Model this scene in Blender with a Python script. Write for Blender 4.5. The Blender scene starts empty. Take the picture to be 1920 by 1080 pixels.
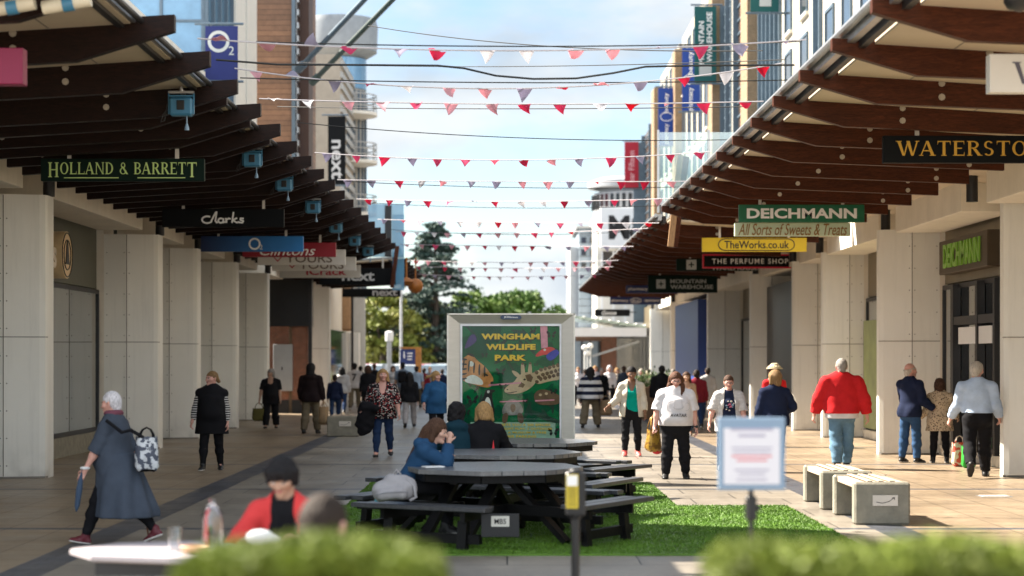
import bpy, bmesh, math, random
import numpy as np
from mathutils import Vector, Matrix

R = math.radians
SC = bpy.context.scene
COL = SC.collection
random.seed(7)

# ---------------------------------------------------------------- camera
FPX, HC = 3600.0, 1.85                     # focal length in photo pixels, eye height
cam_d = bpy.data.cameras.new('camera')
cam = bpy.data.objects.new('camera', cam_d); COL.objects.link(cam)
cam.location = (0, 0, HC); cam.rotation_euler = (R(90), 0, 0)
cam_d.sensor_width = 36; cam_d.lens = FPX / 1920 * 36
cam_d.shift_x = 9 / 1920; cam_d.shift_y = 131 / 1920
cam_d.clip_start = 0.1; cam_d.clip_end = 4000
cam_d.dof.use_dof = True; cam_d.dof.focus_distance = 27.0; cam_d.dof.aperture_fstop = 1.45
SC.camera = cam

# ---------------------------------------------------------------- light
SUN = Vector((-0.46, 0.20, 0.47)).normalized()
w = bpy.data.worlds.new('World'); SC.world = w; w.use_nodes = True
nt = w.node_tree; nt.nodes.clear()
sky = nt.nodes.new('ShaderNodeTexSky'); sky.sky_type = 'NISHITA'; sky.sun_disc = False
sky.sun_elevation = math.asin(SUN.z); sky.sun_rotation = math.atan2(SUN.x, SUN.y)
sky.air_density = 1.0; sky.dust_density = 0.1; sky.ozone_density = 2.0
tc = nt.nodes.new('ShaderNodeTexCoord')
mp = nt.nodes.new('ShaderNodeMapping'); mp.inputs['Scale'].default_value = (1.0, 1.0, 2.6)
mp.inputs['Location'].default_value = (0.35, 0.1, 0.22)
nt.links.new(tc.outputs['Generated'], mp.inputs['Vector'])
no = nt.nodes.new('ShaderNodeTexNoise'); no.inputs['Scale'].default_value = 5.5
no.inputs['Detail'].default_value = 9; no.inputs['Roughness'].default_value = 0.56
nt.links.new(mp.outputs[0], no.inputs['Vector'])
rmp = nt.nodes.new('ShaderNodeMapRange'); rmp.interpolation_type = 'SMOOTHSTEP'
rmp.inputs['From Min'].default_value = 0.35; rmp.inputs['From Max'].default_value = 0.58
nt.links.new(no.outputs['Fac'], rmp.inputs['Value'])
no2 = nt.nodes.new('ShaderNodeTexNoise'); no2.inputs['Scale'].default_value = 9
no2.inputs['Detail'].default_value = 6
nt.links.new(mp.outputs[0], no2.inputs['Vector'])
cr = nt.nodes.new('ShaderNodeValToRGB')
cr.color_ramp.elements[0].position = 0.30; cr.color_ramp.elements[0].color = (1.30, 1.50, 1.72, 1)
cr.color_ramp.elements[1].position = 0.56; cr.color_ramp.elements[1].color = (2.0, 2.1, 2.16, 1)
nt.links.new(no2.outputs['Fac'], cr.inputs['Fac'])
# cloud brightness raised overhead and behind the camera as added fill for shaded pillars
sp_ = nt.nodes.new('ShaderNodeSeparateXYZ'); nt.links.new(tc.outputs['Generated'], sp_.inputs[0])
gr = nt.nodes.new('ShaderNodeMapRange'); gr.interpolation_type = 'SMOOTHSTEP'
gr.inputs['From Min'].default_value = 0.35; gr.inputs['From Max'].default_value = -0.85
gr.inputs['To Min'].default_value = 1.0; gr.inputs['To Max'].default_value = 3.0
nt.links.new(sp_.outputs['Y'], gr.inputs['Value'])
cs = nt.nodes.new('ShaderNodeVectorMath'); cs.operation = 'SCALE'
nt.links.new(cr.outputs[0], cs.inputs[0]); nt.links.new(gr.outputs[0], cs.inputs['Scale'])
ss = nt.nodes.new('ShaderNodeVectorMath'); ss.operation = 'SCALE'; ss.inputs['Scale'].default_value = 0.40
nt.links.new(sky.outputs[0], ss.inputs[0])
mx = nt.nodes.new('ShaderNodeMix'); mx.data_type = 'RGBA'
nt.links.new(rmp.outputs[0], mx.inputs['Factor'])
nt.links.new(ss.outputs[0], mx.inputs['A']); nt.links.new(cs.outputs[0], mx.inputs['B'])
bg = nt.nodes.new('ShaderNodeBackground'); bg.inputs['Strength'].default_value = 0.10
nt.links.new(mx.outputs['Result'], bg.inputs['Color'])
wo = nt.nodes.new('ShaderNodeOutputWorld'); nt.links.new(bg.outputs[0], wo.inputs[0])

sl = bpy.data.lights.new('sun', 'SUN'); sl.energy = 5.0; sl.angle = R(0.5); sl.color = (1, .91, .78)
so = bpy.data.objects.new('sun', sl); COL.objects.link(so)
so.rotation_euler = (-SUN).to_track_quat('-Z', 'Y').to_euler(); so.location = (-40, 20, 60)

SC.view_settings.view_transform = 'Standard'; SC.view_settings.look = 'None'
SC.view_settings.exposure = 2.25; SC.view_settings.gamma = 1
SC.cycles.use_denoising = True
SC.cycles.max_bounces = 6; SC.cycles.transparent_max_bounces = 12
SC.cycles.sample_clamp_indirect = 6

# ---------------------------------------------------------------- helpers
def X(px, d): return (px - 951) / FPX * d
def Z(py, d): return HC - (py - 671) / FPX * d
def DG(py): return FPX * HC / (py - 671)

class MB:
    """collects shapes, builds ONE mesh object"""
    def __init__(s): s.v = []; s.f = []; s.m = []
    def add(s, vs, fs, m=0):
        o = len(s.v); s.v += [tuple(v) for v in vs]
        s.f += [tuple(i + o for i in f) for f in fs]; s.m += [m] * len(fs); return s
    def box(s, x0, x1, y0, y1, z0, z1, m=0, c=0.0):
        if x0 > x1: x0, x1 = x1, x0
        if y0 > y1: y0, y1 = y1, y0
        if z0 > z1: z0, z1 = z1, z0
        if c > 0:
            return s.chbox(x0, x1, y0, y1, z0, z1, c, m)
        v = [(x, y, z) for z in (z0, z1) for y in (y0, y1) for x in (x0, x1)]
        return s.add(v, [(0, 2, 3, 1), (4, 5, 7, 6), (0, 1, 5, 4), (2, 6, 7, 3), (0, 4, 6, 2), (1, 3, 7, 5)], m)
    def chbox(s, x0, x1, y0, y1, z0, z1, c, m=0):
        bm = bmesh.new(); bmesh.ops.create_cube(bm, size=1)
        for v in bm.verts:
            v.co = Vector(((x0 + x1) / 2 + v.co.x * (x1 - x0), (y0 + y1) / 2 + v.co.y * (y1 - y0), (z0 + z1) / 2 + v.co.z * (z1 - z0)))
        bmesh.ops.bevel(bm, geom=list(bm.edges), offset=c, segments=1, affect='EDGES')
        bm.verts.index_update()
        s.add([v.co[:] for v in bm.verts], [[v.index for v in f.verts] for f in bm.faces], m); bm.free(); return s
    def obox(s, M, sx, sy, sz, m=0, c=0.0):
        t = MB().box(-sx / 2, sx / 2, -sy / 2, sy / 2, -sz / 2, sz / 2, m, c)
        return s.add([M @ Vector(v) for v in t.v], t.f, m)
    def bar(s, p, q, wx, wz, up=(0, 0, 1), m=0):
        """rectangular bar from p to q"""
        p, q = Vector(p), Vector(q); d = q - p; L = d.length; y = d.normalized()
        x = y.cross(Vector(up))
        if x.length < 1e-5: x = Vector((1, 0, 0))
        x.normalize(); z = x.cross(y)
        M = Matrix.Translation((p + q) / 2) @ Matrix((x, y, z)).transposed().to_4x4()
        return s.obox(M, wx, L, wz, m)
    def cyl(s, p, q, r0, r1=None, n=10, m=0, caps=True):
        r1 = r0 if r1 is None else r1
        p, q = Vector(p), Vector(q); z = (q - p).normalized()
        x = z.orthogonal().normalized(); y = z.cross(x)
        v = []
        for c, r in ((p, r0), (q, r1)):
            v += [c + (x * math.cos(2 * math.pi * i / n) + y * math.sin(2 * math.pi * i / n)) * r for i in range(n)]
        f = [(i, (i + 1) % n, n + (i + 1) % n, n + i) for i in range(n)]
        if caps: f += [tuple(range(n - 1, -1, -1)), tuple(range(n, 2 * n))]
        return s.add(v, f, m)
    def tube(s, pts, r, n=6, m=0):
        pts = [Vector(p) for p in pts]; v = []; k = len(pts)
        rr = r if isinstance(r, (list, tuple)) else [r] * k
        x = None
        for i, p in enumerate(pts):
            t = (pts[min(i + 1, k - 1)] - pts[max(i - 1, 0)]).normalized()
            if x is None: x = t.orthogonal().normalized()
            x = (x - t * x.dot(t)); x = x.normalized() if x.length > 1e-6 else t.orthogonal().normalized()
            y = t.cross(x)
            v += [p + (x * math.cos(2 * math.pi * j / n) + y * math.sin(2 * math.pi * j / n)) * rr[i] for j in range(n)]
        f = [(i * n + j, i * n + (j + 1) % n, (i + 1) * n + (j + 1) % n, (i + 1) * n + j) for i in range(k - 1) for j in range(n)]
        f += [tuple(range(n - 1, -1, -1)), tuple(range((k - 1) * n, k * n))]
        return s.add(v, f, m)
    def lathe(s, c, prof, n=20, m=0, sx=1, sy=1):
        c = Vector(c); v = []; k = len(prof)
        for r, z in prof:
            v += [c + Vector((r * sx * math.cos(2 * math.pi * i / n), r * sy * math.sin(2 * math.pi * i / n), z)) for i in range(n)]
        f = [(i * n + j, i * n + (j + 1) % n, (i + 1) * n + (j + 1) % n, (i + 1) * n + j) for i in range(k - 1) for j in range(n)]
        f += [tuple(range(n - 1, -1, -1)), tuple(range((k - 1) * n, k * n))]
        return s.add(v, f, m)
    def prism(s, poly, a, b, axis='y', m=0):
        """poly of 2-tuples extruded along axis from a to b"""
        def mk3(u, w_, t):
            return {'y': (u, t, w_), 'x': (t, u, w_), 'z': (u, w_, t)}[axis]
        n = len(poly)
        v = [mk3(u, w_, a) for u, w_ in poly] + [mk3(u, w_, b) for u, w_ in poly]
        f = [tuple(range(n)), tuple(range(2 * n - 1, n - 1, -1))] + [(i, n + i, n + (i + 1) % n, (i + 1) % n) for i in range(n)]
        return s.add(v, f, m)
    def sphere(s, c, r, n=12, k=8, m=0, sc=(1, 1, 1)):
        c = Vector(c)
        v = [c + Vector((0, 0, -r * sc[2]))]
        for i in range(1, k):
            a = -math.pi / 2 + math.pi * i / k
            v += [c + Vector((r * sc[0] * math.cos(a) * math.cos(2 * math.pi * j / n), r * sc[1] * math.cos(a) * math.sin(2 * math.pi * j / n), r * sc[2] * math.sin(a))) for j in range(n)]
        v.append(c + Vector((0, 0, r * sc[2])))
        f = [(0, 1 + (j + 1) % n, 1 + j) for j in range(n)]
        for i in range(k - 2):
            o = 1 + i * n
            f += [(o + j, o + (j + 1) % n, o + n + (j + 1) % n, o + n + j) for j in range(n)]
        o = 1 + (k - 2) * n; t = len(v) - 1
        f += [(o + j, o + (j + 1) % n, t) for j in range(n)]
        return s.add(v, f, m)
    def xf(s, M):
        s.v = [tuple(M @ Vector(v)) for v in s.v]; return s
    def build(s, name, mats, parent=None, smooth=False, loc=None):
        us = sorted({i for f in s.f for i in f})
        if len(us) < len(s.v):
            rm = {o_: k_ for k_, o_ in enumerate(us)}; s.v = [s.v[i] for i in us]; s.f = [tuple(rm[i] for i in f) for f in s.f]
        me = bpy.data.meshes.new(name)
        me.from_pydata(s.v, [], s.f)
        if not isinstance(mats, (list, tuple)): mats = [mats]
        for m_ in mats: me.materials.append(m_)
        me.polygons.foreach_set('material_index', s.m)
        bm = bmesh.new(); bm.from_mesh(me); bmesh.ops.recalc_face_normals(bm, faces=bm.faces); bm.to_mesh(me); bm.free()
        if smooth:
            me.polygons.foreach_set('use_smooth', [True] * len(me.polygons))
            if smooth != 'full':
                try: me.set_sharp_from_angle(angle=R(40))
                except Exception: pass
        me.update()
        o = bpy.data.objects.new(name, me); COL.objects.link(o)
        if parent is not None: o.parent = parent
        if loc is not None: o.location = loc
        return o

def tag(o, label=None, cat=None, group=None, kind=None):
    if label: o['label'] = label
    if cat: o['category'] = cat
    if group: o['group'] = group
    if kind: o['kind'] = kind
    return o
def thing(name, label, cat, loc=(0, 0, 0), group=None, rz=0.0):
    o = bpy.data.objects.new(name, None); COL.objects.link(o)
    o.location = loc; o.rotation_euler.z = rz; o.empty_display_size = .2
    return tag(o, label, cat, group)
def clone(o, parent=None):
    c = o.copy(); COL.objects.link(c)
    if parent is not None: c.parent = parent
    for ch in list(o.children): clone(ch, c)
    return c

# ---------------------------------------------------------------- materials
class NT:
    def __init__(s, m): s.t = m.node_tree; s.t.nodes.clear()
    def __call__(s, typ, props=None, **ins):
        n = s.t.nodes.new('ShaderNode' + typ)
        for k_, v in (props or {}).items(): setattr(n, k_, v)
        for k_, v in ins.items():
            key = int(k_[1:]) if k_[0] == '_' and k_[1:].isdigit() else k_.replace('_', ' ')
            sk = n.inputs[key]
            if isinstance(v, bpy.types.NodeSocket): s.t.links.new(v, sk)
            elif isinstance(v, bpy.types.Node): s.t.links.new(v.outputs[0], sk)
            else: sk.default_value = v
        return n
    def math(s, op, a, b=0.0): return s('Math', {'operation': op}, _0=a, _1=b).outputs[0]
    def mix(s, f, a, b, blend='MIX'):
        n = s.t.nodes.new('ShaderNodeMix'); n.data_type = 'RGBA'; n.blend_type = blend
        for key, v in (('Factor', f), ('A', a), ('B', b)):
            sk = [i for i in n.inputs if i.name == key and (i.type == ('VALUE' if key == 'Factor' else 'RGBA'))][0]
            if isinstance(v, bpy.types.NodeSocket): s.t.links.new(v, sk)
            elif isinstance(v, bpy.types.Node): s.t.links.new(v.outputs[0], sk)
            else: sk.default_value = v
        return [o for o in n.outputs if o.type == 'RGBA'][0]
    def ramp(s, f, stops):
        n = s('ValToRGB', Fac=f); e = n.color_ramp.elements
        while len(e) < len(stops): e.new(0.5)
        for el, (p, c) in zip(e, stops): el.position = p; el.color = c if len(c) == 4 else (*c, 1)
        return n.outputs[0]
    def rng(s, v, a, b, c, d):
        return s('MapRange', Value=v, From_Min=a, From_Max=b, To_Min=c, To_Max=d).outputs[0]
def c4(c): return (c[0], c[1], c[2], 1)
MATS = {}
def mat(name, col, rough=.6, metal=0., var=.15, scale=3., bump=0., bscale=60., spec=.4, kind=None, col2=None, col3=None, coat=0., st=(1, 1, 1), alpha=1., trans=0.):
    if name in MATS: return MATS[name]
    m = bpy.data.materials.new(name); m.use_nodes = True; g = NT(m)
    co = g('TexCoord').outputs['Object']
    oi = g('ObjectInfo').outputs['Random']
    off = g.math('MULTIPLY', oi, 37.0)
    v = g('VectorMath', {'operation': 'ADD'}, _0=co, _1=g('CombineXYZ', X=off, Y=off, Z=off)).outputs[0]
    vs = g('Mapping', Vector=v, Scale=st).outputs[0]
    n1 = g('TexNoise', Vector=vs, Scale=scale, Detail=6., Roughness=.6).outputs[0]
    base = c4(col); extra_h = None
    if kind == 'wood':
        n2 = g('TexNoise', Vector=vs, Scale=scale * 4, Detail=5., Distortion=1.2).outputs[0]
        base = g.mix(g.rng(n2, .35, .65, 0, 1), c4(col), c4(col2 or [c * .55 for c in col]))
    elif kind == 'stripe':
        z = g('SeparateXYZ', Vector=co).outputs['Z']
        s_ = g.math('SINE', g.math('MULTIPLY', z, scale * 6.283))
        base = g.mix(g.math('GREATER_THAN', s_, 0.0), c4(col), c4(col2))
    elif kind == 'check':
        sp = g('SeparateXYZ', Vector=co)
        a = g.math('LESS_THAN', g.math('ABSOLUTE', g.math('SINE', g.math('MULTIPLY', sp.outputs['Z'], scale * 3.14))), .38)
        b = g.math('LESS_THAN', g.math('ABSOLUTE', g.math('SINE', g.math('MULTIPLY', sp.outputs['X'], scale * 3.14))), .38)
        base = g.mix(g.math('MULTIPLY', g.math('ADD', a, b), .5), c4(col), c4(col2))
    elif kind == 'speckle':
        vo = g('TexVoronoi', Vector=co, Scale=scale)
        rnd = g('SeparateColor', Color=vo.outputs['Color']).outputs[0]
        pick = g.ramp(rnd, [(0, c4(col)), (.44, c4(col)), (.45, c4(col2)), (.77, c4(col2)), (.78, c4(col3)), (1, c4(col3))])
        base = g.mix(g.math('LESS_THAN', vo.outputs['Distance'], .48), c4(col), pick)
    elif kind == 'leopard':
        vo = g('TexVoronoi', Vector=co, Scale=scale, Randomness=1.)
        base = g.mix(g.math('LESS_THAN', vo.outputs['Distance'], .33), c4(col), c4(col2))
    elif kind == 'brick':
        br = g('TexBrick', Vector=g('Mapping', Vector=co, Rotation=(R(90), 0, 0)).outputs[0], Color1=c4(col), Color2=c4(col2), Mortar=c4(col3), Scale=scale, Mortar_Size=.015, Bias=0., Brick_Width=.5, Row_Height=.18)
        base = br.outputs[0]
    elif kind == 'boards':
        z = g('SeparateXYZ', Vector=co).outputs['Z']
        fr = g.math('FRACT', g.math('MULTIPLY', z, scale))
        fl = g.math('FLOOR', g.math('MULTIPLY', z, scale))
        rn = g('TexWhiteNoise', {'noise_dimensions': '1D'}, W=fl).outputs['Value']
        base = g.mix(rn, c4(col), c4(col2))
        base = g.mix(g.math('LESS_THAN', fr, .1), base, c4([c * .3 for c in col]))
    elif kind == 'camo':
        n2 = g('TexNoise', Vector=co, Scale=scale, Detail=3.).outputs[0]
        base = g.mix(g.math('GREATER_THAN', n2, .5), c4(col), c4(col2))
    elif kind == 'stain':
        n2 = g('TexNoise', Vector=g('Mapping', Vector=v, Scale=(5, 5, .35)).outputs[0], Scale=1.6, Detail=6., Roughness=.65).outputs[0]
        zz = g('SeparateXYZ', Vector=co).outputs['Z']
        n3 = g('TexNoise', Vector=v, Scale=3., Detail=5.).outputs[0]
        low = g.math('MULTIPLY', g.rng(zz, 0.0, .55, 1., 0.), g.rng(n3, .35, .7, 0, .9))
        f_ = g.math('MINIMUM', g.math('ADD', g.rng(n2, .52, .8, 0, .3), low), 1.)
        base = g.mix(f_, c4(col), c4([c * .62 for c in col]))
    elif kind == 'grad':
        x = g('SeparateXYZ', Vector=co).outputs['X']
        base = g.mix(g.rng(x, -1.2, 1.3, 0, 1), c4(col), c4(col2))
    vv = 1.0 if var <= 0 else g.rng(n1, .25, .75, 1 - var, 1 + var)
    if var > 0:
        cc = g('VectorMath', {'operation': 'SCALE'}, _0=(base[:3] if isinstance(base, tuple) else base), Scale=vv).outputs[0]
    else: cc = base
    bs = g('BsdfPrincipled', Base_Color=cc, Roughness=rough, Metallic=metal)
    bs.inputs['Specular IOR Level'].default_value = spec
    if coat: bs.inputs['Coat Weight'].default_value = coat; bs.inputs['Coat Roughness'].default_value = .08
    if trans: bs.inputs['Transmission Weight'].default_value = trans
    if alpha < 1: bs.inputs['Alpha'].default_value = alpha
    if bump:
        n3 = g('TexNoise', Vector=vs, Scale=bscale, Detail=4.).outputs[0]
        b = g('Bump', Strength=bump, Distance=.01, Height=n3)
        g.t.links.new(b.outputs[0], bs.inputs['Normal'])
    g('OutputMaterial', Surface=bs)
    MATS[name] = m; return m
def emit(name, col, s=1.):
    m = bpy.data.materials.new(name); m.use_nodes = True; g = NT(m)
    g('OutputMaterial', Surface=g('Emission', Color=c4(col), Strength=s)); return m

def glassy(name, tint, extra=.08, top=1.0):
    m = bpy.data.materials.new(name); m.use_nodes = True; g = NT(m)
    fr = g('Fresnel', IOR=1.5).outputs[0]
    f = g.math('MINIMUM', g.math('ADD', g.math('MULTIPLY', fr, 1.25), extra), top)
    g('OutputMaterial', Surface=g('MixShader', Fac=f, _1=g('BsdfTransparent', Color=c4(tint)), _2=g('BsdfGlossy', Color=(.95, .97, .97, 1), Roughness=.015)))
    MATS[name] = m; return m
M = dict(
    panel=mat('cream_panel', (.74, .72, .66), .45, kind='stain', var=.06, scale=.7, bump=.05, bscale=8),
    panel_dk=mat('cream_panel_joint', (.20, .18, .155), .6),
    stone=mat('cream_render', (.68, .62, .52), .7, kind='stain', var=.08, scale=2, bump=.1),
    upper=mat('cream_upper_render', (.36, .33, .275), .7, kind='stain', var=.08),
    wall_white=mat('white_render', (.66, .63, .57), .7, var=.06, scale=1.5),
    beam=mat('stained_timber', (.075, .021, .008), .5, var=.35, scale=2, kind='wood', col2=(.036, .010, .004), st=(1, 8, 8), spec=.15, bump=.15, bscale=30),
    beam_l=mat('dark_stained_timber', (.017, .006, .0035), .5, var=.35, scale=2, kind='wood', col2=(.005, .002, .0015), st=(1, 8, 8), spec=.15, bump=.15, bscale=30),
    soffit=mat('soffit_board', (.52, .43, .32), .6, var=.06),
    steel=mat('galvanised_steel', (.42, .43, .44), .35, metal=.8, var=.15, scale=5),
    alu=mat('brushed_aluminium', (.56, .53, .48), .38, metal=.55, var=.06, scale=4, st=(1, 1, 6)),
    dark=mat('dark_metal', (.02, .02, .022), .45, var=.2),
    black=mat('black_paint', (.012, .012, .013), .4, var=.2),
    post_bl=mat('blue_grey_metal', (.10, .14, .18), .45, metal=.3),
    glass=glassy('shop_glass', (.88, .90, .89), .24),
    glass_dk=mat('dark_window_glass', (.03, .035, .04), .06, var=.2, spec=.8),
    glass_bl=mat('blue_curtain_glass', (.12, .24, .36), .08, var=.15, spec=.9, metal=.25),
    glass_gr=glassy('green_balustrade_glass', (.80, .90, .88), .10),
    timber=mat('timber_cladding', (.22, .115, .065), .6, kind='boards', scale=5.5, col2=(.14, .075, .045), var=.2),
    timber_lt=mat('pale_timber', (.36, .20, .09), .6, kind='wood', scale=2, st=(8, 8, 1)),
    brick=mat('red_brick', (.27, .085, .04), .8, kind='brick', scale=4.5, col2=(.17, .055, .03), col3=(.34, .28, .22), var=.2),
    brick_buff=mat('buff_brick', (.25, .16, .09), .8, kind='brick', scale=4.5, col2=(.19, .12, .065), col3=(.28, .24, .18), var=.15),
    olive=mat('olive_fascia', (.085, .085, .06), .45, var=.1),
    bronze=mat('bronze_fascia', (.20, .16, .10), .35, metal=.4, var=.15),
    grey=mat('grey_render', (.34, .35, .36), .6, var=.08),
    concrete=mat('cast_concrete', (.205, .19, .15), .85, var=.25, scale=7, bump=.35, bscale=45),
    slat=mat('bench_slat', (.36, .29, .215), .75, kind='wood', scale=2, col2=(.42, .31, .24), st=(8, 1, 8)),
    picnic=mat('dark_recycled_board', (.006, .0055, .006), .5, var=.3, scale=5, kind='wood', col2=(.004, .004, .004), st=(6, 6, 1), spec=.15, bump=.2, bscale=20),
    picnic_seat=mat('bench_seat_board', (.045, .046, .05), .32, var=.3, scale=4, spec=.4, st=(6, 1, 1), kind='wood', col2=(.025, .026, .03), bump=.2, bscale=20),
    picnic_top=mat('table_top_board', (.12, .125, .13), .28, var=.25, scale=4, spec=.7, st=(6, 1, 1), kind='wood', col2=(.08, .08, .085), bump=.2, bscale=20),  # pale blue-grey colour stands in for sky sheen on the tops
    white=mat('white_paint', (.72, .72, .72), .5, var=.04),
    cord=mat('black_cord', (.015, .015, .015), .6),
    sil=mat('zinc_bolt', (.45, .42, .36), .4, metal=.9),
    leaf_h=mat('hedge_leaf', (.125, .16, .018), .6, var=.5, scale=9, spec=.3),
)

# ---------------------------------------------------------------- lettering
def text_mb(s, w=None, h=None, offset=0., shear=0., ext=.006, m=0, spacing=1.):
    """text in the XZ plane facing -Y, centred at 0, fitted to w x h"""
    cu = bpy.data.curves.new('t', 'FONT'); cu.body = s; cu.size = 1; cu.offset = offset; cu.shear = shear; cu.space_character = spacing
    cu.resolution_u = 3
    ob = bpy.data.objects.new('t', cu); COL.objects.link(ob)
    dg = bpy.context.evaluated_depsgraph_get(); dg.update()
    me = bpy.data.meshes.new_from_object(ob.evaluated_get(dg))
    vs = np.array([v.co[:] for v in me.vertices]); fs = [tuple(p.vertices) for p in me.polygons]
    bpy.data.objects.remove(ob); bpy.data.curves.remove(cu); bpy.data.meshes.remove(me)
    lo, hi = vs.min(0), vs.max(0); c = (lo + hi) / 2; sz = hi - lo
    kx = (w / sz[0]) if w else (h / sz[1]); ky = (h / sz[1]) if h else kx
    b = MB(); n = len(vs)
    P0 = [((v[0] - c[0]) * kx, -ext, (v[1] - c[1]) * ky) for v in vs]
    P1 = [(p[0], 0, p[2]) for p in P0]
    ed = {}
    for f in fs:
        for i in range(len(f)):
            e = (f[i], f[(i + 1) % len(f)]); ed[e] = 1
    side = [(a, b_, b_ + n, a + n) for (a, b_) in ed if (b_, a) not in ed]
    b.add(P0 + P1, [tuple(f) for f in fs] + side, m)
    return b
# a small hand-drawn serif alphabet: strokes (x0,z0,x1,z1,weight) on a 1-high letter; curves as arcs
def serif_mb(s, w, h, ext=.006, m=0, small=None):
    T, N_ = .17, .07
    def stem(x, z0=0, z1=1, t=T): return [('p', [(x, z0), (x + t, z0), (x + t, z1), (x, z1)]), ('p', [(x - .08, z0), (x + t + .08, z0), (x + t + .08, z0 + .05), (x - .08, z0 + .05)]), ('p', [(x - .08, z1 - .05), (x + t + .08, z1 - .05), (x + t + .08, z1), (x - .08, z1)])]
    def diag(xa, xb, z0=0, z1=1, t=T): return [('p', [(xa, z0), (xa + t, z0), (xb + t, z1), (xb, z1)])]
    def bar(x0, x1, z, t=N_): return [('p', [(x0, z), (x1, z), (x1, z + t), (x0, z + t)])]
    def arc(cx, cz, rx, rz, a0, a1, t=T): return [('a', cx, cz, rx, rz, a0, a1, t)]
    def foot(x0, x1, z): return [('p', [(x0, z), (x1, z), (x1, z + .05), (x0, z + .05)])]
    G = {
        'H': (.95, stem(.1) + stem(.68) + bar(.2, .7, .47)),
        'O': (.95, arc(.47, .5, .45, .51, 0, 360)),
        'L': (.78, stem(.1) + bar(.2, .74, 0) + [('p', [(.69, 0), (.76, 0), (.76, .28)])]),
        'A': (.95, diag(.02, .40, 0, 1, .07) + [('p', [(.36, 1), (.52, 1), (.90, 0), (.70, 0)])] + bar(.2, .7, .3) + foot(-.06, .2, 0) + foot(.6, .98, 0)),
        'N': (1.0, stem(.1, t=.08) + stem(.82, t=.08) + [('p', [(.08, 1), (.26, 1), (.9, 0), (.8, 0)])]),
        'D': (.95, stem(.1) + arc(.32, .5, .55, .5, -90, 90) + bar(.2, .4, 0) + bar(.2, .4, .93)),
        'B': (.82, stem(.1) + arc(.38, .74, .34, .26, -90, 90, .14) + arc(.38, .26, .4, .26, -90, 90, .15) + bar(.2, .4, 0) + bar(.2, .4, .93) + bar(.2, .4, .48)),
        'R': (.9, stem(.1) + arc(.38, .74, .36, .26, -90, 90, .15) + bar(.2, .4, .93) + bar(.2, .42, .48) + [('p', [(.38, .48), (.58, .48), (.92, 0), (.70, 0)])] + foot(.68, .98, 0)),
        'E': (.78, stem(.1) + bar(.2, .72, 0) + bar(.2, .7, .93) + bar(.2, .58, .47) + [('p', [(.67, 0), (.74, 0), (.74, .26)])] + [('p', [(.65, 1), (.72, 1), (.72, .74)])]),
        'T': (.88, stem(.36) + bar(.04, .85, .93) + [('p', [(.04, 1), (.11, 1), (.04, .72)])] + [('p', [(.78, 1), (.85, 1), (.85, .72)])]),
        'W': (1.35, [('p', [(.02, 1), (.22, 1), (.50, 0), (.36, 0)]), ('p', [(.42, 0), (.50, 0), (.74, 1), (.66, 1)]), ('p', [(.60, 1), (.80, 1), (1.04, 0), (.90, 0)]), ('p', [(.96, 0), (1.04, 0), (1.32, 1), (1.24, 1)])] + foot(-.06, .3, .95) + foot(1.14, 1.4, .95)),
        'S': (.74, arc(.37, .74, .28, .26, 30, 270, .13) + arc(.37, .26, .30, .26, -150, 90, .14)),
        '&': (1.0, arc(.42, .74, .24, .25, -60, 250, .11) + arc(.42, .27, .36, .28, 110, 370, .13) + [('p', [(.26, .66), (.44, .66), (.98, 0), (.76, 0)])]),
        ' ': (.4, []),
    }
    polys = []; x = 0
    for i, ch in enumerate(s):
        wd, st = G[ch]; k_ = 1.25 if (small is not None and i in small) else 1.0; zo = -(k_ - 1) if k_ > 1 else 0
        for e in st:
            if e[0] == 'p': polys.append([(x + a * k_, zo + b * k_) for a, b in e[1]])
            else:
                _, cx, cz, rx, rz, a0, a1, t = e; n = 14
                for j in range(n):
                    q = []
                    for aa, inn in ((a0 + (a1 - a0) * j / n, 0), (a0 + (a1 - a0) * (j + 1) / n, 0), (a0 + (a1 - a0) * (j + 1) / n, 1), (a0 + (a1 - a0) * j / n, 1)):
                        c_, s_ = math.cos(R(aa)), math.sin(R(aa))
                        q.append((x + (cx + (rx - inn * t) * c_) * k_, zo + (cz + (rz - inn * N_ * .9) * s_) * k_))
                    polys.append(q)
        x += (wd + .10) * k_
    allp = [p for q in polys for p in q]
    x0, x1 = min(p[0] for p in allp), max(p[0] for p in allp); z0, z1 = min(p[1] for p in allp), max(p[1] for p in allp)
    kx, kz = w / (x1 - x0), h / (z1 - z0); b = MB()
    for i, q in enumerate(polys):
        pp = [((a - (x0 + x1) / 2) * kx, (c - (z0 + z1) / 2) * kz) for a, c in q]
        b.prism(pp, -ext - (i % 9) * 2e-4, 0, 'y', m)
    return b
def stroke_mb(paths, wd, ext=.006, m=0):
    """flat ribbon strokes in XZ facing -Y; paths of (x,z)"""
    b = MB(); q = 0
    for p in paths:
        pts = [Vector((a, 0, c)) for a, c in p]
        for i in range(len(pts) - 1):
            t = pts[i + 1] - pts[i]
            if t.length < 1e-6: continue
            n = Vector((-t.z, 0, t.x)).normalized() * wd / 2; e = t.normalized() * wd * .25
            a, c = pts[i] - e, pts[i + 1] + e; q += 1
            b.prism([((a + n).x, (a + n).z), ((a - n).x, (a - n).z), ((c - n).x, (c - n).z), ((c + n).x, (c + n).z)], -ext - (q % 11) * 2e-4, 0, 'y', m)
    return b
def arc_pts(cx, cz, rx, rz, a0, a1, n=16):
    return [(cx + rx * math.cos(R(a0 + (a1 - a0) * i / n)), cz + rz * math.sin(R(a0 + (a1 - a0) * i / n))) for i in range(n + 1)]
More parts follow.
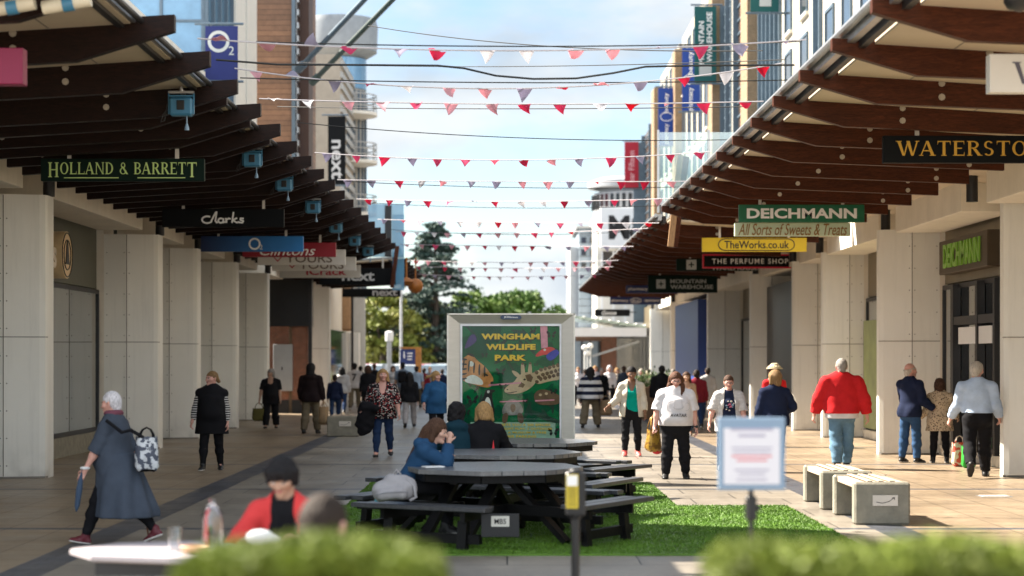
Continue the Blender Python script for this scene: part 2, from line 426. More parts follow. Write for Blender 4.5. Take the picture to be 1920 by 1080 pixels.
# ================================================================ ground
def sheet(name, x0, x1, y0, y1, z, m, kind='structure', label=None):
    o = MB().add([(x0, y0, z), (x1, y0, z), (x1, y1, z), (x0, y1, z)], [(0, 1, 2, 3)]).build(name, m)
    return tag(o, label, kind=kind)
def paving_mat():
    m = bpy.data.materials.new('stone_paving'); m.use_nodes = True; g = NT(m)
    co = g('TexCoord').outputs['Object']; sp = g('SeparateXYZ', Vector=co)
    ax = g.math('ABSOLUTE', sp.outputs['X'])
    br1 = g('TexBrick', {'offset': .0}, Vector=co, Color1=(.265, .20, .135, 1), Color2=(.23, .175, .12, 1), Mortar=(.09, .066, .044, 1), Scale=1., Mortar_Size=.008, Mortar_Smooth=.2, Bias=0., Brick_Width=.6, Row_Height=.45)
    br2 = g('TexBrick', {'offset': .5}, Vector=co, Color1=(.245, .215, .175, 1), Color2=(.205, .18, .15, 1), Mortar=(.04, .037, .033, 1), Scale=1., Mortar_Size=.009, Mortar_Smooth=.2, Bias=0., Brick_Width=1.2, Row_Height=.9)
    inner = g.math('LESS_THAN', ax, 3.95)
    base = g.mix(inner, br1.outputs['Color'], br2.outputs['Color'])
    band = g.math('MULTIPLY', g.math('GREATER_THAN', ax, 3.95), g.math('LESS_THAN', ax, 4.35))
    cross = g.math('LESS_THAN', g.math('FRACT', g.math('DIVIDE', g.math('ADD', sp.outputs['Y'], 4.35), 6.25)), .032)
    dk = g.math('MAXIMUM', band, cross)
    br3 = g('TexBrick', Vector=co, Color1=(.075, .08, .095, 1), Color2=(.05, .055, .07, 1), Mortar=(.04, .04, .04, 1), Scale=1., Mortar_Size=.006, Bias=0., Brick_Width=.2, Row_Height=.2)
    base = g.mix(dk, base, br3.outputs['Color'])
    n1 = g('TexNoise', Vector=co, Scale=.55, Detail=8., Roughness=.65).outputs[0]
    n2 = g('TexNoise', Vector=co, Scale=9., Detail=5., Roughness=.6).outputs[0]
    st = g('TexVoronoi', Vector=g('VectorMath', {'operation': 'ADD'}, _0=co, _1=n2).outputs[0], Scale=1.6).outputs['Distance']
    k = g.math('MULTIPLY', g.rng(n1, .3, .7, .8, 1.14), g.rng(n2, .3, .7, .88, 1.08))
    k = g.math('MULTIPLY', k, g.rng(st, .02, .07, .72, 1.0))
    gum = g('TexVoronoi', Vector=co, Scale=2.3)
    gk = g('SeparateColor', Color=gum.outputs['Color']).outputs[0]
    k = g.math('MULTIPLY', k, g.math('SUBTRACT', 1.0, g.math('MULTIPLY', g.math('LESS_THAN', gum.outputs['Distance'], g.rng(gk, 0, 1, .02, .075)), .42)))
    n4 = g('TexNoise', Vector=g('Mapping', Vector=co, Scale=(.9, .35, 1)).outputs[0], Scale=1.3, Detail=7., Roughness=.7).outputs[0]
    k = g.math('MULTIPLY', k, g.rng(n4, .38, .62, .84, 1.05))
    cc = g('VectorMath', {'operation': 'SCALE'}, _0=base, Scale=k).outputs[0]
    h = g.mix(inner, br1.outputs['Fac'], br2.outputs['Fac'])
    b1 = g('Bump', {'invert': True}, Strength=.35, Distance=.006, Height=h)
    b = g('Bump', Strength=.12, Distance=.004, Height=n2, Normal=b1.outputs[0])
    bs = g('BsdfPrincipled', Base_Color=cc, Roughness=g.rng(n1, .3, .7, .28, .5), Normal=b.outputs[0]); bs.inputs['Specular IOR Level'].default_value = .42
    g('OutputMaterial', Surface=bs); return m
sheet('ground', -900, 900, -60, 2200, 0, mat('asphalt', (.055, .055, .058), .85, var=.25, scale=1))
sheet('paving', -9.4, 9.4, -8, 100, .004, paving_mat())
sheet('bounce_ground', -70, 70, -90, 14, .0025, mat('bounce_stone', (.42, .36, .29), .7, var=.12, scale=.6))  # unseen pale ground added behind the camera to bounce sun onto the pillars
sheet('car_park', -60, 22, 101, 152, .004, mat('car_park_asphalt', (.075, .075, .078), .85, var=.2, scale=1))
sheet('verge', -90, 60, 152.5, 260, .006, mat('far_grass', (.07, .10, .03), .9, var=.4, scale=.4))
mb = MB()
for i in range(14):
    x = -30 + i * 2.7
    for y in (108, 122, 136): mb.add([(x, y, .008), (x + .1, y, .008), (x + .1, y + 5, .008), (x, y + 5, .008)], [(0, 1, 2, 3)])
tag(mb.build('parking_markings', M['white']), kind='structure')

# artificial grass mats
def grass_mat(x0, x1, y0, y1, seed, label):
    rnd = np.random.RandomState(seed); n = int((x1 - x0) * (y1 - y0) * 2600)
    o_base = MB().box(x0, x1, y0, y1, .005, .022)
    px = rnd.uniform(x0, x1, n); py = rnd.uniform(y0, y1, n); a = rnd.uniform(0, 6.28, n); h = rnd.uniform(.012, .026, n); wd = .006
    lean = rnd.normal(0, .012, (n, 2))
    v = np.zeros((n, 3, 3))
    v[:, 0] = np.stack([px - np.cos(a) * wd, py - np.sin(a) * wd, np.full(n, .02)], 1)
    v[:, 1] = np.stack([px + np.cos(a) * wd, py + np.sin(a) * wd, np.full(n, .02)], 1)
    v[:, 2] = np.stack([px + lean[:, 0], py + lean[:, 1], .02 + h], 1)
    o = len(o_base.v); o_base.v += [tuple(q) for q in v.reshape(-1, 3)]
    o_base.f += [(o + 3 * i, o + 3 * i + 1, o + 3 * i + 2) for i in range(n)]; o_base.m += [0] * n
    return tag(o_base.build('artificial_grass', mat('turf_fibre', (.075, .155, .014), .55, var=.35, scale=2.2, spec=.3)), label, 'artificial grass', kind='stuff')
grass_mat(-2.6, 3.46, 17.9, 23.8, 3, 'larger green artificial grass mat under the nearest picnic table')
grass_mat(-2.0, 2.1, 23.84, 28.2, 4, 'narrower green artificial grass mat behind the larger one, under the further picnic tables')

# ================================================================ pillars and shop blocks
def pillar(parent, side, xin, d, dep=.95, xw=8.15, top=4.35, seam=2.17):
    b = MB(); S = side; xs = xin + .62; dy = .62 if S < 0 else .3
    foot = [(S * xw, d), (S * xs, d), (S * (xin + .10), d + .13), (S * (xin + .02), d + .17), (S * xin, d + .25), (S * xin, d + dy), (S * xw, d + dy)]
    b.prism(foot, 0, top, 'z')
    if S > 0: foot = [(xw, d), (xs, d), (xin + .03, d + .004), (xin, d + .035), (xin, d + .16), (xin, d + dy), (xw, d + dy)]
    def off(p, q, e=.004):
        t = Vector((q[0] - p[0], q[1] - p[1], 0)).normalized(); n = Vector((t.y, -t.x, 0)) * e
        if n.y > 0 and abs(n.y) > 1e-6: n = -n
        return n
    segs = [(foot[0], foot[1]), (foot[1], foot[2]), (foot[2], foot[3]), (foot[3], foot[4])]
    for p, q in segs:                       # horizontal joint, plinth line
        n = off(p, q)
        for z0, z1 in ((seam - .007, seam + .007), (.0, .035)):
            b.add([(p[0] + n.x, p[1] + n.y, z0), (q[0] + n.x, q[1] + n.y, z0), (q[0] + n.x, q[1] + n.y, z1), (p[0] + n.x, p[1] + n.y, z1)], [(0, 1, 2, 3)], 1)
    b.box(S * xs - .007, S * xs + .007, d - .004, d + .01, .04, top - .01, 1)
    for zz in np.arange(.2, top, .42):
        for xx in (xs + .05, xw - .06): b.cyl((S * xx, d - .006, zz), (S * xx, d + .005, zz), .011, n=6, m=1)
        p = Vector((S * (xs - .05), d + .012, zz)); b.cyl(p + Vector((0, -.012, 0)), p + Vector((0, .01, 0)), .011, n=6, m=1)
    return b.build('pillar', [M['panel'], M['panel_dk']], parent)

def window_wall(parent, x, y0, y1, z0, z1, side, bays=3, frame=None, name='shop_window', glass=None):
    """a glazed bay in a wall plane at x, facing the street"""
    f = MB(); t = .05; xi = x - side * .06
    for z in (z0, z1 - .08): f.box(x, xi, y0, y1, z, z + .08)
    for i in range(bays + 1):
        y = y0 + (y1 - y0) * i / bays; f.box(x + side * .002, xi - side * .002, max(y - t, y0), min(y + t, y1), z0 + .08, z1 - .08)
    o = f.build(name, frame or M['dark'], parent)
    MB().box(x - side * .02, x - side * .03, y0 + .02, y1 - .02, z0 + .05, z1 - .05).build('glass', glass or M['glass'], o)
    return o

LP = [29.3, 38.8, 43.7, 50.0, 56.5]
L1 = thing('shop_building', 'left-hand row of shops with cream panelled pillars in the shade', 'building', (-8.2, 29, 0), None)
L1.location = (0, 0, 0)
MB().box(-8.9, -8.3, 15, 63, 3.25, 4.9).box(-12, -8.9, 15, 63.5, 4.9, 5.05).build('fascia_wall', M['olive'], L1)
MB().box(-12.2, -12, 15, 63, 0, 4.9).build('shop_interior_wall', mat('shop_interior', (.5, .46, .4), .8, var=.3, scale=1), L1)
MB().box(-12, -8.4, 15, 63, .006, .05).build('shop_floor', mat('shop_floor', (.25, .22, .19), .5), L1)
for d in LP: pillar(L1, -1, 7.07, d)
edges = [15] + [e for d in LP for e in (d, d + .95)] + [62.9]
for i in range(0, len(edges), 2):
    y0, y1 = edges[i], edges[i + 1]
    window_wall(L1, -8.3, y0 + .03, y1 - .03, .38, 3.22, -1, 1 if 30 < y0 < 31 else max(1, round((y1 - y0) / 2.3)))
    MB().box(-8.42, -8.2, y0 + .02, y1 - .02, .01, .38).build('stall_riser', M['concrete'], L1)
    MB().box(-8.2, -7.3, y0 + .6, y1 - .35, 4.41, 4.98, 0, .01).box(-8.18, -7.5, y0 + .02, y1 - .02, 4.985, 5.02, 1).build('lintel', [M['stone'], M['dark']], L1)
for d in LP:
    MB().cyl((-7.1, d + .45, 4.35), (-7.1, d + .45, 5.05), .09, n=12).build('column', M['dark'], L1, 'y')
    MB().box(-8.3, -8.15, d, d + .95, 0, 4.9).build('pier_back', M['stone'], L1)
# cream frame post and display blocks seen in the first window
MB().box(-8.19, -8.03, 30.3, 30.45, 0, 3.2).build('frame_post', M['white'], L1)
MB().box(-8.95, -8.8, 30.2, 38.7, .06, 3.2).build('added_backing', mat('added_backing_cream', (.78, .74, .66), .8, kind='stain', var=.2, scale=.8), L1)  # pale board added behind the glass to brighten the window
MB().box(-8.78, -8.45, 31.6, 33.2, .05, .55).box(-8.78, -8.5, 34.2, 35.2, .05, .85).build('display_plinth', M['white'], L1)
# upper storeys
MB().box(-13, -8.3, 15, 22.6, 5.06, 9.7).box(-13, -8.3, 25.4, 53, 5.06, 9.7).box(-13, -8.3, 22.6, 25.4, 5.06, 12.3).build('upper_wall', M['wall_white'], L1)
for y in np.arange(27, 51, 2.4): window_wall(L1, -8.3, y, y + 1.3, 6.2, 8.2, -1, 1, name='window', glass=M['glass_dk'])
MB().box(-13, -8.36, 53, 58, 5.06, 14.5).build('curtain_wall', M['glass_bl'], L1)
b = MB()
for y in np.arange(53, 58.1, 1.25): b.box(-8.36, -8.26, y - .04, y + .04, 5.06, 14.5)
for z in np.arange(6.2, 14.6, 1.65): b.box(-8.355, -8.29, 53, 58, z - .035, z + .035); b.box(-13, -8.3, 52.95, 53.02, z - .035, z + .035)
for x in np.arange(-13, -8.3, 1.15): b.box(x - .04, x + .04, 52.94, 53.03, 5.06, 14.5)
b.build('mullions', M['post_bl'], L1)
b = MB()
for y0, y1 in ((58.06, 60.2), (60.5, 62.9)): b.box(-12, -8.2, y0, y1, 5.06, 14.5)
b.box(-12, -8.32, 60.2, 60.5, 5.06, 14.5, 1)
b.build('cream_cladding', [M['wall_white'], M['glass_bl']], L1)

# timber tower and brick end
T1 = thing('timber_building', 'brown timber-clad tower standing on a red brick base with a dark fascia', 'building', (-8, 66, 0))
T1.location = (0, 0, 0)
MB().box(-10.9, -7.38, 66, 74, 5.06, 17).build('timber_wall', M['timber'], T1)
MB().box(-7.4, -7.28, 65.9, 66.05, 5.06, 17).build('corner_trim', M['post_bl'], T1)
MB().box(-7.25, -6.88, 66.6, 68, 5.06, 16).build('dark_panel', mat('brown_panel', (.05, .022, .014), .6), T1)
b = MB().box(-7.27, -7.25, 66.1, 66.5, 6, 16)
for z in np.arange(6, 16, .45): b.box(-7.27, -7.18, 66.1, 66.5, z, z + .2)
b.build('louvre', M['steel'], T1)
MB().box(-8.1, -7.28, 64, 64.8, .45, 2.9).box(-7.18, -6.66, 64.05, 64.8, .45, 2.9).build('brick_wall', M['brick'], T1)
MB().box(-8.1, -7.28, 63.97, 64.75, .005, .45).box(-7.18, -6.66, 64.02, 64.75, .005, .45).build('plinth', M['dark'], T1)
MB().box(-7.28, -7.18, 64.1, 64.6, .005, 2.9).build('pipe_cover', M['brick_buff'], T1)
MB().box(-8.1, -6.56, 63.95, 65, 2.9, 4.95).build('dark_fascia', M['black'], T1)
MB().box(-6.62, -6.5, 63.9, 64.0, .005, 4.9).build('steel_post', M['dark'], T1)
b = MB().box(-7.78, -7.14, 63.8, 63.96, .75, 2.3, 0, .01)
b.box(-7.5, -7.46, 63.78, 63.8, 1.45, 1.55, 1).build('meter_cabinet', [M['grey'], M['dark']], T1)

L2 = thing('shop_building', 'small cream shop corner with a rounded timber bay, far left street end', 'building')
pillar(L2, -1, 6.15, 66.3, .9, 7.0, 4.3)
MB().box(-8.2, -6.75, 67.3, 84, 0, 4.9).build('wall', M['stone'], L2)
MB().box(-7.0, -6.55, 70, 78, .3, 2.9).build('glazed_wall', M['glass_dk'], L2)
MB().lathe((-6.95, 79, 2.95), [(.52, 0), (.62, .1), (.62, 1.8), (.5, 1.9)], 20).build('timber_bay', M['timber_lt'], L2, 'y')
MB().box(-7.1, -6.6, 80, 80.8, 0, 2.92).box(-6.58, -6.2, 80.2, 81, 0, 2.9).build('wall_pier', M['wall_white'], L2)

# right-hand row
RP = [(7.7, 29.7), (7.1, 36.6), (7.3, 44.4), (7.24, 48.6), (7.1, 56), (7.1, 68), (7.15, 84), (7.15, 96)]
R1 = thing('shop_building', 'right-hand row of shops with sunlit cream pillars and pale upper storeys', 'building')
for x, d in RP: pillar(R1, 1, x, d, .9, 8.25, 4.3)
MB().box(8.35, 9, 15, 118, 3.25, 4.9).box(8.9, 13, 15, 118, 4.9, 5.05).build('fascia_wall', M['bronze'], R1)
MB().box(12.6, 12.9, 15, 118, 0, 4.9).build('shop_interior_wall', MATS['shop_interior'], R1)
MB().box(8.5, 12.5, 15, 118, .006, .05).build('shop_floor', MATS['shop_floor'], R1)
edges = [15] + [e for x, d in RP for e in (d, d + .9)] + [118]
for i in range(0, len(edges), 2):
    y0, y1 = edges[i], edges[i + 1]
    window_wall(R1, 8.35, y0 + .03, y1 - .03, .2, 3.22, 1, max(1, round((y1 - y0) / 3.2)))
    MB().box(8.22, 8.45, y0 + .02, y1 - .02, .01, .2).build('stall_riser', M['stone'], R1)
    if y1 - y0 > 1.2 and y0 < 90:
        MB().box(7.35, 8.25, y0 + .5, y1 - .25, 4.22, 4.86, 0, .01).box(7.5, 8.2, y0 + .02, y1 - .02, 4.87, 4.9, 1).build('lintel', [M['stone'], M['dark']], R1)
for x, d in RP:
    MB().cyl((7.3, d + .45, 4.3), (7.3, d + .45, 4.95), .09, n=12).build('column', M['dark'], R1, 'y')
    MB().box(8.25, 8.4, d, d + .9, 0, 4.9).build('pier_back', M['stone'], R1)
# lime window graphic, door and lettering of the shoe shop
MB().box(8.95, 9.1, 30.8, 36.5, .06, 3.2).build('added_backing', MATS['added_backing_cream'], R1)  # another pale board, added to lift the dark shoe shop glass
b = MB().box(8.26, 8.27, 30.75, 31.5, .5, 2.95)
o = b.build('window_graphic', mat('lime_vinyl', (.33, .42, .06), .5, var=.05), R1)
hand = [(0, 0), (.05, .03), (.06, .10), (.04, .2), (.03, .22), (.02, .12), (.0, .24), (-.02, .12), (-.03, .2), (-.04, .1), (-.07, .13), (-.05, .04)]
b = MB()
for zz in (.9, 1.5, 2.1, 2.6):
    for yy in (30.95, 31.25): b.prism([(yy + a, zz + c) for a, c in hand], 8.252, 8.258, 'x')
b.build('hand_print', M['white'], o)
b = MB().box(8.17, 8.31, 32.2, 32.32, .2, 3.2).box(8.17, 8.31, 33.4, 33.52, .2, 3.2).box(8.17, 8.31, 35.2, 35.4, .2, 3.2).box(8.18, 8.3, 32.31, 35.21, 2.45, 2.6)
b.build('door_frame', M['dark'], R1)
MB().box(8.2, 8.22, 32.5, 34.9, 2.1, 2.4).build('door_notice', M['white'], R1)
MB().box(8.1, 8.34, 32.4, 36.0, 3.4, 4.02, 0, .01).build('sign_box', mat('dark_bronze_box', (.07, .05, .03), .5), R1)
def wall_text(parent, s, x, y, z, w, h, m, side, name='lettering', off=.02, ext=.05):
    b = text_mb(s, w, h, off, ext=ext)
    return b.xf(Matrix.Translation((x, y, z)) @ Matrix.Rotation(R(-90 * side), 4, 'Z')).build(name, m, parent)
green_letter = mat('green_letter', (.20, .42, .05), .4, var=0)
wall_text(R1, 'DEICHMANN', 8.095, 34.2, 3.72, 2.7, .44, green_letter, 1, ext=.03)
o = MB().box(8.2, 8.3, 38.6, 40.4, 2.75, 3.3).build('window_sign', mat('yellow_sign', (.62, .44, .01), .45, var=.03), R1)
wall_text(o, 'TheWorks', 8.19, 39.5, 3.02, 1.5, .3, M['black'], 1, off=.01, ext=.01)
MB().box(8.22, 8.3, 37.6, 44.3, .25, 2.7).build('window_graphic', mat('pale_green_display', (.26, .30, .12), .4, var=.4, scale=1.2), R1)
MB().box(8.12, 8.2, 37.7, 38.3, .005, 3.3).build('door_edge', M['dark'], R1)
o = MB().box(7.55, 8.2, 49.6, 55.8, .005, 3.9).build('dark_shopfront', M['black'], R1)
b = text_mb('PO', .62, .42, .0, ext=.01); b.xf(Matrix.Translation((7.92, 49.59, 3.3))).build('lettering', M['white'], o)
o = MB().box(7.0, 7.9, 70.5, 80, .005, 4.0).build('blue_shopfront', mat('royal_blue_panel', (.015, .045, .22), .4, var=.08), R1)
b = text_mb('pharmacy', 1.9, .26, .012, ext=.01); b.xf(Matrix.Translation((7.7, 70.49, 1.5)) @ Matrix.Rotation(R(90), 4, 'Y')).build('lettering', M['white'], o)

# upper storeys on the right
def right_bay(y0, y1, kind):
    x = 8.3
    if kind == 'cream' or kind == 'creamw':
        MB().box(x, 13, y0, y1, 5.06, 17).build('upper_wall', M['upper'], R1)
        if kind == 'creamw':
            n = max(1, round((y1 - y0) / 2.6)); p = (y1 - y0) / n
            for i in range(n):
                for z in (5.8, 8.6, 11.4, 14.2):
                    yy = y0 + p * (i + .5)
                    o = window_wall(R1, x, yy - .62, yy + .62, z, z + 2.25, 1, 1, M['post_bl'], 'window', M['glass_dk'])
                    MB().box(x - .1, x, yy - .65, yy + .65, z - .08, z).build('sill', M['stone'], o)
    elif kind == 'brick':
        MB().box(x - .35, 13, y0, y1, 5.06, 16.5).build('brick_pier', M['brick_buff'], R1)
    elif kind == 'glass':
        MB().box(x + .1, 13, y0, y1, 5.06, 17).build('glazed_wall', mat('pale_glass', (.16, .19, .20), .12, var=.2, spec=.8), R1)
        b = MB()
        for y in np.arange(y0 + .1, y1, .95): b.box(x - .1, x + .1, y - .05, y + .05, 5.06, 17)
        for z in np.arange(6, 17, 1.4): b.box(x + .02, x + .1, y0, y1, z, z + .07)
        b.build('mullions', M['post_bl'], R1)
    elif kind == 'dark':
        MB().box(x + .15, 13, y0, y1, 5.06, 15.5).build('dark_glazing', mat('brown_glass', (.07, .045, .03), .25, var=.3, spec=.6), R1)
        b = MB()
        for y in np.arange(y0, y1 + .01, (y1 - y0) / 2): b.box(x - .05, x + .15, y - .06, y + .06, 5.06, 15.5)
        for z in np.arange(5.6, 15.4, .5): b.box(x + .1, x + .15, y0, y1, z, z + .06)
        b.build('mullions', M['post_bl'], R1)
MB().box(8.3, 13, 15, 43, 5.06, 9.6).build('upper_wall', M['upper'], R1)
for y0, y1, k in ((43, 50.5, 'creamw'), (50.5, 52, 'glass'), (52, 58, 'creamw'), (58, 63.6, 'glass'), (63.6, 65.4, 'brick'), (65.4, 70.2, 'dark'), (70.2, 71, 'cream'), (71, 74.5, 'dark'), (74.5, 76, 'brick'), (76, 91, 'creamw'), (91, 92.6, 'brick'), (92.6, 104, 'creamw'), (104, 106, 'brick'), (106, 118, 'dark')):
    right_bay(y0, y1, k)

# ================================================================ canopies
BOLT = [None]
def canopy(side, ys, name_label, tip_top, pair_from=None, y0=None, y1=None, cm=None):
    root = thing('canopy', name_label, 'canopy')
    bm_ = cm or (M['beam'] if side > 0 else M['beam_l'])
    def prof(dz=0, sh=0):
        t = tip_top
        if side < 0: return [(side * (3.2 + sh), t + .03 + dz), (side * (3.2 + sh), t - .13 + dz), (side * (4.15 + sh), t - .42 + dz), (side * 7.05, t - .58 + dz), (side * 7.05, t - .19 + dz), (side * 6.7, t - .18 + dz)]
        return [(side * (3.2 + sh), t + .0 + dz), (side * (3.2 + sh), t - .12 + dz), (side * (4.05 + sh), t - .37 + dz), (side * 7.05, t - .49 + dz), (side * 7.05, t - .21 + dz), (side * 6.7, t - .19 + dz)]
    def one(y, sec=False):
        b = MB(); p = prof(-.03 if sec else 0, .25 if sec else 0)
        b.prism(p, y - .055, y + .055, 'y')
        bo = b.build('beam', bm_, root)
        if y > 46: return
        for xx, zz in ((4.75, (-.14, -.29)), (6.55, (-.25, -.40))):
            for dz in zz:
                if BOLT[0] is None:
                    BOLT[0] = MB().cyl((0, -.062, 0), (0, -.05, 0), .038, n=8).cyl((0, -.082, 0), (0, -.062, 0), .018, n=6).build('bolt', M['sil'], bo); c = BOLT[0]
                else: c = clone(BOLT[0], bo)
                c.location = (side * xx, y, tip_top - .01 + dz)
    for y in ys:
        one(y)
        if pair_from is not None and y > pair_from: one(y + .85, True)
    y0 = y0 if y0 is not None else ys[0] - .8; y1 = y1 if y1 is not None else ys[-1] + .5
    s = MB(); t = tip_top
    pr = [(side * 3.62, t - .06), (side * 7.9, t - .33), (side * 7.9, t - .28), (side * 3.62, t - .02)]
    s.prism(pr, y0, y1, 'y')
    so_ = s.build('soffit', M['soffit'], root)
    j = MB()
    for xx in (4.4, 5.6, 6.8): j.box(side * xx - .006, side * xx + .006, y0, y1, t - .06 - (xx - 3.62) * .0631 - .004, t - .06 - (xx - 3.62) * .0631 + .01)
    j.build('board_joint', M['panel_dk'], so_)
    gx = 3.52 if side < 0 else 3.30; gz_ = -.03 if side < 0 else .06
    r = MB().prism([(side * (gx + .3), t + .03), (side * 8.2, t - .24), (side * 8.2, t - .18), (side * (gx + .3), t + .07)] if side > 0 else [(side * (gx + .06), t + .0), (side * 8.2, t - .26), (side * 8.2, t - .17), (side * (gx + .06), t + .04)], y0, y1, 'y')
    r.build('roof_sheet', M['steel'], root)
    e = MB()
    e.box(side * (gx + .16), side * (gx + .23), y0, y1, t - .10, t + gz_ - .01, 1)
    e.box(side * (gx + .05), side * (gx + .13), y0, y1, t - .05, t + gz_ + .03, 0)
    e.cyl((side * gx, y0, t + gz_), (side * gx, y1, t + gz_), .045 if side > 0 else .03, n=10, m=0 if side > 0 else 1)
    e.build('gutter', [M['steel'], M['dark']], root)
    return root
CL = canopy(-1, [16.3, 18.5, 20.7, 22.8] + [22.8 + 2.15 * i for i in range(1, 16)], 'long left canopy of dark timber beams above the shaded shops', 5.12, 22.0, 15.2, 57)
CR = canopy(1, [14.8 + 2.08 * i for i in range(13)], 'nearer right canopy of brown timber beams with a silver gutter', 5.0, None, 14.0, 40.6)
canopy(1, [43.5 + 2.0 * i for i in range(22)], 'further right canopy of brown timber beams, beyond the glass screens', 4.95, None, 42.6, 86.5)
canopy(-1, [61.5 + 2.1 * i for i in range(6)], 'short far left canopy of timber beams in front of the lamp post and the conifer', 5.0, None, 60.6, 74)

# glass screens and timber props in the gap of the right canopy
g_ = thing('glass_screen', 'greenish glass screen standing above the gap between the two right canopies', 'glass screen')
MB().box(3.3, 4.35, 41.7, 41.73, 5.25, 6.75).box(4.4, 5.5, 41.7, 41.73, 5.25, 6.75).build('glass_pane', M['glass_gr'], g_)
MB().box(3.26, 3.3, 41.66, 41.76, 5.0, 6.8).box(4.35, 4.4, 41.66, 41.76, 5.0, 6.8).box(3.3, 5.5, 41.66, 41.76, 5.17, 5.25).build('frame', M['steel'], g_)
tag(MB().bar((X(1258, 42), 42.1, Z(462, 42)), (X(1276, 42), 42.1, Z(290, 42)), .13, .13).build('timber_prop', M['timber_lt']), 'pale slanting timber prop beside the glass screens above the right canopy', 'prop')
tag(MB().bar((X(1268, 42), 42.4, Z(462, 42)), (X(1290, 42), 42.4, Z(290, 42)), .13, .13).build('timber_prop', M['beam']), 'dark brown slanting timber prop beside the glass screens above the right canopy', 'prop')
g_ = thing('glass_screen', 'blue glass screen standing at the far end of the long left canopy', 'glass screen')
xs = [X(690, 58), X(757, 58)]
MB().box(xs[0], xs[1], 58, 58.03, 4.9, 6.5).box(X(735, 58), X(757, 58), 58.2, 58.23, 3.9, 6.2).build('glass_pane', mat('blue_tint_glass', (.14, .36, .55), .1, var=0, spec=.8, alpha=.6), g_)
MB().box(X(722, 58), X(734, 58), 57.9, 58.0, 4.9, 6.45).build('dark_post', M['dark'], g_)
MB().bar((X(735, 57.5), 57.5, 3.95), (X(745, 57.5), 57.5, 5.2), .12, .12).build('post', M['beam'], g_)
# orange bowl and globe lamps below the far left canopy
tag(MB().lathe((X(762, 60), 60, Z(528, 60)), [(.02, -.14), (.14, -.11), (.24, 0), (.2, .05), (.03, .14), (.03, .75)], 16).build('hanging_lamp', mat('orange_shade', (.30, .10, .015), .5), None, 'y'), 'orange bowl lamp hanging from the far left canopy', 'lamp')
b = MB().sphere((X(779, 60.5), 60.5, Z(536, 60.5)), .24, 14, 10).cyl((X(779, 60.5), 60.5, Z(536, 60.5) + .22), (X(779, 60.5), 60.5, 5.0), .02)
tag(b.build('hanging_lamp', MATS['orange_shade'], None, 'y'), 'round orange globe lamp hanging next to the bowl lamp', 'lamp')

# steel struts over the left roofs
for (a, c, da, dc, t) in (((562, 128), (690, -8), 60, 57, 'pale steel strut leaning out above the left roofs, nearer the timber tower'), ((588, 152), (745, -10), 62, 59, 'dark green steel strut leaning out over the street from the left roofs')):
    p, q = (X(a[0], da), da, Z(a[1], da)), (X(c[0], dc), dc, Z(c[1], dc))
    b = MB().cyl(p, q, .085, n=10); v = (Vector(q) - Vector(p)).normalized()
    b.cyl(Vector(p) - v * .1, Vector(p) + v * .25, .13, n=10)
    tag(b.build('steel_strut', M['post_bl'] if 'pale' in t else mat('dark_green_steel', (.05, .075, .07), .4), None, 'y'), t, 'strut')

# ================================================================ far buildings
C1 = thing('round_corner_building', 'grey round-cornered tower with curved balconies and a wide flat roof, far left', 'building')
cx, cy = -8.8, 101
def drum(r, z0, z1, n=28): return [(r, z0), (r, z1)]
MB().lathe((cx, cy, 0), [(1.35, 0), (1.35, 15.9)], 28).build('tower_wall', mat('tower_grey', (.30, .29, .27), .6, var=.1), C1, 'y')
b = MB()
for i in range(28):
    a = 2 * math.pi * i / 28
    b.box(cx + 1.36 * math.cos(a) - .05, cx + 1.36 * math.cos(a) + .05, cy + 1.36 * math.sin(a) - .05, cy + 1.36 * math.sin(a) + .05, 5, 15.8)
b.build('tower_glazing_bar', M['post_bl'], C1)
MB().lathe((cx, cy, 0), [(1.3, 17.5), (1.95, 17.9), (2.0, 19.2), (1.9, 19.6), (.4, 19.8)], 32).build('roof', mat('grey_roof', (.23, .25, .27), .5), C1, 'y')
MB().lathe((cx, cy, 0), [(1.4, 15.9), (1.4, 17.5)], 28).build('roof_glazing', M['glass_bl'], C1, 'y')
for z in (9.2, 11.9, 14.4):
    bo = MB().lathe((cx + .55, cy - 1.2, 0), [(.9, z - .12), (1.5, z), (1.5, z + .16), (.9, z + .16)], 24).build('balcony', M['wall_white'], C1, 'y')
    c = MB()
    for zz in (.45, .75, 1.05): c.tube([(cx + .55 + 1.45 * math.cos(a), cy - 1.2 + 1.45 * math.sin(a), z + zz) for a in np.linspace(-2.6, .9, 18)], .03)
    for a in np.linspace(-2.6, .9, 9): c.cyl((cx + .55 + 1.45 * math.cos(a), cy - 1.2 + 1.45 * math.sin(a), z + .1), (cx + .55 + 1.45 * math.cos(a), cy - 1.2 + 1.45 * math.sin(a), z + 1.05), .025, n=6)
    c.build('railing', M['steel'], bo)
b = MB().box(-12.2, -8.0, 92, 100, 0, 16.4)
b.build('side_wall', mat('tan_render', (.34, .29, .23), .7, var=.1), C1)
b = MB()
for z in np.arange(5.4, 16.2, .55): b.box(-8.0, -7.9, 92, 99.7, z, z + .28)
b.build('sun_louvre', mat('silver_louvre', (.34, .33, .31), .5), C1)
for y in (93, 95.5, 98):
    for z in (6, 9, 12): window_wall(C1, -7.99, y, y + 1.2, z, z + 1.7, -1, 1, M['post_bl'], 'window', M['glass_dk'])

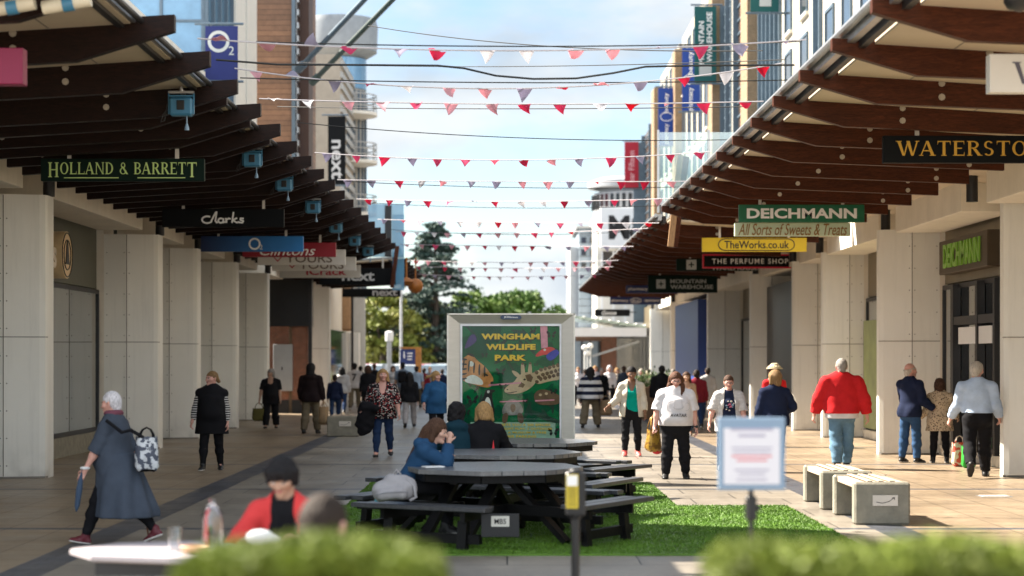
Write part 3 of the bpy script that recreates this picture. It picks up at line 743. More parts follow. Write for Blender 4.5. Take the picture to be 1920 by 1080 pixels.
MS = thing('store_building', 'white drum-topped store carrying a big white sign with black letters, far right', 'building')
d = 128.
MB().box(X(1120, d), 16, d + 1, d + 12, 0, Z(395, d)).build('wall', M['wall_white'], MS)
MB().lathe((X(1192, d), d + 5, 0), [(2.6, Z(395, d)), (2.6, Z(352, d)), (2.2, Z(352, d) + .05), (2.2, Z(345, d)), (3.0, Z(342, d)), (3.0, Z(330, d)), (2.2, Z(322, d))], 30).build('drum_roof', mat('grey_drum', (.30, .31, .33), .5), MS, 'y')
b = MB()
for i in range(20):
    a = math.pi + math.pi * i / 19
    b.box(X(1192, d) + 2.62 * math.cos(a) - .12, X(1192, d) + 2.62 * math.cos(a) + .12, d + 5 + 2.62 * math.sin(a) - .05, d + 5 + 2.62 * math.sin(a) + .05, Z(385, d), Z(356, d))
b.build('drum_window', M['glass_dk'], MS)
o = MB().box(X(1125, d), X(1222, d), d - .4, d + .3, Z(466, d), Z(389, d), 0, .03).build('sign_panel', M['white'], MS)
text_mb('M&S', 3.5, 1.62, .05, ext=.03).xf(Matrix.Translation((X(1190, d) + .0, d - .4, Z(427, d)))).build('sign_lettering', M['black'], o)
MB().box(X(1128, d), X(1200, d), d + .6, d + .99, Z(505, d), Z(470, d)).build('window_band', M['glass_dk'], MS)
for px in (1128, 1150, 1172): MB().box(X(px, d), X(px + 3, d), d + .4, d + .58, 0, Z(470, d)).build('mullion', M['white'], MS)

GB = thing('office_building', 'blue grey clad block with a stair tower left of the big white sign', 'building')
d = 136.
MB().box(X(1086, d), X(1124, d), d, d + 10, 0, Z(428, d)).build('wall', mat('blue_grey_cladding', (.20, .25, .30), .5, kind='boards', scale=2., col2=(.25, .30, .35)), GB)
MB().box(X(1080, d), X(1130, d), d - .3, d + 10.2, Z(428, d), Z(424, d)).build('roof_edge', M['grey'], GB)
for py in (445, 468, 492):
    for px in (1090, 1106): MB().box(X(px, d), X(px + 9, d), d - .05, d + .05, Z(py + 11, d), Z(py, d)).build('window', M['glass_dk'], GB)
MB().box(X(1070, d), X(1086, d), d + 1, d + 9, 0, Z(462, d)).build('stair_tower', M['grey'], GB)

PV = thing('shop_pavilion', 'low shop with green glass canopy and pale blue front, far right', 'building')
d = 110.
MB().prism([(X(1072, d), Z(594, d)), (X(1205, d), Z(612, d)), (X(1205, d), Z(616, d)), (X(1072, d), Z(598, d))], d - 3, d + 6, 'y').build('glass_canopy', mat('green_canopy_glass', (.42, .52, .42), .2, var=.1, alpha=.8), PV)
b = MB()
for px in np.arange(1075, 1206, 16): b.box(X(px, d), X(px, d) + .08, d - 3, d + 6, Z(596 + (px - 1072) * .135, d) + .01, Z(594 + (px - 1072) * .135, d) + .06)
b.box(X(1072, d), X(1205, d), d - 3.1, d - 3, Z(632, d), Z(616, d))
b.build('canopy_rib', M['white'], PV)
MB().box(X(1078, d), X(1128, d), d + 2, d + 8, 0, 3.6).build('blue_wall', mat('pale_blue_wall', (.30, .36, .42), .5), PV)
MB().box(X(1130, d), X(1160, d), d + 2, d + 8, 0, 3.6).build('brick_panel', M['brick'], PV)
MB().box(X(1160, d), 9.0, d + 2, d + 8, 0, 3.6).build('dark_glazing', M['glass_dk'], PV)
for px in (1092, 1108, 1124): MB().box(X(px, d), X(px + 3, d), d + 1.9, d + 2, .2, 3.2).build('mullion', M['dark'], PV)
MB().bar((X(1112, d), d + 1, Z(668, d)), (X(1200, d), d + 1, Z(640, d)), .12, .12).build('handrail', M['steel'], PV)
MB().box(X(1078, d), X(1128, d), d - 1, d - .8, Z(640, d), Z(622, d)).build('timber_fascia', M['timber'], PV)
for px, py in ((1096, 652), (1107, 649), (1101, 662)):
    tag(MB().sphere((X(px, 104), 104, Z(py, 104)), .16, 12, 8).cyl((X(px, 104), 104, 0), (X(px, 104), 104, Z(py, 104) - .14), .035).build('globe_lamp', mat('opal_globe', (.85, .85, .82), .3, var=0), None, 'y'),
        {1096: 'white globe lamp on a thin pole, leftmost of three before the blue shop', 1107: 'white globe lamp on a thin pole, rightmost of three before the blue shop', 1101: 'white globe lamp on a thin pole, lowest of three before the blue shop'}[px], 'lamp', 'globe lamps before the far shop')
# ================================================================ hanging signs
def hang_sign(x0, x1, d, z0, z1, m, label, root_name='hanging_sign', lit=None, hang=True, frame=None, th=.1):
    b = MB().box(x0, x1, d - th / 2, d + th / 2, z0, z1, 0, .006)
    s = b.build(root_name, m); tag(s, label, 'shop sign', 'shop signs hanging below the canopies')
    if hang:
        for k_ in (.17, .83):
            x = x0 + (x1 - x0) * k_
            MB().box(x - .025, x + .025, d - .015, d + .015, z1, z1 + .34).build('hanger', M['alu'], s)
    if frame: 
        f = MB(); t = .035
        f.box(x0 - .002, x1 + .002, d - th / 2 - .012, d + th / 2, z0 - .002, z0 + t).box(x0 - .002, x1 + .002, d - th / 2 - .012, d + th / 2, z1 - t, z1 + .002)
        f.box(x0 - .002, x0 + t, d - th / 2 - .011, d + th / 2, z0 + t, z1 - t).box(x1 - t, x1 + .002, d - th / 2 - .011, d + th / 2, z0 + t, z1 - t)
        f.build('border', frame, s)
    return s
KS = 1.0
def sd(py): return 2.70 * FPX / (671 - py)
def put(b, s, x, z, d, m, th=.1, name='lettering'):
    b.v = [(v[0] * KS, v[1], v[2] * KS) for v in b.v]
    return b.xf(Matrix.Translation((x, d - th / 2 - .001, z))).build(name, m, s)
def sg(px0, py0, px1, py1, d): return X(px0, d), X(px1, d), Z(py1, d), Z(py0, d)
m_green = mat('lime_letter', (.58, .74, .26), .5, var=0)
m_wh = mat('white_letter', (.80, .80, .78), .5, var=0)
m_gold = mat('gold_letter', (.62, .36, .05), .35, var=0, metal=.3)
m_bk = mat('black_sign', (.005, .006, .007), .6, var=.1, spec=.12)
m_gn = mat('dark_green_sign', (.004, .015, .011), .6, var=.1, spec=.12)
# 1 lime serif letters on dark green
d = sd(298); KS = d / 30.6; a = sg(78, 298, 384, 340, d); s = hang_sign(*a[:2], d, *a[2:], m_gn, 'dark green hanging sign with lime green serif capitals, nearest on the left')
xc, zc = (a[0] + a[1]) / 2, (a[2] + a[3]) / 2
put(serif_mb('HOLLAND & BARRETT', 2.36, .235, small=(0, 16)), s, xc, zc, d, m_green)
put(MB().box(-.93, -.06, -.006, 0, -.135, -.12).xf(Matrix.Translation((0, 0, 0))), s, xc, zc, d, m_green, name='underline')
put(MB().box(.24, 1.0, -.006, 0, -.135, -.12), s, xc, zc, d, m_green, name='underline')
# 2 script
d = sd(392); KS = d / 41.; a = sg(305, 392, 533, 426, d); s = hang_sign(*a[:2], d, *a[2:], m_bk, 'black hanging sign with white handwritten script, second on the left')
scr = [arc_pts(.20, .30, .22, .30, 60, 330, 14), [(.36, .12), (.55, .9), (.60, 1.0), (.55, .2), (.60, .05), (.66, .1)], arc_pts(.78, .22, .11, .2, 60, 360, 10) + [(.89, .4), (.88, .05), (.96, .1)], [(1.0, .42), (1.02, .05), (1.02, .3), (1.12, .42), (1.18, .38)], [(1.26, .05), (1.32, .95)], [(1.28, .25), (1.46, .44)], [(1.30, .25), (1.46, .04), (1.54, .1)], [(1.74, .4), (1.62, .42), (1.62, .28), (1.74, .18), (1.70, .04), (1.56, .06)]]
put(stroke_mb([[(p_[0] * .50 - .46, p_[1] * .24 - .11) for p_ in q] for q in scr], .036), s, X(421, d), (a[2] + a[3]) / 2, d, m_wh)
# 3 blue gradient with O2
d = sd(443); KS = d / 48.7; a = sg(377, 443, 569, 472, d); s = hang_sign(*a[:2], d, *a[2:], mat('blue_sign', (.005, .012, .06), .35, kind='grad', col2=(.02, .22, .62), var=.1), 'blue hanging sign shading from navy to bright blue, with a round white letter')
s.data.transform(Matrix.Translation((-(a[0] + a[1]) / 2, 0, 0))); s.location.x = (a[0] + a[1]) / 2
def o2(k_): return stroke_mb([[(x_ * k_, z_ * k_) for x_, z_ in arc_pts(0, 0, .13, .13, 0, 360, 24)]], .045 * k_), text_mb('2', None, .12 * k_)
o_, t_ = o2(1.0)
o_ = put(o_, s, 0, (a[2] + a[3]) / 2, d, m_wh); o_.location.x = X(478, d) - s.location.x
t_ = put(t_, s, 0, (a[2] + a[3]) / 2 - .08 * KS, d, m_wh); t_.location.x = X(488, d) - s.location.x + .03 * KS
for c in s.children:
    if c.name.startswith('hanger'): c.location.x -= s.location.x
# 4.. further left
d = sd(455); KS = d / 53.5; a = sg(455, 455, 630, 482, d); s = hang_sign(*a[:2], d, *a[2:], mat('crimson_sign', (.26, .008, .02), .4, var=.05), 'crimson hanging sign with white italic script, left side')
put(text_mb('Clintons', 1.55, .27, .005, .35), s, X(540, d), (a[2] + a[3]) / 2 - .02, d, m_wh)
m_ws = mat('white_sign', (.62, .60, .57), .5, var=.04); m_brn = mat('taupe_letter', (.13, .09, .07), .5, var=0)
heart = [(0, -.10), (.09, 0), (.10, .05), (.06, .09), (.02, .07), (0, .04), (-.02, .07), (-.06, .09), (-.10, .05), (-.09, 0)]
m_rd = mat('red_letter', (.45, .01, .04), .5, var=0)
for d0, px, lab in ((57.6, (483, 468, 648, 497), 'white hanging sign with brown capitals and a heart, the nearer of two'), (60.2, (510, 482, 668, 508), 'white hanging sign with brown capitals and a heart, the further of two')):
    d = sd(px[1]); KS = d / d0; a = sg(*px, d); s = hang_sign(*a[:2], d, *a[2:], m_ws, lab)
    put(text_mb('YOURS', 1.4, .25, .01), s, X((px[0] + px[2]) / 2 + 14, d), (a[2] + a[3]) / 2 - .03, d, m_brn)
    put(stroke_mb([[(p_[0] * 1.2, p_[1] * 1.2) for p_ in heart + heart[:1]]], .03), s, X(px[0] + 38, d), (a[2] + a[3]) / 2, d, m_rd, name='heart')
d = sd(497); KS = d / 62.; a = sg(525, 497, 676, 521, d); s = hang_sign(*a[:2], d, *a[2:], m_ws, 'white hanging sign with bold raspberry lettering, left side')
put(text_mb('iCrack', 1.3, .24, .02), s, X(612, d), (a[2] + a[3]) / 2, d, m_rd)
def next_word(s, x, z, d, w, h):
    put(text_mb('next', w, h, .02, spacing=.95), s, x, z, d, mat('silver_letter', (.50, .50, .50), .4, var=0))
d = sd(503); KS = d / 65.; a = sg(600, 503, 742, 534, d); s = hang_sign(*a[:2], d, *a[2:], m_bk, 'black hanging sign with silver lowercase letters, upper one at the left canopy end')
next_word(s, X(672, d), (a[2] + a[3]) / 2, d, 1.1, .30)
d = sd(541); KS = d / 80.; a = sg(642, 541, 751, 557, d); s = hang_sign(*a[:2], d, *a[2:], m_bk, 'narrow black hanging sign with silver lowercase letters, lowest at the left canopy end', hang=False)
next_word(s, X(722, d), (a[2] + a[3]) / 2, d, 1.05, .26)
MB().cyl((X(660, d), d + .12, 0), (X(660, d), d + .12, 4.9), .05).build('support_pole', M['dark'], s)
# plain magenta sign at the very left
d = sd(92); KS = d / 19.; a = sg(-420, 92, 47, 160, d); s = hang_sign(*a[:2], d, *a[2:], mat('magenta_sign', (.20, .004, .045), .45, var=.04), 'plain magenta hanging sign cut off by the left edge', th=.16)
# right side
d = sd(103); KS = d / 19.4; a = sg(1852, 103, 2330, 175, d); s = hang_sign(*a[:2], d, *a[2:], mat('ivory_sign', (.60, .58, .53), .5, var=.03), 'ivory hanging sign with a large dark serif letter, cut off by the right edge', th=.14)
put(serif_mb('W', .34, .22), s, X(1926, d), (a[2] + a[3]) / 2 + .0, d, mat('slate_letter', (.08, .075, .10), .5, var=0), th=.14)
d = sd(255); KS = d / 24.8; a = sg(1655, 255, 2032, 306, d); s = hang_sign(*a[:2], d, *a[2:], m_bk, 'black hanging sign with gold serif capitals, right side')
put(serif_mb('WATERSTONES', 2.26, .19), s, X(1678, d) + 1.13 * KS, (a[2] + a[3]) / 2 + .01, d, m_gold)
d = sd(384); KS = d / 40.2; a = sg(1385, 384, 1620, 417, d); s = hang_sign(*a[:2], d, *a[2:], mat('emerald_sign', (.0, .11, .045), .4, var=.05), 'emerald green hanging sign with bold white capitals, right side')
put(text_mb('DEICHMANN', 2.3, .215, .032), s, (a[0] + a[1]) / 2 + .0, (a[2] + a[3]) / 2, d, m_wh)
d = sd(384) + .3; KS = d / 41.; a = sg(1377, 418, 1594, 443, d); s = hang_sign(*a[:2], d, *a[2:], mat('mint_sign', (.52, .60, .42), .5, var=.03), 'pale mint hanging sign with brown handwriting, under the emerald one', hang=False)
put(text_mb('All Sorts of Sweets & Treats', 2.32, .25, .004, .3), s, (a[0] + a[1]) / 2, (a[2] + a[3]) / 2, d, mat('ochre_letter', (.26, .13, .03), .5, var=0))
d = sd(446); KS = d / 48.; a = sg(1316, 446, 1512, 472, d); s = hang_sign(*a[:2], d, *a[2:], MATS['yellow_sign'], 'yellow hanging sign with black lettering in an oval outline')
put(text_mb('TheWorks.co.uk', 1.62, .19, .012), s, (a[0] + a[1]) / 2 + .05, (a[2] + a[3]) / 2, d, M['black'])
put(stroke_mb([arc_pts(-.72, 0, .18, .145, 90, 270, 10) + arc_pts(.82, 0, .18, .145, -90, 90, 10) + [(-.72, .145)]], .022), s, (a[0] + a[1]) / 2, (a[2] + a[3]) / 2, d, M['black'], name='oval_outline')
d = sd(477); KS = d / 53.; a = sg(1317, 477, 1495, 503, d); s = hang_sign(*a[:2], d, *a[2:], m_bk, 'black hanging sign with spaced white capitals and a red border', frame=mat('red_border', (.55, .01, .04), .4, var=0))
put(text_mb('THE PERFUME SHOP', 2.1, .14, .01, spacing=1.25), s, (a[0] + a[1]) / 2, (a[2] + a[3]) / 2, d, m_wh)
def cross_box(s, x, z, d, k_):
    put(MB().box(-k_, k_, -.006, 0, -k_, k_), s, x, z, d, mat('pale_grey_letter', (.45, .47, .46), .5, var=0), name='emblem')
    put(MB().box(-k_ * .55, k_ * .55, -.012, -.006, -k_ * .12, k_ * .12).box(-k_ * .12, k_ * .12, -.0125, -.0055, -k_ * .55, k_ * .55), s, x, z, d, m_gn, name='emblem_cross')
for d0, px, lab, ex, tx in ((60., (1268, 485, 1420, 508), 'dark green hanging sign with a square cross emblem, partly behind the red-bordered sign', 1296, 1370), (65.6, (1215, 516, 1345, 549), 'black hanging sign with a square cross emblem and two lines of pale capitals', 1239, 1290)):
    d = sd(px[1]); KS = d / d0; a = sg(*px, d); s = hang_sign(*a[:2], d, *a[2:], m_gn, lab); zc = (a[2] + a[3]) / 2
    cross_box(s, X(ex, d), zc, d, .155)
    put(text_mb('MOUNTAIN', 1.22, .14, .02), s, X(tx, d), zc + .09 * KS, d, MATS['pale_grey_letter'])
    put(text_mb('WAREHOUSE', 1.46, .14, .02), s, X(tx, d) + .12 * KS, zc - .10 * KS, d, MATS['pale_grey_letter'])
m_bl = mat('navy_blue_sign', (.008, .022, .11), .4, var=.05)
for d0, px, tx, lab in ((78., (1174, 535, 1287, 550), ('pharmacy', 'beauty'), 'royal blue hanging sign with pale lowercase words, the nearer one'), (90.5, (1144, 557, 1240, 571), ('pharmacy', 'opticians'), 'royal blue hanging sign with pale lowercase words, the further one')):
    d = sd(px[1]); KS = d / d0; a = sg(*px, d); s = hang_sign(*a[:2], d, *a[2:], m_bl, lab); zc = (a[2] + a[3]) / 2; xc = (a[0] + a[1]) / 2
    put(text_mb(tx[0], .8, .16, .01), s, xc - .75 * KS, zc, d, m_wh); put(text_mb(tx[1], .7, .16, .01), s, xc + .75 * KS, zc, d, m_wh)
    put(stroke_mb([arc_pts(0, 0, .26, .12, 0, 360, 20)], .02), s, xc, zc, d, m_wh, name='oval_outline')
    put(text_mb('Boots', .36, .12, .0, .4), s, xc, zc, d, m_wh)
d = sd(580); KS = d / 100.; a = sg(1115, 580, 1181, 593, d); s = hang_sign(*a[:2], d, *a[2:], m_bk, 'small black hanging sign with white italic word, furthest on the right', hang=False)
put(text_mb('Goose', .75, .22, .01, .3), s, X(1142, d), (a[2] + a[3]) / 2, d, m_wh)
MB().box(X(1176, d), 7.2, d - .03, d + .03, a[2] + .2, a[2] + .26).build('bracket', M['dark'], s)

# ---------------------------------------------------------------- banners on the upper walls
def banner(x_wall, x0, x1, d, z0, z1, m, label):
    t = thing('banner', label, 'banner', (0, 0, 0), 'banners on brackets along the upper walls')
    MB().box(x0, x1, d - .012, d + .012, z0, z1).build('cloth', m, t)
    for z in (z1 + .06, z0 - .04):
        MB().cyl((x_wall, d, z), ((x0 - .15) if x_wall > x1 else (x1 + .15), d, z), .035, n=8).build('bracket', M['post_bl'], t, 'y')
    return t
def vtext(t, s, x, z, d, length, h, m, off=.012, down=False):
    """text running up (or down) the banner"""
    b = text_mb(s, length, h, off)
    return b.xf(Matrix.Translation((x, d - .014, z)) @ Matrix.Rotation(R(90 if down else -90), 4, 'Y')).build('lettering', m, t)
d = 51.; t = banner(-8.3, X(385, d), X(446, d), d, Z(150, d), Z(49, d), mat('indigo_cloth', (.012, .02, .12), .7, var=.1), 'indigo banner with a pale round letter on the blue glass wall, upper left')
o_, t2 = o2(1.9); o_.xf(Matrix.Translation((X(410, d), d - .013, Z(78, d)))).build('lettering', MATS['pale_grey_letter'], t); t2.xf(Matrix.Translation((X(434, d), d - .013, Z(95, d)))).build('lettering', MATS['pale_grey_letter'], t)
d = 86.; t = banner(-8.3, X(615, d), X(648, d), d, Z(346, d), Z(218, d), m_bk, 'black vertical banner with silver lowercase letters, left side')
vtext(t, 'next', X(632, d), Z(299, d), d, 1.75, .5, MATS['silver_letter'], .02, True)
m_tl = mat('teal_cloth', (.006, .085, .085), .7, var=.1)
d = 57.; t = banner(8.3, X(1407, d), X(1460, d), d, Z(22, d), Z(22, d) + 2.4, m_tl, 'teal banner cut off by the top edge, with a pale square emblem')
MB().box(X(1424, d), X(1446, d), d - .02, d - .013, Z(12, d), Z(12, d) + .36).build('emblem', MATS['pale_grey_letter'], t)
d = 74.; t = banner(8.3, X(1302, d), X(1343, d), d, Z(155, d), Z(12, d), m_tl, 'tall teal banner with two lines of pale vertical capitals, right side')
vtext(t, 'MOUNTAIN', X(1315, d), Z(80, d), d, 1.65, .21, m_wh, .02); vtext(t, 'WAREHOUSE', X(1330, d), Z(70, d), d, 1.95, .21, m_wh, .02)
MB().box(X(1311, d), X(1334, d), d - .02, d - .013, Z(142, d), Z(121, d)).build('emblem', MATS['pale_grey_letter'], t)
m_rb = mat('royal_blue_cloth', (.012, .05, .27), .7, var=.1)
for d, x0, x1, y0, y1, lab in ((79., 1279, 1312, 90, 208, 'royal blue vertical banner with pale lowercase words, beside the tall teal banner'), (92., 1234, 1266, 165, 273, 'royal blue vertical banner with pale lowercase words, lower and further of two')):
    t = banner(8.3, X(x0, d), X(x1, d), d, Z(y1, d), Z(y0, d), m_rb, lab); xc = X((x0 + x1) / 2, d)
    vtext(t, 'beauty', xc, Z(y0 + 28, d), d, .95, .26, m_wh); vtext(t, 'pharmacy', xc, Z(y1 - 22, d), d, .95, .26, m_wh)
    stroke_mb([arc_pts(0, 0, .3, .2, 0, 360, 20)], .03).xf(Matrix.Translation((xc, d - .013, Z((y0 + y1) / 2, d)))).build('oval_outline', m_wh, t)
d = 117.; t = banner(8.3, X(1171, d), X(1197, d), d, Z(353, d), Z(266, d), mat('red_cloth', (.36, .012, .03), .7, var=.08), 'red vertical banner with pale lettering, furthest on the right')
vtext(t, 'bar Fifteen', X(1184, d), Z(312, d), d, 1.9, .36, mat('pink_letter', (.65, .35, .38), .5, var=0))
MB().box(X(1188, d), X(1215, d), d + .1, d + .2, 4, 15).build('mast', M['post_bl'], t)

# ---------------------------------------------------------------- blue floodlights / cameras below the canopy
m_fb = mat('sky_blue_casing', (.045, .17, .28), .4, var=.1)
for i, (px, py) in enumerate(((340, 201), (473, 300), (533, 347), (587, 390), (630, 428), (665, 453), (690, 473))):
    d = round((2.95 * FPX / (671 - py) - 16.3) / 2.15) * 2.15 + 16.3 - .2; x = X(px, d); z = Z(py, d)
    t = thing('floodlight', 'sky blue boxed floodlight below the left canopy, ' + ['nearest of the row', 'second nearest of the row', 'third nearest of the row', 'middle one of seven', 'third from the far end', 'second from the far end', 'furthest of the row'][i], 'floodlight', (x, d, z), 'blue floodlights below the left canopy')
    b = MB().box(-.17, .17, -.09, .12, -.13, .14, 0, .03).box(-.19, -.175, -.03, .03, -.1, .2).box(.175, .19, -.03, .03, -.1, .2)
    b.box(-.17, .17, -.095, .1, .145, .165)
    b.build('casing', m_fb, t)
    MB().box(-.05, .06, -.115, -.092, -.05, .09, 0, .008).build('lens_panel', M['black'], t)
    MB().box(-.19, .19, -.025, .025, .2, .235).cyl((0, 0, .235), (0, 0, max(.3, (4.95 - z) / .9)), .025).box(-.03, .03, 0, .2, .2, .26).build('bracket', M['steel'], t); t.scale = (.8, .8, .8)
    MB().tube([(-.18, .02, 0), (-.28, .0, -.12), (-.3, 0, -.22), (-.25, 0, -.2), (-.2, 0, .05)], .012).build('cable', M['cord'], t)
    MB().cyl((.08, 0, -.12), (.08, 0, -.24), .010).lathe((.08, 0, -.34), [(.036, 0), (.032, .04), (.014, .10)], 10).build('plug', mat('pale_blue_plastic', (.18, .27, .36), .4), t, 'y')
for px, py, d, lab in ((20, 14, 16.0, 'cream tube spotlight under the left canopy, at the top left corner'), (125, 8, 16.1, 'cream tube spotlight under the left canopy, right of the corner one')):
    t = thing('spotlight', lab, 'spotlight', (X(px, d), d, Z(py, d)))
    MB().cyl((-.2, 0, -.03), (.2, 0, .04), .06, n=12).build('barrel', mat('cream_plastic', (.55, .50, .38), .4), t, 'y')
    MB().cyl((-.03, 0, -.005), (.06, 0, .01), .064, n=12).build('clip', m_fb, t, 'y')
    MB().cyl((.0, 0, .05), (.0, 0, .25), .015).build('bracket', M['dark'], t)
d = 64.; t = thing('dome_camera', 'white dome security camera hanging below the further right canopy', 'security camera', (X(1226, d), d, Z(484, d)))
MB().lathe((0, 0, 0), [(.06, .32), (.2, .24), (.22, .05), (.2, 0)], 16).build('housing', M['white'], t, 'y')
MB().sphere((0, 0, 0), .17, 14, 8, sc=(1, 1, .9)).build('dome', M['dark'], t, 'full')
MB().cyl((0, 0, .3), (0, 0, .5), .03).build('stem', M['white'], t)
d = 15.5; t = thing('dome_camera', 'dark security camera at the top right corner under the canopy', 'security camera', (X(1912, d), d, Z(8, d)))
MB().lathe((0, 0, 0), [(.05, .2), (.12, .14), (.13, .02), (.10, -.03), (.02, -.06)], 16).build('housing', M['dark'], t, 'y')
d = 24.; 
# round shop emblem and 3D letters left
t = thing('emblem_sign', 'round gold and cream emblem sign standing out from the first left shop fascia', 'shop sign')
b = MB().cyl((-8.29, 34.9, 3.72), (-8.0, 34.9, 3.72), .43, n=28); b.v = [(v[0], v[1] * 1 , v[2]) for v in b.v]
b.build('disc', mat('cream_gold', (.75, .56, .32), .4), t, 'y')
b = MB(); 
for r_ in (.40, .27): b.tube([(-7.995, 34.9 + r_ * math.cos(a), 3.72 + r_ * math.sin(a)) for a in np.linspace(0, 6.283, 28)], .012)
b.build('ring', M['black'], t)
MB().prism([(34.9 - .14, 3.55), (34.9 + .14, 3.55), (34.9 + .05, 3.92), (34.9, 3.99), (34.9 - .05, 3.92)], -8.001, -7.985, 'x').build('motif', M['black'], t)
b = text_mb('larks', 1.5, .52, .03, ext=.14); b.xf(Matrix.Translation((-8.13, 33.3, 3.7)) @ Matrix.Rotation(R(90), 4, 'Z')).build('lettering', mat('cream_letter', (.62, .52, .40), .4, var=0), t)
MB().box(-8.29, -8.13, 32.4, 34.4, 3.66, 3.74).build('rail', M['olive'], t)

# ================================================================ bunting and cables
pcol = [mat('crimson_pennant', (.55, .012, .06), .8, var=.06), mat('lilac_pennant', (.36, .33, .43), .8, var=.06), mat('pale_pink_pennant', (.66, .38, .43), .8, var=.06), mat('rose_pennant', (.62, .06, .16), .8, var=.06), mat('white_pennant', (.70, .68, .70), .8, var=.06)]
for m_ in pcol:
    g = NT.__new__(NT); g.t = m_.node_tree; bs = [n for n in g.t.nodes if n.type == 'BSDF_PRINCIPLED'][0]; ou = [n for n in g.t.nodes if n.type == 'OUTPUT_MATERIAL'][0]
    tr = g('BsdfTranslucent', Color=bs.inputs['Base Color'].links[0].from_socket)
    g.t.links.new(g('MixShader', Fac=.5, _1=bs.outputs[0], _2=tr.outputs[0]).outputs[0], ou.inputs[0])
def catenary(p, q, sag, n=25):
    p, q = Vector(p), Vector(q)
    return [p.lerp(q, i / (n - 1)) - Vector((0, 0, sag * 4 * (i / (n - 1)) * (1 - i / (n - 1)))) for i in range(n)]
rb = random.Random(11)
rows = [(370, 72, 1512, 74, 95, 'first'), (440, 128, 1470, 118, 166, 'second'), (486, 185, 1432, 190, 195, 'third'), (590, 286, 1335, 284, 300, 'fourth'), (632, 337, 1288, 340, 339, 'fifth'), (668, 373, 1262, 372, 378, 'sixth'), (708, 411, 1236, 418, 417, 'seventh'), (742, 434, 1215, 428, 437, 'eighth'), (752, 458, 1188, 462, 460, 'ninth'), (766, 488, 1160, 488, 492, 'tenth'), (775, 499, 1150, 500, 503, 'eleventh'), (783, 514, 1128, 514, 519, 'twelfth')]
PEN = []
for i in range(5):
    b = MB(); nx, nz = 4, 4; v = []; tw = [(.02, .03), (-.03, .05), (.05, -.03), (-.02, -.05), (.04, .04)][i]
    for j in range(nz + 1):
        fz = j / nz; half = .1 * (1 - fz)
        for k_ in range(nx + 1):
            u = (k_ / nx - .5) * 2 * half
            v.append((u + tw[0] * fz * fz, tw[1] * math.sin(fz * 2.2) + .012 * math.sin(u * 40 + i), -.16 * fz - .004))
    f = [(j * (nx + 1) + k_, j * (nx + 1) + k_ + 1, (j + 1) * (nx + 1) + k_ + 1, (j + 1) * (nx + 1) + k_) for j in range(nz) for k_ in range(nx)]
    b.add(v, f)
    m2 = MB().add([(p_[0], p_[1] + .003, p_[2]) for p_ in b.v], [tuple(reversed(q)) for q in b.f]); b.add(m2.v, m2.f)
    PEN.append((b.v, b.f))
PMESH = {}
for ri, (xa, ya, xb, yb, ym, nm) in enumerate(rows):
    da = 3.2 * FPX / (951 - xa); db = 3.2 * FPX / (xb - 951)
    p = Vector((-3.2, da, Z(ya, da))); q = Vector((3.2, db, Z(yb, db))); dm = (da + db) / 2
    sag = max(.02, (p.z + q.z) / 2 - Z(ym, dm))
    pts = catenary(p, q, sag, 33)
    root = MB().tube(pts, .008, 5).build('bunting_string', mat('pale_cord', (.45, .42, .44), .7))
    tag(root, 'string of pink, red and lilac pennants across the street, %s from the camera' % nm, 'bunting', 'bunting strings across the street')
    n = 14
    for k_ in range(n):
        t = (k_ + .5 + rb.uniform(-.12, .12)) / n * 32; i0 = int(t); pos = pts[i0].lerp(pts[min(i0 + 1, 32)], t - i0)
        ci = [0, 2, 1, 3, 2, 1, 3, 4][(k_ + ri * 3 + rb.randrange(2)) % 8]; si = rb.randrange(5)
        key = (ci, si)
        if key not in PMESH:
            me_o = MB().add(*PEN[si]).build('pennant', pcol[ci], None, 'full'); PMESH[key] = me_o.data; bpy.data.objects.remove(me_o)
        o = bpy.data.objects.new('pennant', PMESH[key]); COL.objects.link(o); o.parent = root
        wind = rb.gauss(0, .5) if ri > 2 else rb.gauss(.2, 1.15)
        o.location = pos; o.rotation_euler = (wind, rb.gauss(0, .08), rb.gauss(0, .22)); sc = rb.uniform(.78, .98); o.scale = (sc, sc, sc)
cabs = [(690, 48, 1430, 95, 30, 85, .0, 22), (480, 78, 1500, 78, 20, 87, .0, 21), (560, 117, 1470, 112, 45, 125, 0, 24), (410, 112, 1490, 122, 20, 124, .0, 22), (450, 146, 1480, 150, 22, 155, 0, 23), (520, 200, 1400, 200, 30, 204, 0, 27), (560, 230, 1365, 262, 30, 258, 0, 30), (650, 340, 1290, 350, 35, 352, 0, 38), (690, 380, 1250, 385, 44, 390, 0, 44), (730, 430, 1215, 432, 50, 440, 0, 50)]
for i, (xa, ya, xb, yb, da, ym, _, db) in enumerate(cabs):
    p = (X(xa, da), da, Z(ya, da)); q = (X(xb, db), db, Z(yb, db)); dm = (da + db) / 2
    pts = catenary(p, q, max(.01, (p[2] + q[2]) / 2 - Z(ym, dm)), 25)
    if i == 3:
        pts = [Vector((X(px, 22), 22, Z(py, 22))) for px, py in ((405, 112), (520, 121), (700, 122), (820, 123), (870, 128), (930, 142), (1000, 148), (1080, 147), (1150, 137), (1210, 125), (1300, 123), (1490, 122))]
    tag(MB().tube(pts, 0.007 if i != 3 else .012, 5).build('overhead_cable', M['cord']), 'thin black cable strung across the street between the canopies' if i != 3 else 'thicker black cable with a deep sag in its middle, across the street', 'cable', 'cables across the street' if i != 3 else None)

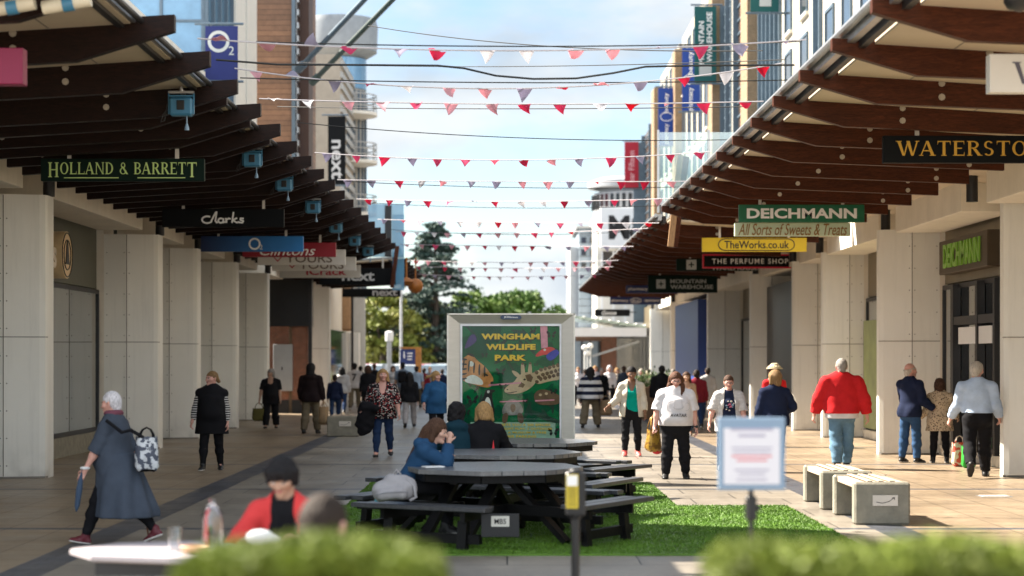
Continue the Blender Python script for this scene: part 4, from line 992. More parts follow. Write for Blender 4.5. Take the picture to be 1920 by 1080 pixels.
# ================================================================ street furniture
def bench(px, py, label, L=1.45, wd=.62, ht=.47):
    """concrete end blocks with timber slats; px,py = near left bottom corner of the near face"""
    d = DG(py); x = X(px, d); t = thing('bench', label, 'bench', (x + wd / 2, d, .004), 'concrete and timber benches')
    for y in (0, L - .17):
        MB().box(-wd / 2, wd / 2, y, y + .17, 0, ht - .0, 0, .022).build('end_block', M['concrete'], t)
    n = 4; w_ = (wd - .05) / n
    for k_ in range(n):
        MB().box(-wd / 2 + .025 + k_ * w_ + .006, -wd / 2 + .025 + (k_ + 1) * w_ - .006, .172, L - .172, ht - .075, ht - .008, 0, .006).build('slat', M['slat'], t)
    for k_ in (-.2, .0, .2): MB().box(wd * k_ - .03, wd * k_ + .03, .08, L - .1, ht + .001, ht + .016, 0, .004).build('cap_strip', M['slat'], t)
    return t
def plaque(t, x=.0, z=.27):
    o = MB().box(x - .14, x + .14, -.012, -.002, z - .06, z + .06, 0, .003).build('plaque', mat('plaque_plate', (.55, .50, .44), .4, var=.05), t)
    stroke_mb([[(-.1, -.015), (-.03, -.028), (.04, -.01), (.1, .035)], [(.075, .03), (.1, .035), (.1, .01)]], .007, .002).xf(Matrix.Translation((x, -.012, z))).build('plaque_mark', M['dark'], o)
t = bench(1602, 985, 'concrete and timber bench with a pale plaque, nearest on the right'); plaque(t, .03)
bench(1540, 957, 'concrete and timber bench standing behind the plaque bench')
t = bench(613, 819, 'concrete bench in the shade on the left, beside the paper bag', 1.3, .75, .48); plaque(t, .05, .3)
MATS_ = None

def picnic(px, d, rz, label):
    """eight-sided pub table with four benches"""
    t = thing('picnic_table', label, 'picnic table', (X(px, d), d, .004), 'eight-sided picnic tables', rz)
    ht = .74; ra = .86
    octo = [(ra / math.cos(R(22.5)) * math.cos(R(22.5 + 45 * i)), ra / math.cos(R(22.5)) * math.sin(R(22.5 + 45 * i))) for i in range(8)]
    b = MB()
    n = 11; w_ = 2 * ra / n
    for k_ in range(n):                      # boards clipped to the octagon
        y0, y1 = -ra + k_ * w_ + .006, -ra + (k_ + 1) * w_ - .006
        def hx(y): return min(ra, ra * math.sqrt(2) - abs(y))
        b.prism([(-hx(y0), y0), (hx(y0), y0), (hx(y1), y1), (-hx(y1), y1)], ht - .045, ht, 'z')
    b.build('tabletop', M['picnic_top'], t)
    b = MB()
    for i in range(8):
        p, q = octo[i], octo[(i + 1) % 8]; s_ = .90
        b.bar((p[0] * s_, p[1] * s_, ht - .085), (q[0] * s_, q[1] * s_, ht - .085), .035, .08)
    b.bar((-.78, 0, ht - .1), (.78, 0, ht - .1), .09, .09).bar((0, -.78, ht - .1001), (0, .78, ht - .1001), .088, .09)
    b.build('apron', M['picnic'], t)
    for i in range(4):
        a = R(90 * i); u = Vector((math.cos(a), math.sin(a), 0)); v = Vector((-u.y, u.x, 0))
        for s_ in (-.24, .24):
            MB().bar(u * .28 + v * s_ + Vector((0, 0, ht - .06)), u * .98 + v * s_ + Vector((0, 0, .03)), .055, .11, up=v).build('leg', M['picnic'], t)
            MB().bar(u * .2 + v * (s_ * 1.0) + Vector((0, 0, .335)), u * 1.36 + v * (s_ * 1.9) + Vector((0, 0, .335)), .05, .1).build('seat_bearer', M['picnic'], t)
            MB().bar(u * 1.27 + v * (s_ * 1.75) + Vector((0, 0, .29)), u * 1.30 + v * (s_ * 1.75) + Vector((0, 0, .0)), .1, .07, up=u).build('foot', M['picnic'], t)
        MB().bar(u * 1.26 - v * .6 + Vector((0, 0, .12)), u * 1.26 + v * .6 + Vector((0, 0, .12)), .06, .09).build('stretcher', M['picnic'], t)
        b = MB()
        for r_, hl in ((1.22, .68), (1.38, .76)):
            b.obox(Matrix.Translation(u * r_ + Vector((0, 0, .415))) @ Matrix.Rotation(a, 4, 'Z'), .148, hl * 2, .045, 0, .006)
        b.build('seat', M['picnic_seat'], t)
    return t
T1_ = picnic(925, 19.6, R(-30), 'dark eight-sided picnic table nearest the camera, with a small white plate')
T2_ = picnic(946, 22.6, R(-26), 'dark eight-sided picnic table in the middle of the three in the row')
T3_ = picnic(992, 25.6, R(-33), 'dark eight-sided picnic table closest to the green poster panel')
o = MB().box(-.18, .18, -.02, .02, -.11, .11, 0, .004)
d = 18.15; o = o.build('number_plate', M['black'], None); o.location = (X(938, d), d, Z(985, d)); 
o.parent = T1_; o.matrix_parent_inverse = (Matrix.Translation(T1_.location) @ Matrix.Rotation(R(-30), 4, 'Z')).inverted()
pl = MB().box(-.085, .085, -.03, -.0205, -.01, .09).build('plate_face', mat('plate_white', (.55, .53, .47), .5), o)
text_mb('MB5', .11, .05, .008, ext=.003).xf(Matrix.Translation((0, -.0305, .04))).build('lettering', M['black'], o)

# advertising panel
d = 28.6; xa, xb = X(838, d), X(1078, d); zt = Z(588, d); xc = (xa + xb) / 2; W2 = (xb - xa) / 2
AD = thing('advertising_panel', 'free standing silver framed poster panel with a green wildlife poster, behind the picnic tables', 'poster panel', (xc, d, .004))
px_in = (X(863, d) - xc, X(1053, d) - xc); zi = (Z(826, d), Z(608, d)); dp = .26
def ring(b, xo, zo0, zo1, xi, zi0, zi1, y0, y1):
    o_ = [(-xo, zo0), (xo, zo0), (xo, zo1), (-xo, zo1)]; i_ = [(xi[0], zi0), (xi[1], zi0), (xi[1], zi1), (xi[0], zi1)]
    v = [(p[0], y0, p[1]) for p in o_] + [(p[0], y1, p[1]) for p in i_]
    return b.add(v, [(k_, (k_ + 1) % 4, 4 + (k_ + 1) % 4, 4 + k_) for k_ in range(4)])
b = ring(MB(), W2, .25, zt, px_in, zi[0], zi[1], 0, .07)
b.box(-W2, W2, .001, dp, .25, .27).box(-W2, W2, .001, dp, zt - .02, zt + .001).box(-W2 - .001, -W2 + .02, .001, dp, .25, zt).box(W2 - .02, W2 + .001, .001, dp, .25, zt).box(-W2 + .02, W2 - .02, .12, dp, .27, zt - .02)
b.build('frame', M['alu'], AD)
MB().box(-W2 * .7, W2 * .7, .06, dp - .06, 0, .25).build('foot', M['alu'], AD)
b = MB(); t_ = .028
b.box(px_in[0], px_in[0] + t_, .05, .075, zi[0], zi[1]).box(px_in[1] - t_, px_in[1], .05, .075, zi[0], zi[1]).box(px_in[0] + t_, px_in[1] - t_, .051, .076, zi[1] - t_, zi[1]).box(px_in[0] + t_, px_in[1] - t_, .051, .076, zi[0], zi[0] + t_)
b.build('inner_trim', M['steel'], AD)
po = MB().box(px_in[0] + t_, px_in[1] - t_, .08, .1, zi[0] + t_, zi[1] - t_).build('poster', mat('poster_green', (.003, .105, .036), .85, kind='camo', scale=2.2, col2=(.002, .06, .028), var=.35, spec=.1), AD)
for k_, m_ in list(MATS.items()):
    if k_.startswith('poster_') and 'glass' not in k_: [n for n in m_.node_tree.nodes if n.type == 'BSDF_PRINCIPLED'][0].inputs['Specular IOR Level'].default_value = .1
bd = MB().prism([(c_[0], c_[1]) for c_ in [(x_ * .155, z_ * .032) for x_, z_ in arc_pts(-.75, 0, .25, 1, 90, 270, 8) + arc_pts(.75, 0, .25, 1, -90, 90, 8)]], -.02, .01, 'y').xf(Matrix.Translation((0, .012, Z(595, d) - .004))).build('maker_badge', mat('badge_navy', (.03, .05, .10), .4), AD)
text_mb('JCDecaux', .21, .034, .01, ext=.003).xf(Matrix.Translation((0, -.0095, Z(595, d) - .004))).build('lettering', m_wh, bd)
PW, PH = px_in[1] - px_in[0], zi[1] - zi[0]
def pp(u, v): return px_in[0] + u * PW, zi[1] - v * PH     # u right, v down in the poster
m_y = mat('poster_yellow', (.60, .40, .02), .85, var=.1)
lay = [0]
SMOOTH = ('tiger_head', 'tiger_muzzle', 'giraffe_neck', 'parrot_head', 'parrot_wing', 'penguin_back', 'penguin_belly', 'tortoise_shell', 'tortoise_leg', 'lynx_head', 'crocodile', 'bird', 'tiger_stripe', 'butterfly')
def poster_poly(name, polys, m, dy=0):
    b = MB(); lay[0] += 1
    for i, q in enumerate(polys):
        if name in SMOOTH:
            for _ in range(2): q = [tuple(q[j][k_] * (.75 if s_ == 0 else .25) + q[(j + 1) % len(q)][k_] * (.25 if s_ == 0 else .75) for k_ in (0, 1)) for j in range(len(q)) for s_ in (0, 1)]
        b.prism([pp(*p) for p in q], .079 - .0006 * lay[0] - i * 5e-5, .081, 'y')
    return b.build(name, m, po)
def ell(cu, cv, ru, rv, n=16, a0=0, a1=360, rot=0):
    q = []
    for i in range(n):
        a = R(a0 + (a1 - a0) * i / (n if a1 - a0 == 360 else n - 1)); x_, y_ = ru * math.cos(a), rv * math.sin(a)
        q.append((cu + x_ * math.cos(rot) - y_ * math.sin(rot), cv + x_ * math.sin(rot) + y_ * math.cos(rot)))
    return q
ptex = dict(org=mat('poster_orange', (.42, .17, .05), .85, var=.5, scale=9), wht=mat('poster_white', (.55, .54, .50), .85, var=.3, scale=8), blk=mat('poster_black', (.012, .012, .012), .85), gry=mat('poster_grey', (.16, .15, .14), .85, var=.5, scale=9), tan=mat('poster_tan', (.40, .29, .18), .85, var=.35, scale=8), brn=mat('poster_brown', (.10, .055, .03), .85, var=.4, scale=8), red=mat('poster_red', (.45, .03, .03), .85, var=.3, scale=8), blu=mat('poster_blue', (.02, .03, .28), .85, var=.3, scale=8), pnk=mat('poster_pink', (.50, .20, .26), .85, var=.4, scale=6), pale=mat('poster_pale_green', (.22, .34, .26), .85, var=.2), dgn=mat('poster_dark_green', (.003, .035, .018), .85, var=.4, scale=5))
rp = random.Random(3)
poster_poly('leaf_shadow', [ell(rp.uniform(.05, .95), rp.uniform(.05, .8), rp.uniform(.03, .1), rp.uniform(.008, .02), 10, rot=rp.uniform(0, 3)) for _ in range(26)], ptex['dgn'])
poster_poly('caption_panel', [[(.1, .845), (.94, .845), (.94, .985), (.1, .985)]], ptex['pale'])
# tiger
poster_poly('tiger_head', [[(.0, .32), (.06, .27), (.12, .26), (.16, .31), (.24, .36), (.31, .44), (.33, .48), (.31, .54), (.25, .55), (.14, .52), (.0, .49)]], ptex['org'])
poster_poly('tiger_muzzle', [[(.05, .46), (.13, .43), (.22, .48), (.23, .53), (.12, .515), (.04, .50)], [(.10, .31), (.14, .34), (.12, .37), (.08, .36)]], ptex['wht'])
poster_poly('tiger_stripe', [[(.03 + .05 * i, .30 + .016 * i), (.048 + .05 * i, .295 + .016 * i), (.03 + .055 * i, .40 + .015 * i), (.02 + .052 * i, .39 + .015 * i)] for i in range(5)] + [[(.0, .29 + .045 * i), (.07, .30 + .04 * i), (.06, .315 + .04 * i), (.0, .31 + .045 * i)] for i in range(5)] + [[(.24, .42), (.28, .44), (.27, .455), (.23, .435)], [(.29, .50), (.33, .49), (.31, .53)], [(.05, .255), (.12, .25), (.15, .29), (.1, .275)]], ptex['blk'])
# giraffe
poster_poly('giraffe_neck', [[(.69, .42), (.85, .375), (1.0, .335), (1.0, .41), (1.0, .48), (.88, .49), (.74, .53)], [(.43, .57), (.47, .53), (.53, .50), (.57, .45), (.62, .42), (.70, .41), (.75, .44), (.75, .50), (.70, .55), (.62, .59), (.52, .605), (.45, .595)], [(.60, .46), (.598, .35), (.612, .335), (.632, .35), (.645, .46)], [(.665, .44), (.675, .345), (.69, .33), (.705, .345), (.71, .44)], [(.50, .395), (.56, .41), (.60, .45), (.57, .465), (.53, .44)]], ptex['tan'])
rg = random.Random(9)
pt = []
for j in range(3):
    for i in range(6):
        cx_, cy_ = .755 + .042 * i + .02 * (j % 2), .405 + .04 * j - .010 * i + (.012 if i == 0 else 0)
        pt.append([(cx_ + .021 * rg.uniform(.8, 1.15) * math.cos(k_ * 1.047 + .3 * j), cy_ + .0185 * rg.uniform(.8, 1.15) * math.sin(k_ * 1.047 + .3 * j)) for k_ in range(6)])
poster_poly('giraffe_patch', pt + [[(.64, .44), (.69, .43), (.72, .46), (.70, .50), (.66, .49)], [(.60, .50), (.64, .52), (.62, .55), (.57, .54)], ell(.615, .342, .014, .010, 8), ell(.69, .338, .014, .010, 8)], ptex['brn'])
poster_poly('giraffe_face', [ell(.635, .478, .013, .009, 8), ell(.465, .565, .009, .006, 6), [(.44, .592), (.50, .588), (.56, .578), (.56, .584), (.50, .597)]], ptex['blk'])
# parrot
poster_poly('parrot_head', [[(.74, .265), (.80, .22), (.86, .195), (.92, .20), (.95, .23), (.90, .26), (.82, .265), (.75, .285)]], ptex['red'])
poster_poly('parrot_wing', [[(.87, .25), (.95, .21), (.985, .25), (.93, .30), (.88, .32), (.84, .28)]], ptex['blu'])
poster_poly('parrot_eye', [ell(.835, .222, .014, .010, 10)], ptex['wht'])
poster_poly('pink_plume', [[(.79, .01), (.86, .01), (.865, .2), (.80, .21)]], ptex['pnk'])
# penguin
poster_poly('penguin_back', [[(.18, .76), (.20, .68), (.24, .60), (.25, .56), (.30, .56), (.36, .575), (.31, .59), (.32, .66), (.34, .74), (.33, .80), (.19, .80)]], ptex['blk'])
poster_poly('penguin_belly', [[(.22, .76), (.24, .66), (.27, .62), (.30, .66), (.31, .76), (.29, .80), (.22, .80)], [(.26, .575), (.29, .57), (.29, .59), (.27, .60)]], ptex['wht'])
# tortoise, lynx, lizard
poster_poly('tortoise_shell', [[(.41, .74), (.45, .67), (.51, .64), (.57, .66), (.62, .72), (.62, .78), (.42, .79)]], ptex['gry'])
poster_poly('tortoise_leg', [[(.42, .77), (.48, .76), (.46, .86), (.41, .85)], [(.56, .76), (.62, .77), (.63, .86), (.57, .85)], [(.49, .69), (.55, .69), (.54, .76), (.50, .76)]], ptex['brn'])
poster_poly('lynx_head', [[(.72, .62), (.76, .57), (.84, .56), (.95, .60), (.99, .62), (.99, .69), (.86, .70), (.75, .69)]], ptex['brn'])
poster_poly('lynx_eye', [ell(.79, .61, .016, .012, 8), ell(.85, .60, .016, .012, 8)], ptex['tan'])
poster_poly('crocodile', [[(.68, .74), (.78, .755), (.86, .79), (.99, .83), (.99, .86), (.86, .84), (.76, .80)]], ptex['dgn'])
poster_poly('bird', [[(.05, .18), (.09, .10), (.14, .08), (.17, .14), (.12, .18), (.04, .22)]], mat('poster_violet', (.05, .03, .12), .85, var=.4, scale=8))
bf = []
for u, v, s_ in ((.72, .05, .03), (.9, .09, .045), (.24, .27, .03), (.40, .41, .045), (.42, .54, .035), (.12, .65, .055), (.64, .66, .03), (.92, .58, .035), (.06, .76, .035), (.92, .93, .05), (.75, .35, .02)):
    for sx in (-1, 1): bf += [[(u, v), (u + sx * s_, v - s_ * .9), (u + sx * s_ * 1.1, v - s_ * .1)], [(u, v), (u + sx * s_ * .9, v + s_ * .1), (u + sx * s_ * .5, v + s_ * .8)]]
poster_poly('butterfly', bf, ptex['blk'])
poster_poly('light_branch', [[(.28, .52), (.6, .50), (.6, .512), (.28, .535)], [(.39, .665), (.66, .655), (.66, .668), (.39, .675)], [(.74, .655), (.93, .648), (.93, .66), (.74, .668)]], ptex['pnk'])
def ptext(s, u, v, w_, h_, name='title', m=None, off=.05):
    x_, z_ = pp(u, v); lay[0] += 1
    return text_mb(s, w_ * PW, h_ * PH, off, ext=.006, spacing=1.05).xf(Matrix.Translation((x_, .079 - .0005 * lay[0], z_))).build(name, m or m_y, po)
for s, u, v, w_ in (('WINGHAM', .495, .107, .575), ('WILDLIFE', .50, .197, .49), ('PARK', .495, .29, .31)):
    ptext(s, u + .006, v + .008, w_, .05, 'title_shadow', ptex['blk']); ptext(s, u, v, w_, .05)
for s, u, v, w_ in (('YOUR VISIT GETS YOU A 200 SPECIES', .52, .868, .74), ('ZOO, INDOOR SOFT PLAY, 5 OUTDOOR', .52, .903, .78), ('PLAY AREAS, A MUSEUM & FREE', .52, .936, .66), ('SUMMER PARKING', .55, .968, .40)):
    ptext(s, u, v, w_, .02, 'caption', m_y, .02)
MB().box(px_in[0] + t_, px_in[1] - t_, .053, .056, zi[0] + t_, zi[1] - t_).build('glass', glassy('poster_glass', (.96, .98, .97), .0, .012), AD)

# queue post, notice stand
d = 12.; t = thing('queue_post', 'black belt barrier post with a yellow and white label', 'barrier post', (X(1079, d), d, .004))
MB().lathe((0, 0, 0), [(.17, 0), (.17, .012), (.05, .03), (.027, .05), (.027, .86)], 18).build('pole', M['black'], t, 'y')
MB().lathe((0, 0, .84), [(.03, 0), (.045, .02), (.045, .3), (.035, .31)], 18).box(-.062, .062, -.05, .05, .86, 1.135, 0, .012).build('belt_head', M['black'], t)
lb = MB().box(-.06, .015, -.056, -.051, .91, 1.12).build('label', mat('yellow_label', (.55, .42, .03), .5, var=.15, scale=20), t)
MB().box(-.055, .01, -.059, -.0565, 1.05, 1.115).build('label_panel', M['white'], lb)
b = MB()
for z in (.93, .95, .97, .99, 1.01, 1.03): b.box(-.05, .004, -.0585, -.0565, z, z + .006)
b.build('print_line', M['black'], lb)
d = 10.; t = thing('notice_stand', 'white printed notice in a pale blue frame on a black stand', 'notice stand', (X(1409, d), d, .004))
w_, z0, z1 = .174, Z(920, d), Z(784, d)
MB().box(-w_, w_, -.012, .012, z0, z1, 0, .004).build('backing_board', mat('pale_blue_frame', (.19, .27, .37), .4, var=.05), t)
MB().box(-w_ + .028, w_ - .028, -.016, -.0125, z0 + .03, z1 - .055).build('paper', mat('notice_paper', (.60, .59, .63), .5, var=.02), t)
lines = MB(); red = MB()
for i, (z, hw) in enumerate(((.86, .11), (.77, .07), (.60, .105), (.54, .10), (.48, .105), (.42, .08), (.28, .09), (.22, .07), (.14, .08))):
    zz = z0 + (z1 - z0) * z * .95; (red if i in (4, 5) else lines).box(-hw, hw, -.0175, -.0165, zz, zz + (.014 if i < 2 else .008))
lines.build('print_line', mat('grey_ink', (.35, .33, .42), .6), t); red.build('print_line', mat('red_ink', (.6, .12, .14), .6), t)
MB().cyl((0, .02, 0), (0, .02, z0 + .1), .014).build('pole', M['black'], t)
MB().box(-.028, .028, -.015, .05, z0 - .16, z0 - .03, 0, .012).box(.028, .048, .0, .03, z0 - .11, z0 - .08, 0, .004).build('clamp', M['black'], t)
MB().lathe((0, 0, 0), [(.2, 0), (.2, .02), (.03, .04)], 18).build('base', M['black'], t, 'y')

d = 25.6; t = thing('access_cover', 'small pale metal access cover set in the sunlit paving right of the benches', 'access cover', (X(1864, d), d, .004))
MB().box(-.21, .21, -.16, .16, .0, .006).build('frame', M['steel'], t); MB().box(-.18, .18, -.13, .13, .0062, .010).build('lid', MATS['plaque_plate'], t)
# round white cafe table
d = 11.1; xt = X(345, d); t = thing('cafe_table', 'white topped round cafe table with a dark pedestal in the blurred foreground', 'table', (xt, d, .004))
MB().lathe((0, 0, 0), [(.62, .70), (.66, .712), (.66, .738), (.63, .745)], 8, sy=.72).build('tabletop', mat('pink_white_laminate', (.42, .38, .40), .35, var=.04), t)
MB().box(-.45, .45, -.3, .3, .62, .70).lathe((0, 0, 0), [(.34, 0), (.34, .03), (.08, .06), (.07, .62)], 16).build('pedestal', M['dark'], t)
gm = mat('clear_glass', (.92, .95, .97), .02, var=0, spec=.6, trans=1.)
zt_ = .749
def tumbler(px, dd, label):
    return tag(MB().lathe((X(px, dd), dd, zt_ + .004), [(.034, 0), (.042, .13), (.038, .13), (.031, .01)], 16).build('drinking_glass', gm, None, 'y'), label, 'glass')
tumbler(328, 10.95, 'clear drinking glass at the left end of the group on the white table')
tag(MB().lathe((X(398, 11.2), 11.2, zt_ + .004), [(.02, 0), (.055, .005), (.058, .06), (.056, .16), (.05, .20), (.022, .245), (.018, .25), (.018, .275)], 18).build('water_bottle', gm, None, 'y'), 'clear plastic water bottle standing on the white table', 'bottle')
tag(MB().lathe((X(365, 10.9), 10.9, zt_ + .004), [(.07, 0), (.085, .03), (.08, .034), (.066, .008)], 18).build('snack_bowl', mat('peach_bowl', (.55, .33, .20), .5), None, 'y'), 'peach coloured bowl between the glass and the bottle on the white table', 'bowl')

# clipped hedges in planters
def hedge(x0, x1, y0, y1, z0, z1, seed, label):
    t = thing('hedge', label, 'hedge', ((x0 + x1) / 2, (y0 + y1) / 2, .004)); rnd = np.random.RandomState(seed)
    hx, hy = (x1 - x0) / 2, (y1 - y0) / 2
    MB().box(-hx + .03, hx - .03, -hy + .03, hy - .03, 0, z0, 0, .01).build('planter', M['dark'], t)
    n = 9000; b = MB()
    p = rnd.uniform(-1, 1, (n, 3)); ax = rnd.randint(0, 3, n); ax[rnd.rand(n) < .35] = 2
    sg_ = np.where(rnd.rand(n) < .5, -1, 1); p[np.arange(n), ax] = np.where(ax == 2, 1, sg_) * rnd.uniform(.86, 1.02, n)
    r_ = np.abs(p) ** 9; f = (r_.sum(1)) ** (1 / 9); p /= np.maximum(f, 1)[:, None] * .98
    c = np.stack([p[:, 0] * hx, p[:, 1] * hy, (z0 + z1) / 2 + p[:, 2] * (z1 - z0) / 2], 1)
    c[:, 2] += .012 * np.sin(c[:, 0] * 13 + seed) * (p[:, 2] > .7)
    a = rnd.normal(0, 1, (n, 3)); a /= np.linalg.norm(a, axis=1)[:, None]; q = np.cross(a, rnd.normal(0, 1, (n, 3))); q /= np.linalg.norm(q, axis=1)[:, None]
    s_ = rnd.uniform(.009, .016, n)[:, None]
    V = np.stack([c - a * s_ * 1.5, c + q * s_ * .7, c + a * s_ * 1.5, c - q * s_ * .7], 1).reshape(-1, 3)
    b.v = [tuple(v) for v in V]; b.f = [(4 * i, 4 * i + 1, 4 * i + 2, 4 * i + 3) for i in range(n)]; b.m = [0] * n
    b.build('foliage', M['leaf_h'], t)
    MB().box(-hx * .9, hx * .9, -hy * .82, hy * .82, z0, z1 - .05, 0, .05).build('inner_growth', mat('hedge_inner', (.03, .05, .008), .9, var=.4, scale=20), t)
hedge(-.715, -.135, 4.0, 4.42, .55, 1.43, 1, 'clipped green hedge in a planter, in the lower left foreground')
hedge(.435, 1.6, 4.0, 4.42, .55, 1.425, 2, 'clipped green hedge in a planter, in the lower right foreground')
# tall flower planter mid street
d = 58.; t = thing('planter', 'tall brown planter of pale flowers behind the walking women on the right', 'planter', (X(1225, d), d, .004))
MB().prism([(-.42, 0), (.42, 0), (.5, .95), (-.5, .95)], -.45, .45, 'y').build('box', mat('brown_planter', (.16, .09, .045), .6), t)
rn = np.random.RandomState(5); b = MB(); b2 = MB()
for i in range(1500):
    x_, y_, z_ = rn.uniform(-.5, .5), rn.uniform(-.45, .45), .95 + abs(rn.normal(0, .16)); a = rn.uniform(0, 6.28); s_ = .03
    (b if i % 3 else b2).add([(x_, y_, z_), (x_ + s_ * math.cos(a), y_ + s_ * math.sin(a), z_ + .05), (x_, y_, z_ + .1), (x_ - s_ * math.cos(a), y_ - s_ * math.sin(a), z_ + .05)], [(0, 1, 2, 3)])
b.build('foliage', mat('planter_leaf', (.06, .11, .03), .7), t); tag(b2.build('flower', mat('cream_flower', (.60, .56, .42), .7), t), kind='stuff')

# ================================================================ far end: lamps, totem, cars, trees
d = 104.; b = MB().cyl((X(752, d), d, 0), (X(752, d), d, Z(520, d)), .085, .06, 10).box(X(752, d) - .14, X(752, d) + .5, d - .1, d + .1, Z(520, d), Z(520, d) + .1)
tag(b.build('lamp_post', mat('white_steel', (.58, .60, .64), .4), None, 'y'), 'tall white lamp post at the edge of the car park', 'lamp post')
d = 105.; t = thing('pay_machine', 'short pale grey pillar machine left of the tall white lamp post', 'ticket machine', (X(730, d), d, .004))
MB().box(-.12, .12, -.12, .12, 0, Z(640, d), 0, .02).build('stem', M['grey'], t); MB().lathe((0, 0, Z(640, d)), [(.2, 0), (.22, .1), (.22, .5), (.1, .56)], 14).build('head', M['white'], t, 'y')
d = 90.; t = thing('information_board', 'navy information board in an orange timber frame before the parked cars', 'information board', (X(770, d), d, .004))
zt2, zb2 = Z(655, d), Z(684, d)
MB().box(X(750, d) - X(770, d), X(779, d) - X(770, d), -.06, .06, zb2 - .0, zt2, 0, .01).build('panel', m_bl, t)
MB().box(X(779, d) - X(770, d), X(790, d) - X(770, d), -.1, .1, 0, zt2 + .02).build('post', mat('orange_timber', (.36, .15, .03), .6, kind='wood', scale=2), t)
MB().box(X(750, d) - X(770, d), X(790, d) - X(770, d), -.1, .1, zt2 + .021, zt2 + .1).build('cap', MATS['orange_timber'], t)
MB().box(X(750, d) - X(770, d), X(755, d) - X(770, d), -.05, .05, 0, zb2).build('post', MATS['orange_timber'], t)
text_mb('i', .05, .3, .02).xf(Matrix.Translation((-.3, -.061, (zb2 + zt2) / 2 + .1))).build('lettering', m_wh, t)
b = MB()
for i in range(3): b.box(-.15, .1 - .02 * i, -.068, -.061, (zb2 + zt2) / 2 + .15 - .14 * i, (zb2 + zt2) / 2 + .19 - .14 * i)
b.build('print_line', m_wh, t)

tyre = mat('tyre', (.02, .02, .02), .8); rim = mat('rim', (.45, .45, .46), .35, metal=.6); cg = mat('car_glass', (.10, .13, .16), .05, var=0, spec=.9, metal=.3)
hl = mat('headlight', (.7, .7, .68), .15, var=0); tl_ = mat('tail_light', (.35, .01, .01), .2, var=0)
def car(x, y, rz, col, label, est=False):
    t = thing('parked_car', label, 'car', (x, y, .006), 'cars in the car park', rz)
    cm = mat('car_paint_' + label.split()[0], col, .28, var=.02, spec=.6, coat=.6)
    # body: stations along length (x) with lower shell cross-section
    prof = [(-2.1, .42, .62), (-2.02, .30, .86), (-1.2, .24, .95), (-.4, .24, .93), (.5, .24, .93), (1.2, .24, .90), (1.95, .28, .74), (2.12, .40, .58)]
    v = []
    for xx, zb, ztp in prof:
        hw = .86 if abs(xx) < 1.9 else .74
        for yy, zz in ((-hw * .95, zb), (-hw, zb + .18), (-hw, (zb + ztp) / 2 + .1), (-hw * .93, ztp), (hw * .93, ztp), (hw, (zb + ztp) / 2 + .1), (hw, zb + .18), (hw * .95, zb)): v.append((xx, yy, zz))
    n = 8; f = [(i * n + j, i * n + (j + 1) % n, (i + 1) * n + (j + 1) % n, (i + 1) * n + j) for i in range(len(prof) - 1) for j in range(n)] + [tuple(range(n)), tuple(range((len(prof) - 1) * n, len(prof) * n))]
    MB().add(v, f).build('body', cm, t, 'y')
    rear = -1.95 if est else -1.55
    cab = [(rear, .90, .80), (rear + .45, 1.40, .63), (-.3, 1.47, .62), (.35, 1.42, .63), (1.15, .92, .80)]
    v = []
    for xx, zz, hw in cab: v += [(xx, -hw, zz), (xx, hw, zz)]
    k_ = len(cab)
    top = [(2 * i, 2 * i + 1, 2 * i + 3, 2 * i + 2) for i in range(k_ - 1)]
    sd = [tuple(2 * i for i in range(k_)), tuple(2 * i + 1 for i in range(k_))[::-1], (0, 1, 2 * k_ - 1, 2 * k_ - 2)]
    MB().add(v, top[1:3]).build('roof', cm, t)
    MB().add(v, [top[0]]).build('rear_window', cg, t); MB().add(v, [top[3]]).build('windscreen', cg, t)
    for s_ in (0, 1): MB().add(v, [sd[s_]]).build('side_window', cg, t)
    for s_ in (-1, 1):
        for xx in (-.25,): MB().box(xx - .05, xx + .05, s_ * .655, s_ * .80, .92, 1.43).build('pillar', cm, t)
        MB().box(2.0, 2.12, s_ * .48, s_ * .78, .55, .70, 0, .02).build('headlight', hl, t); MB().box(-2.11, -2.0, s_ * .52, s_ * .80, .58, .78, 0, .02).build('tail_light', tl_, t)
        MB().box(.85, .97, s_ * .85, s_ * 1.0, .92, 1.04, 0, .02).build('wing_mirror', cm, t)
        for xx in (-1.3, 1.32):
            w0 = MB().cyl((xx, s_ * .68, .31), (xx, s_ * .88, .31), .31, n=18).build('wheel', tyre, t, 'y')
            MB().cyl((xx, s_ * .87, .31), (xx, s_ * .885, .31), .2, n=12).build('rim', rim, w0, 'y')
    MB().box(2.1, 2.14, -.35, .35, .42, .56).build('grille', M['dark'], t)
rc_ = random.Random(2)
for (px, d, rz, col, lab) in ((700, 112, 1.5, (.55, .57, .60), 'silver hatchback parked nearest the left wall, seen from its front'), (760, 113, 1.62, (.62, .64, .66), 'white car parked behind the navy information board'), (818, 111, 1.5, (.30, .42, .52), 'lightblue car parked just left of the poster panel'),
        (690, 121, 1.6, (.50, .05, .07), 'red car parked in the second row at the left'), (735, 122, 1.5, (.12, .14, .17), 'charcoal car parked in the second row beside the red one'), (790, 121, 1.6, (.55, .20, .22), 'pinkish car parked in the second row behind the information board'), (838, 122, 1.55, (.60, .62, .64), 'pale car parked in the second row at its right end'),
        (705, 134, 0.05, (.65, .67, .70), 'bright white car parked sideways under the trees at left'), (800, 135, 3.1, (.16, .22, .32), 'steelblue car parked sideways under the trees at right')):
    car(X(px, d), d, rz, col, lab)

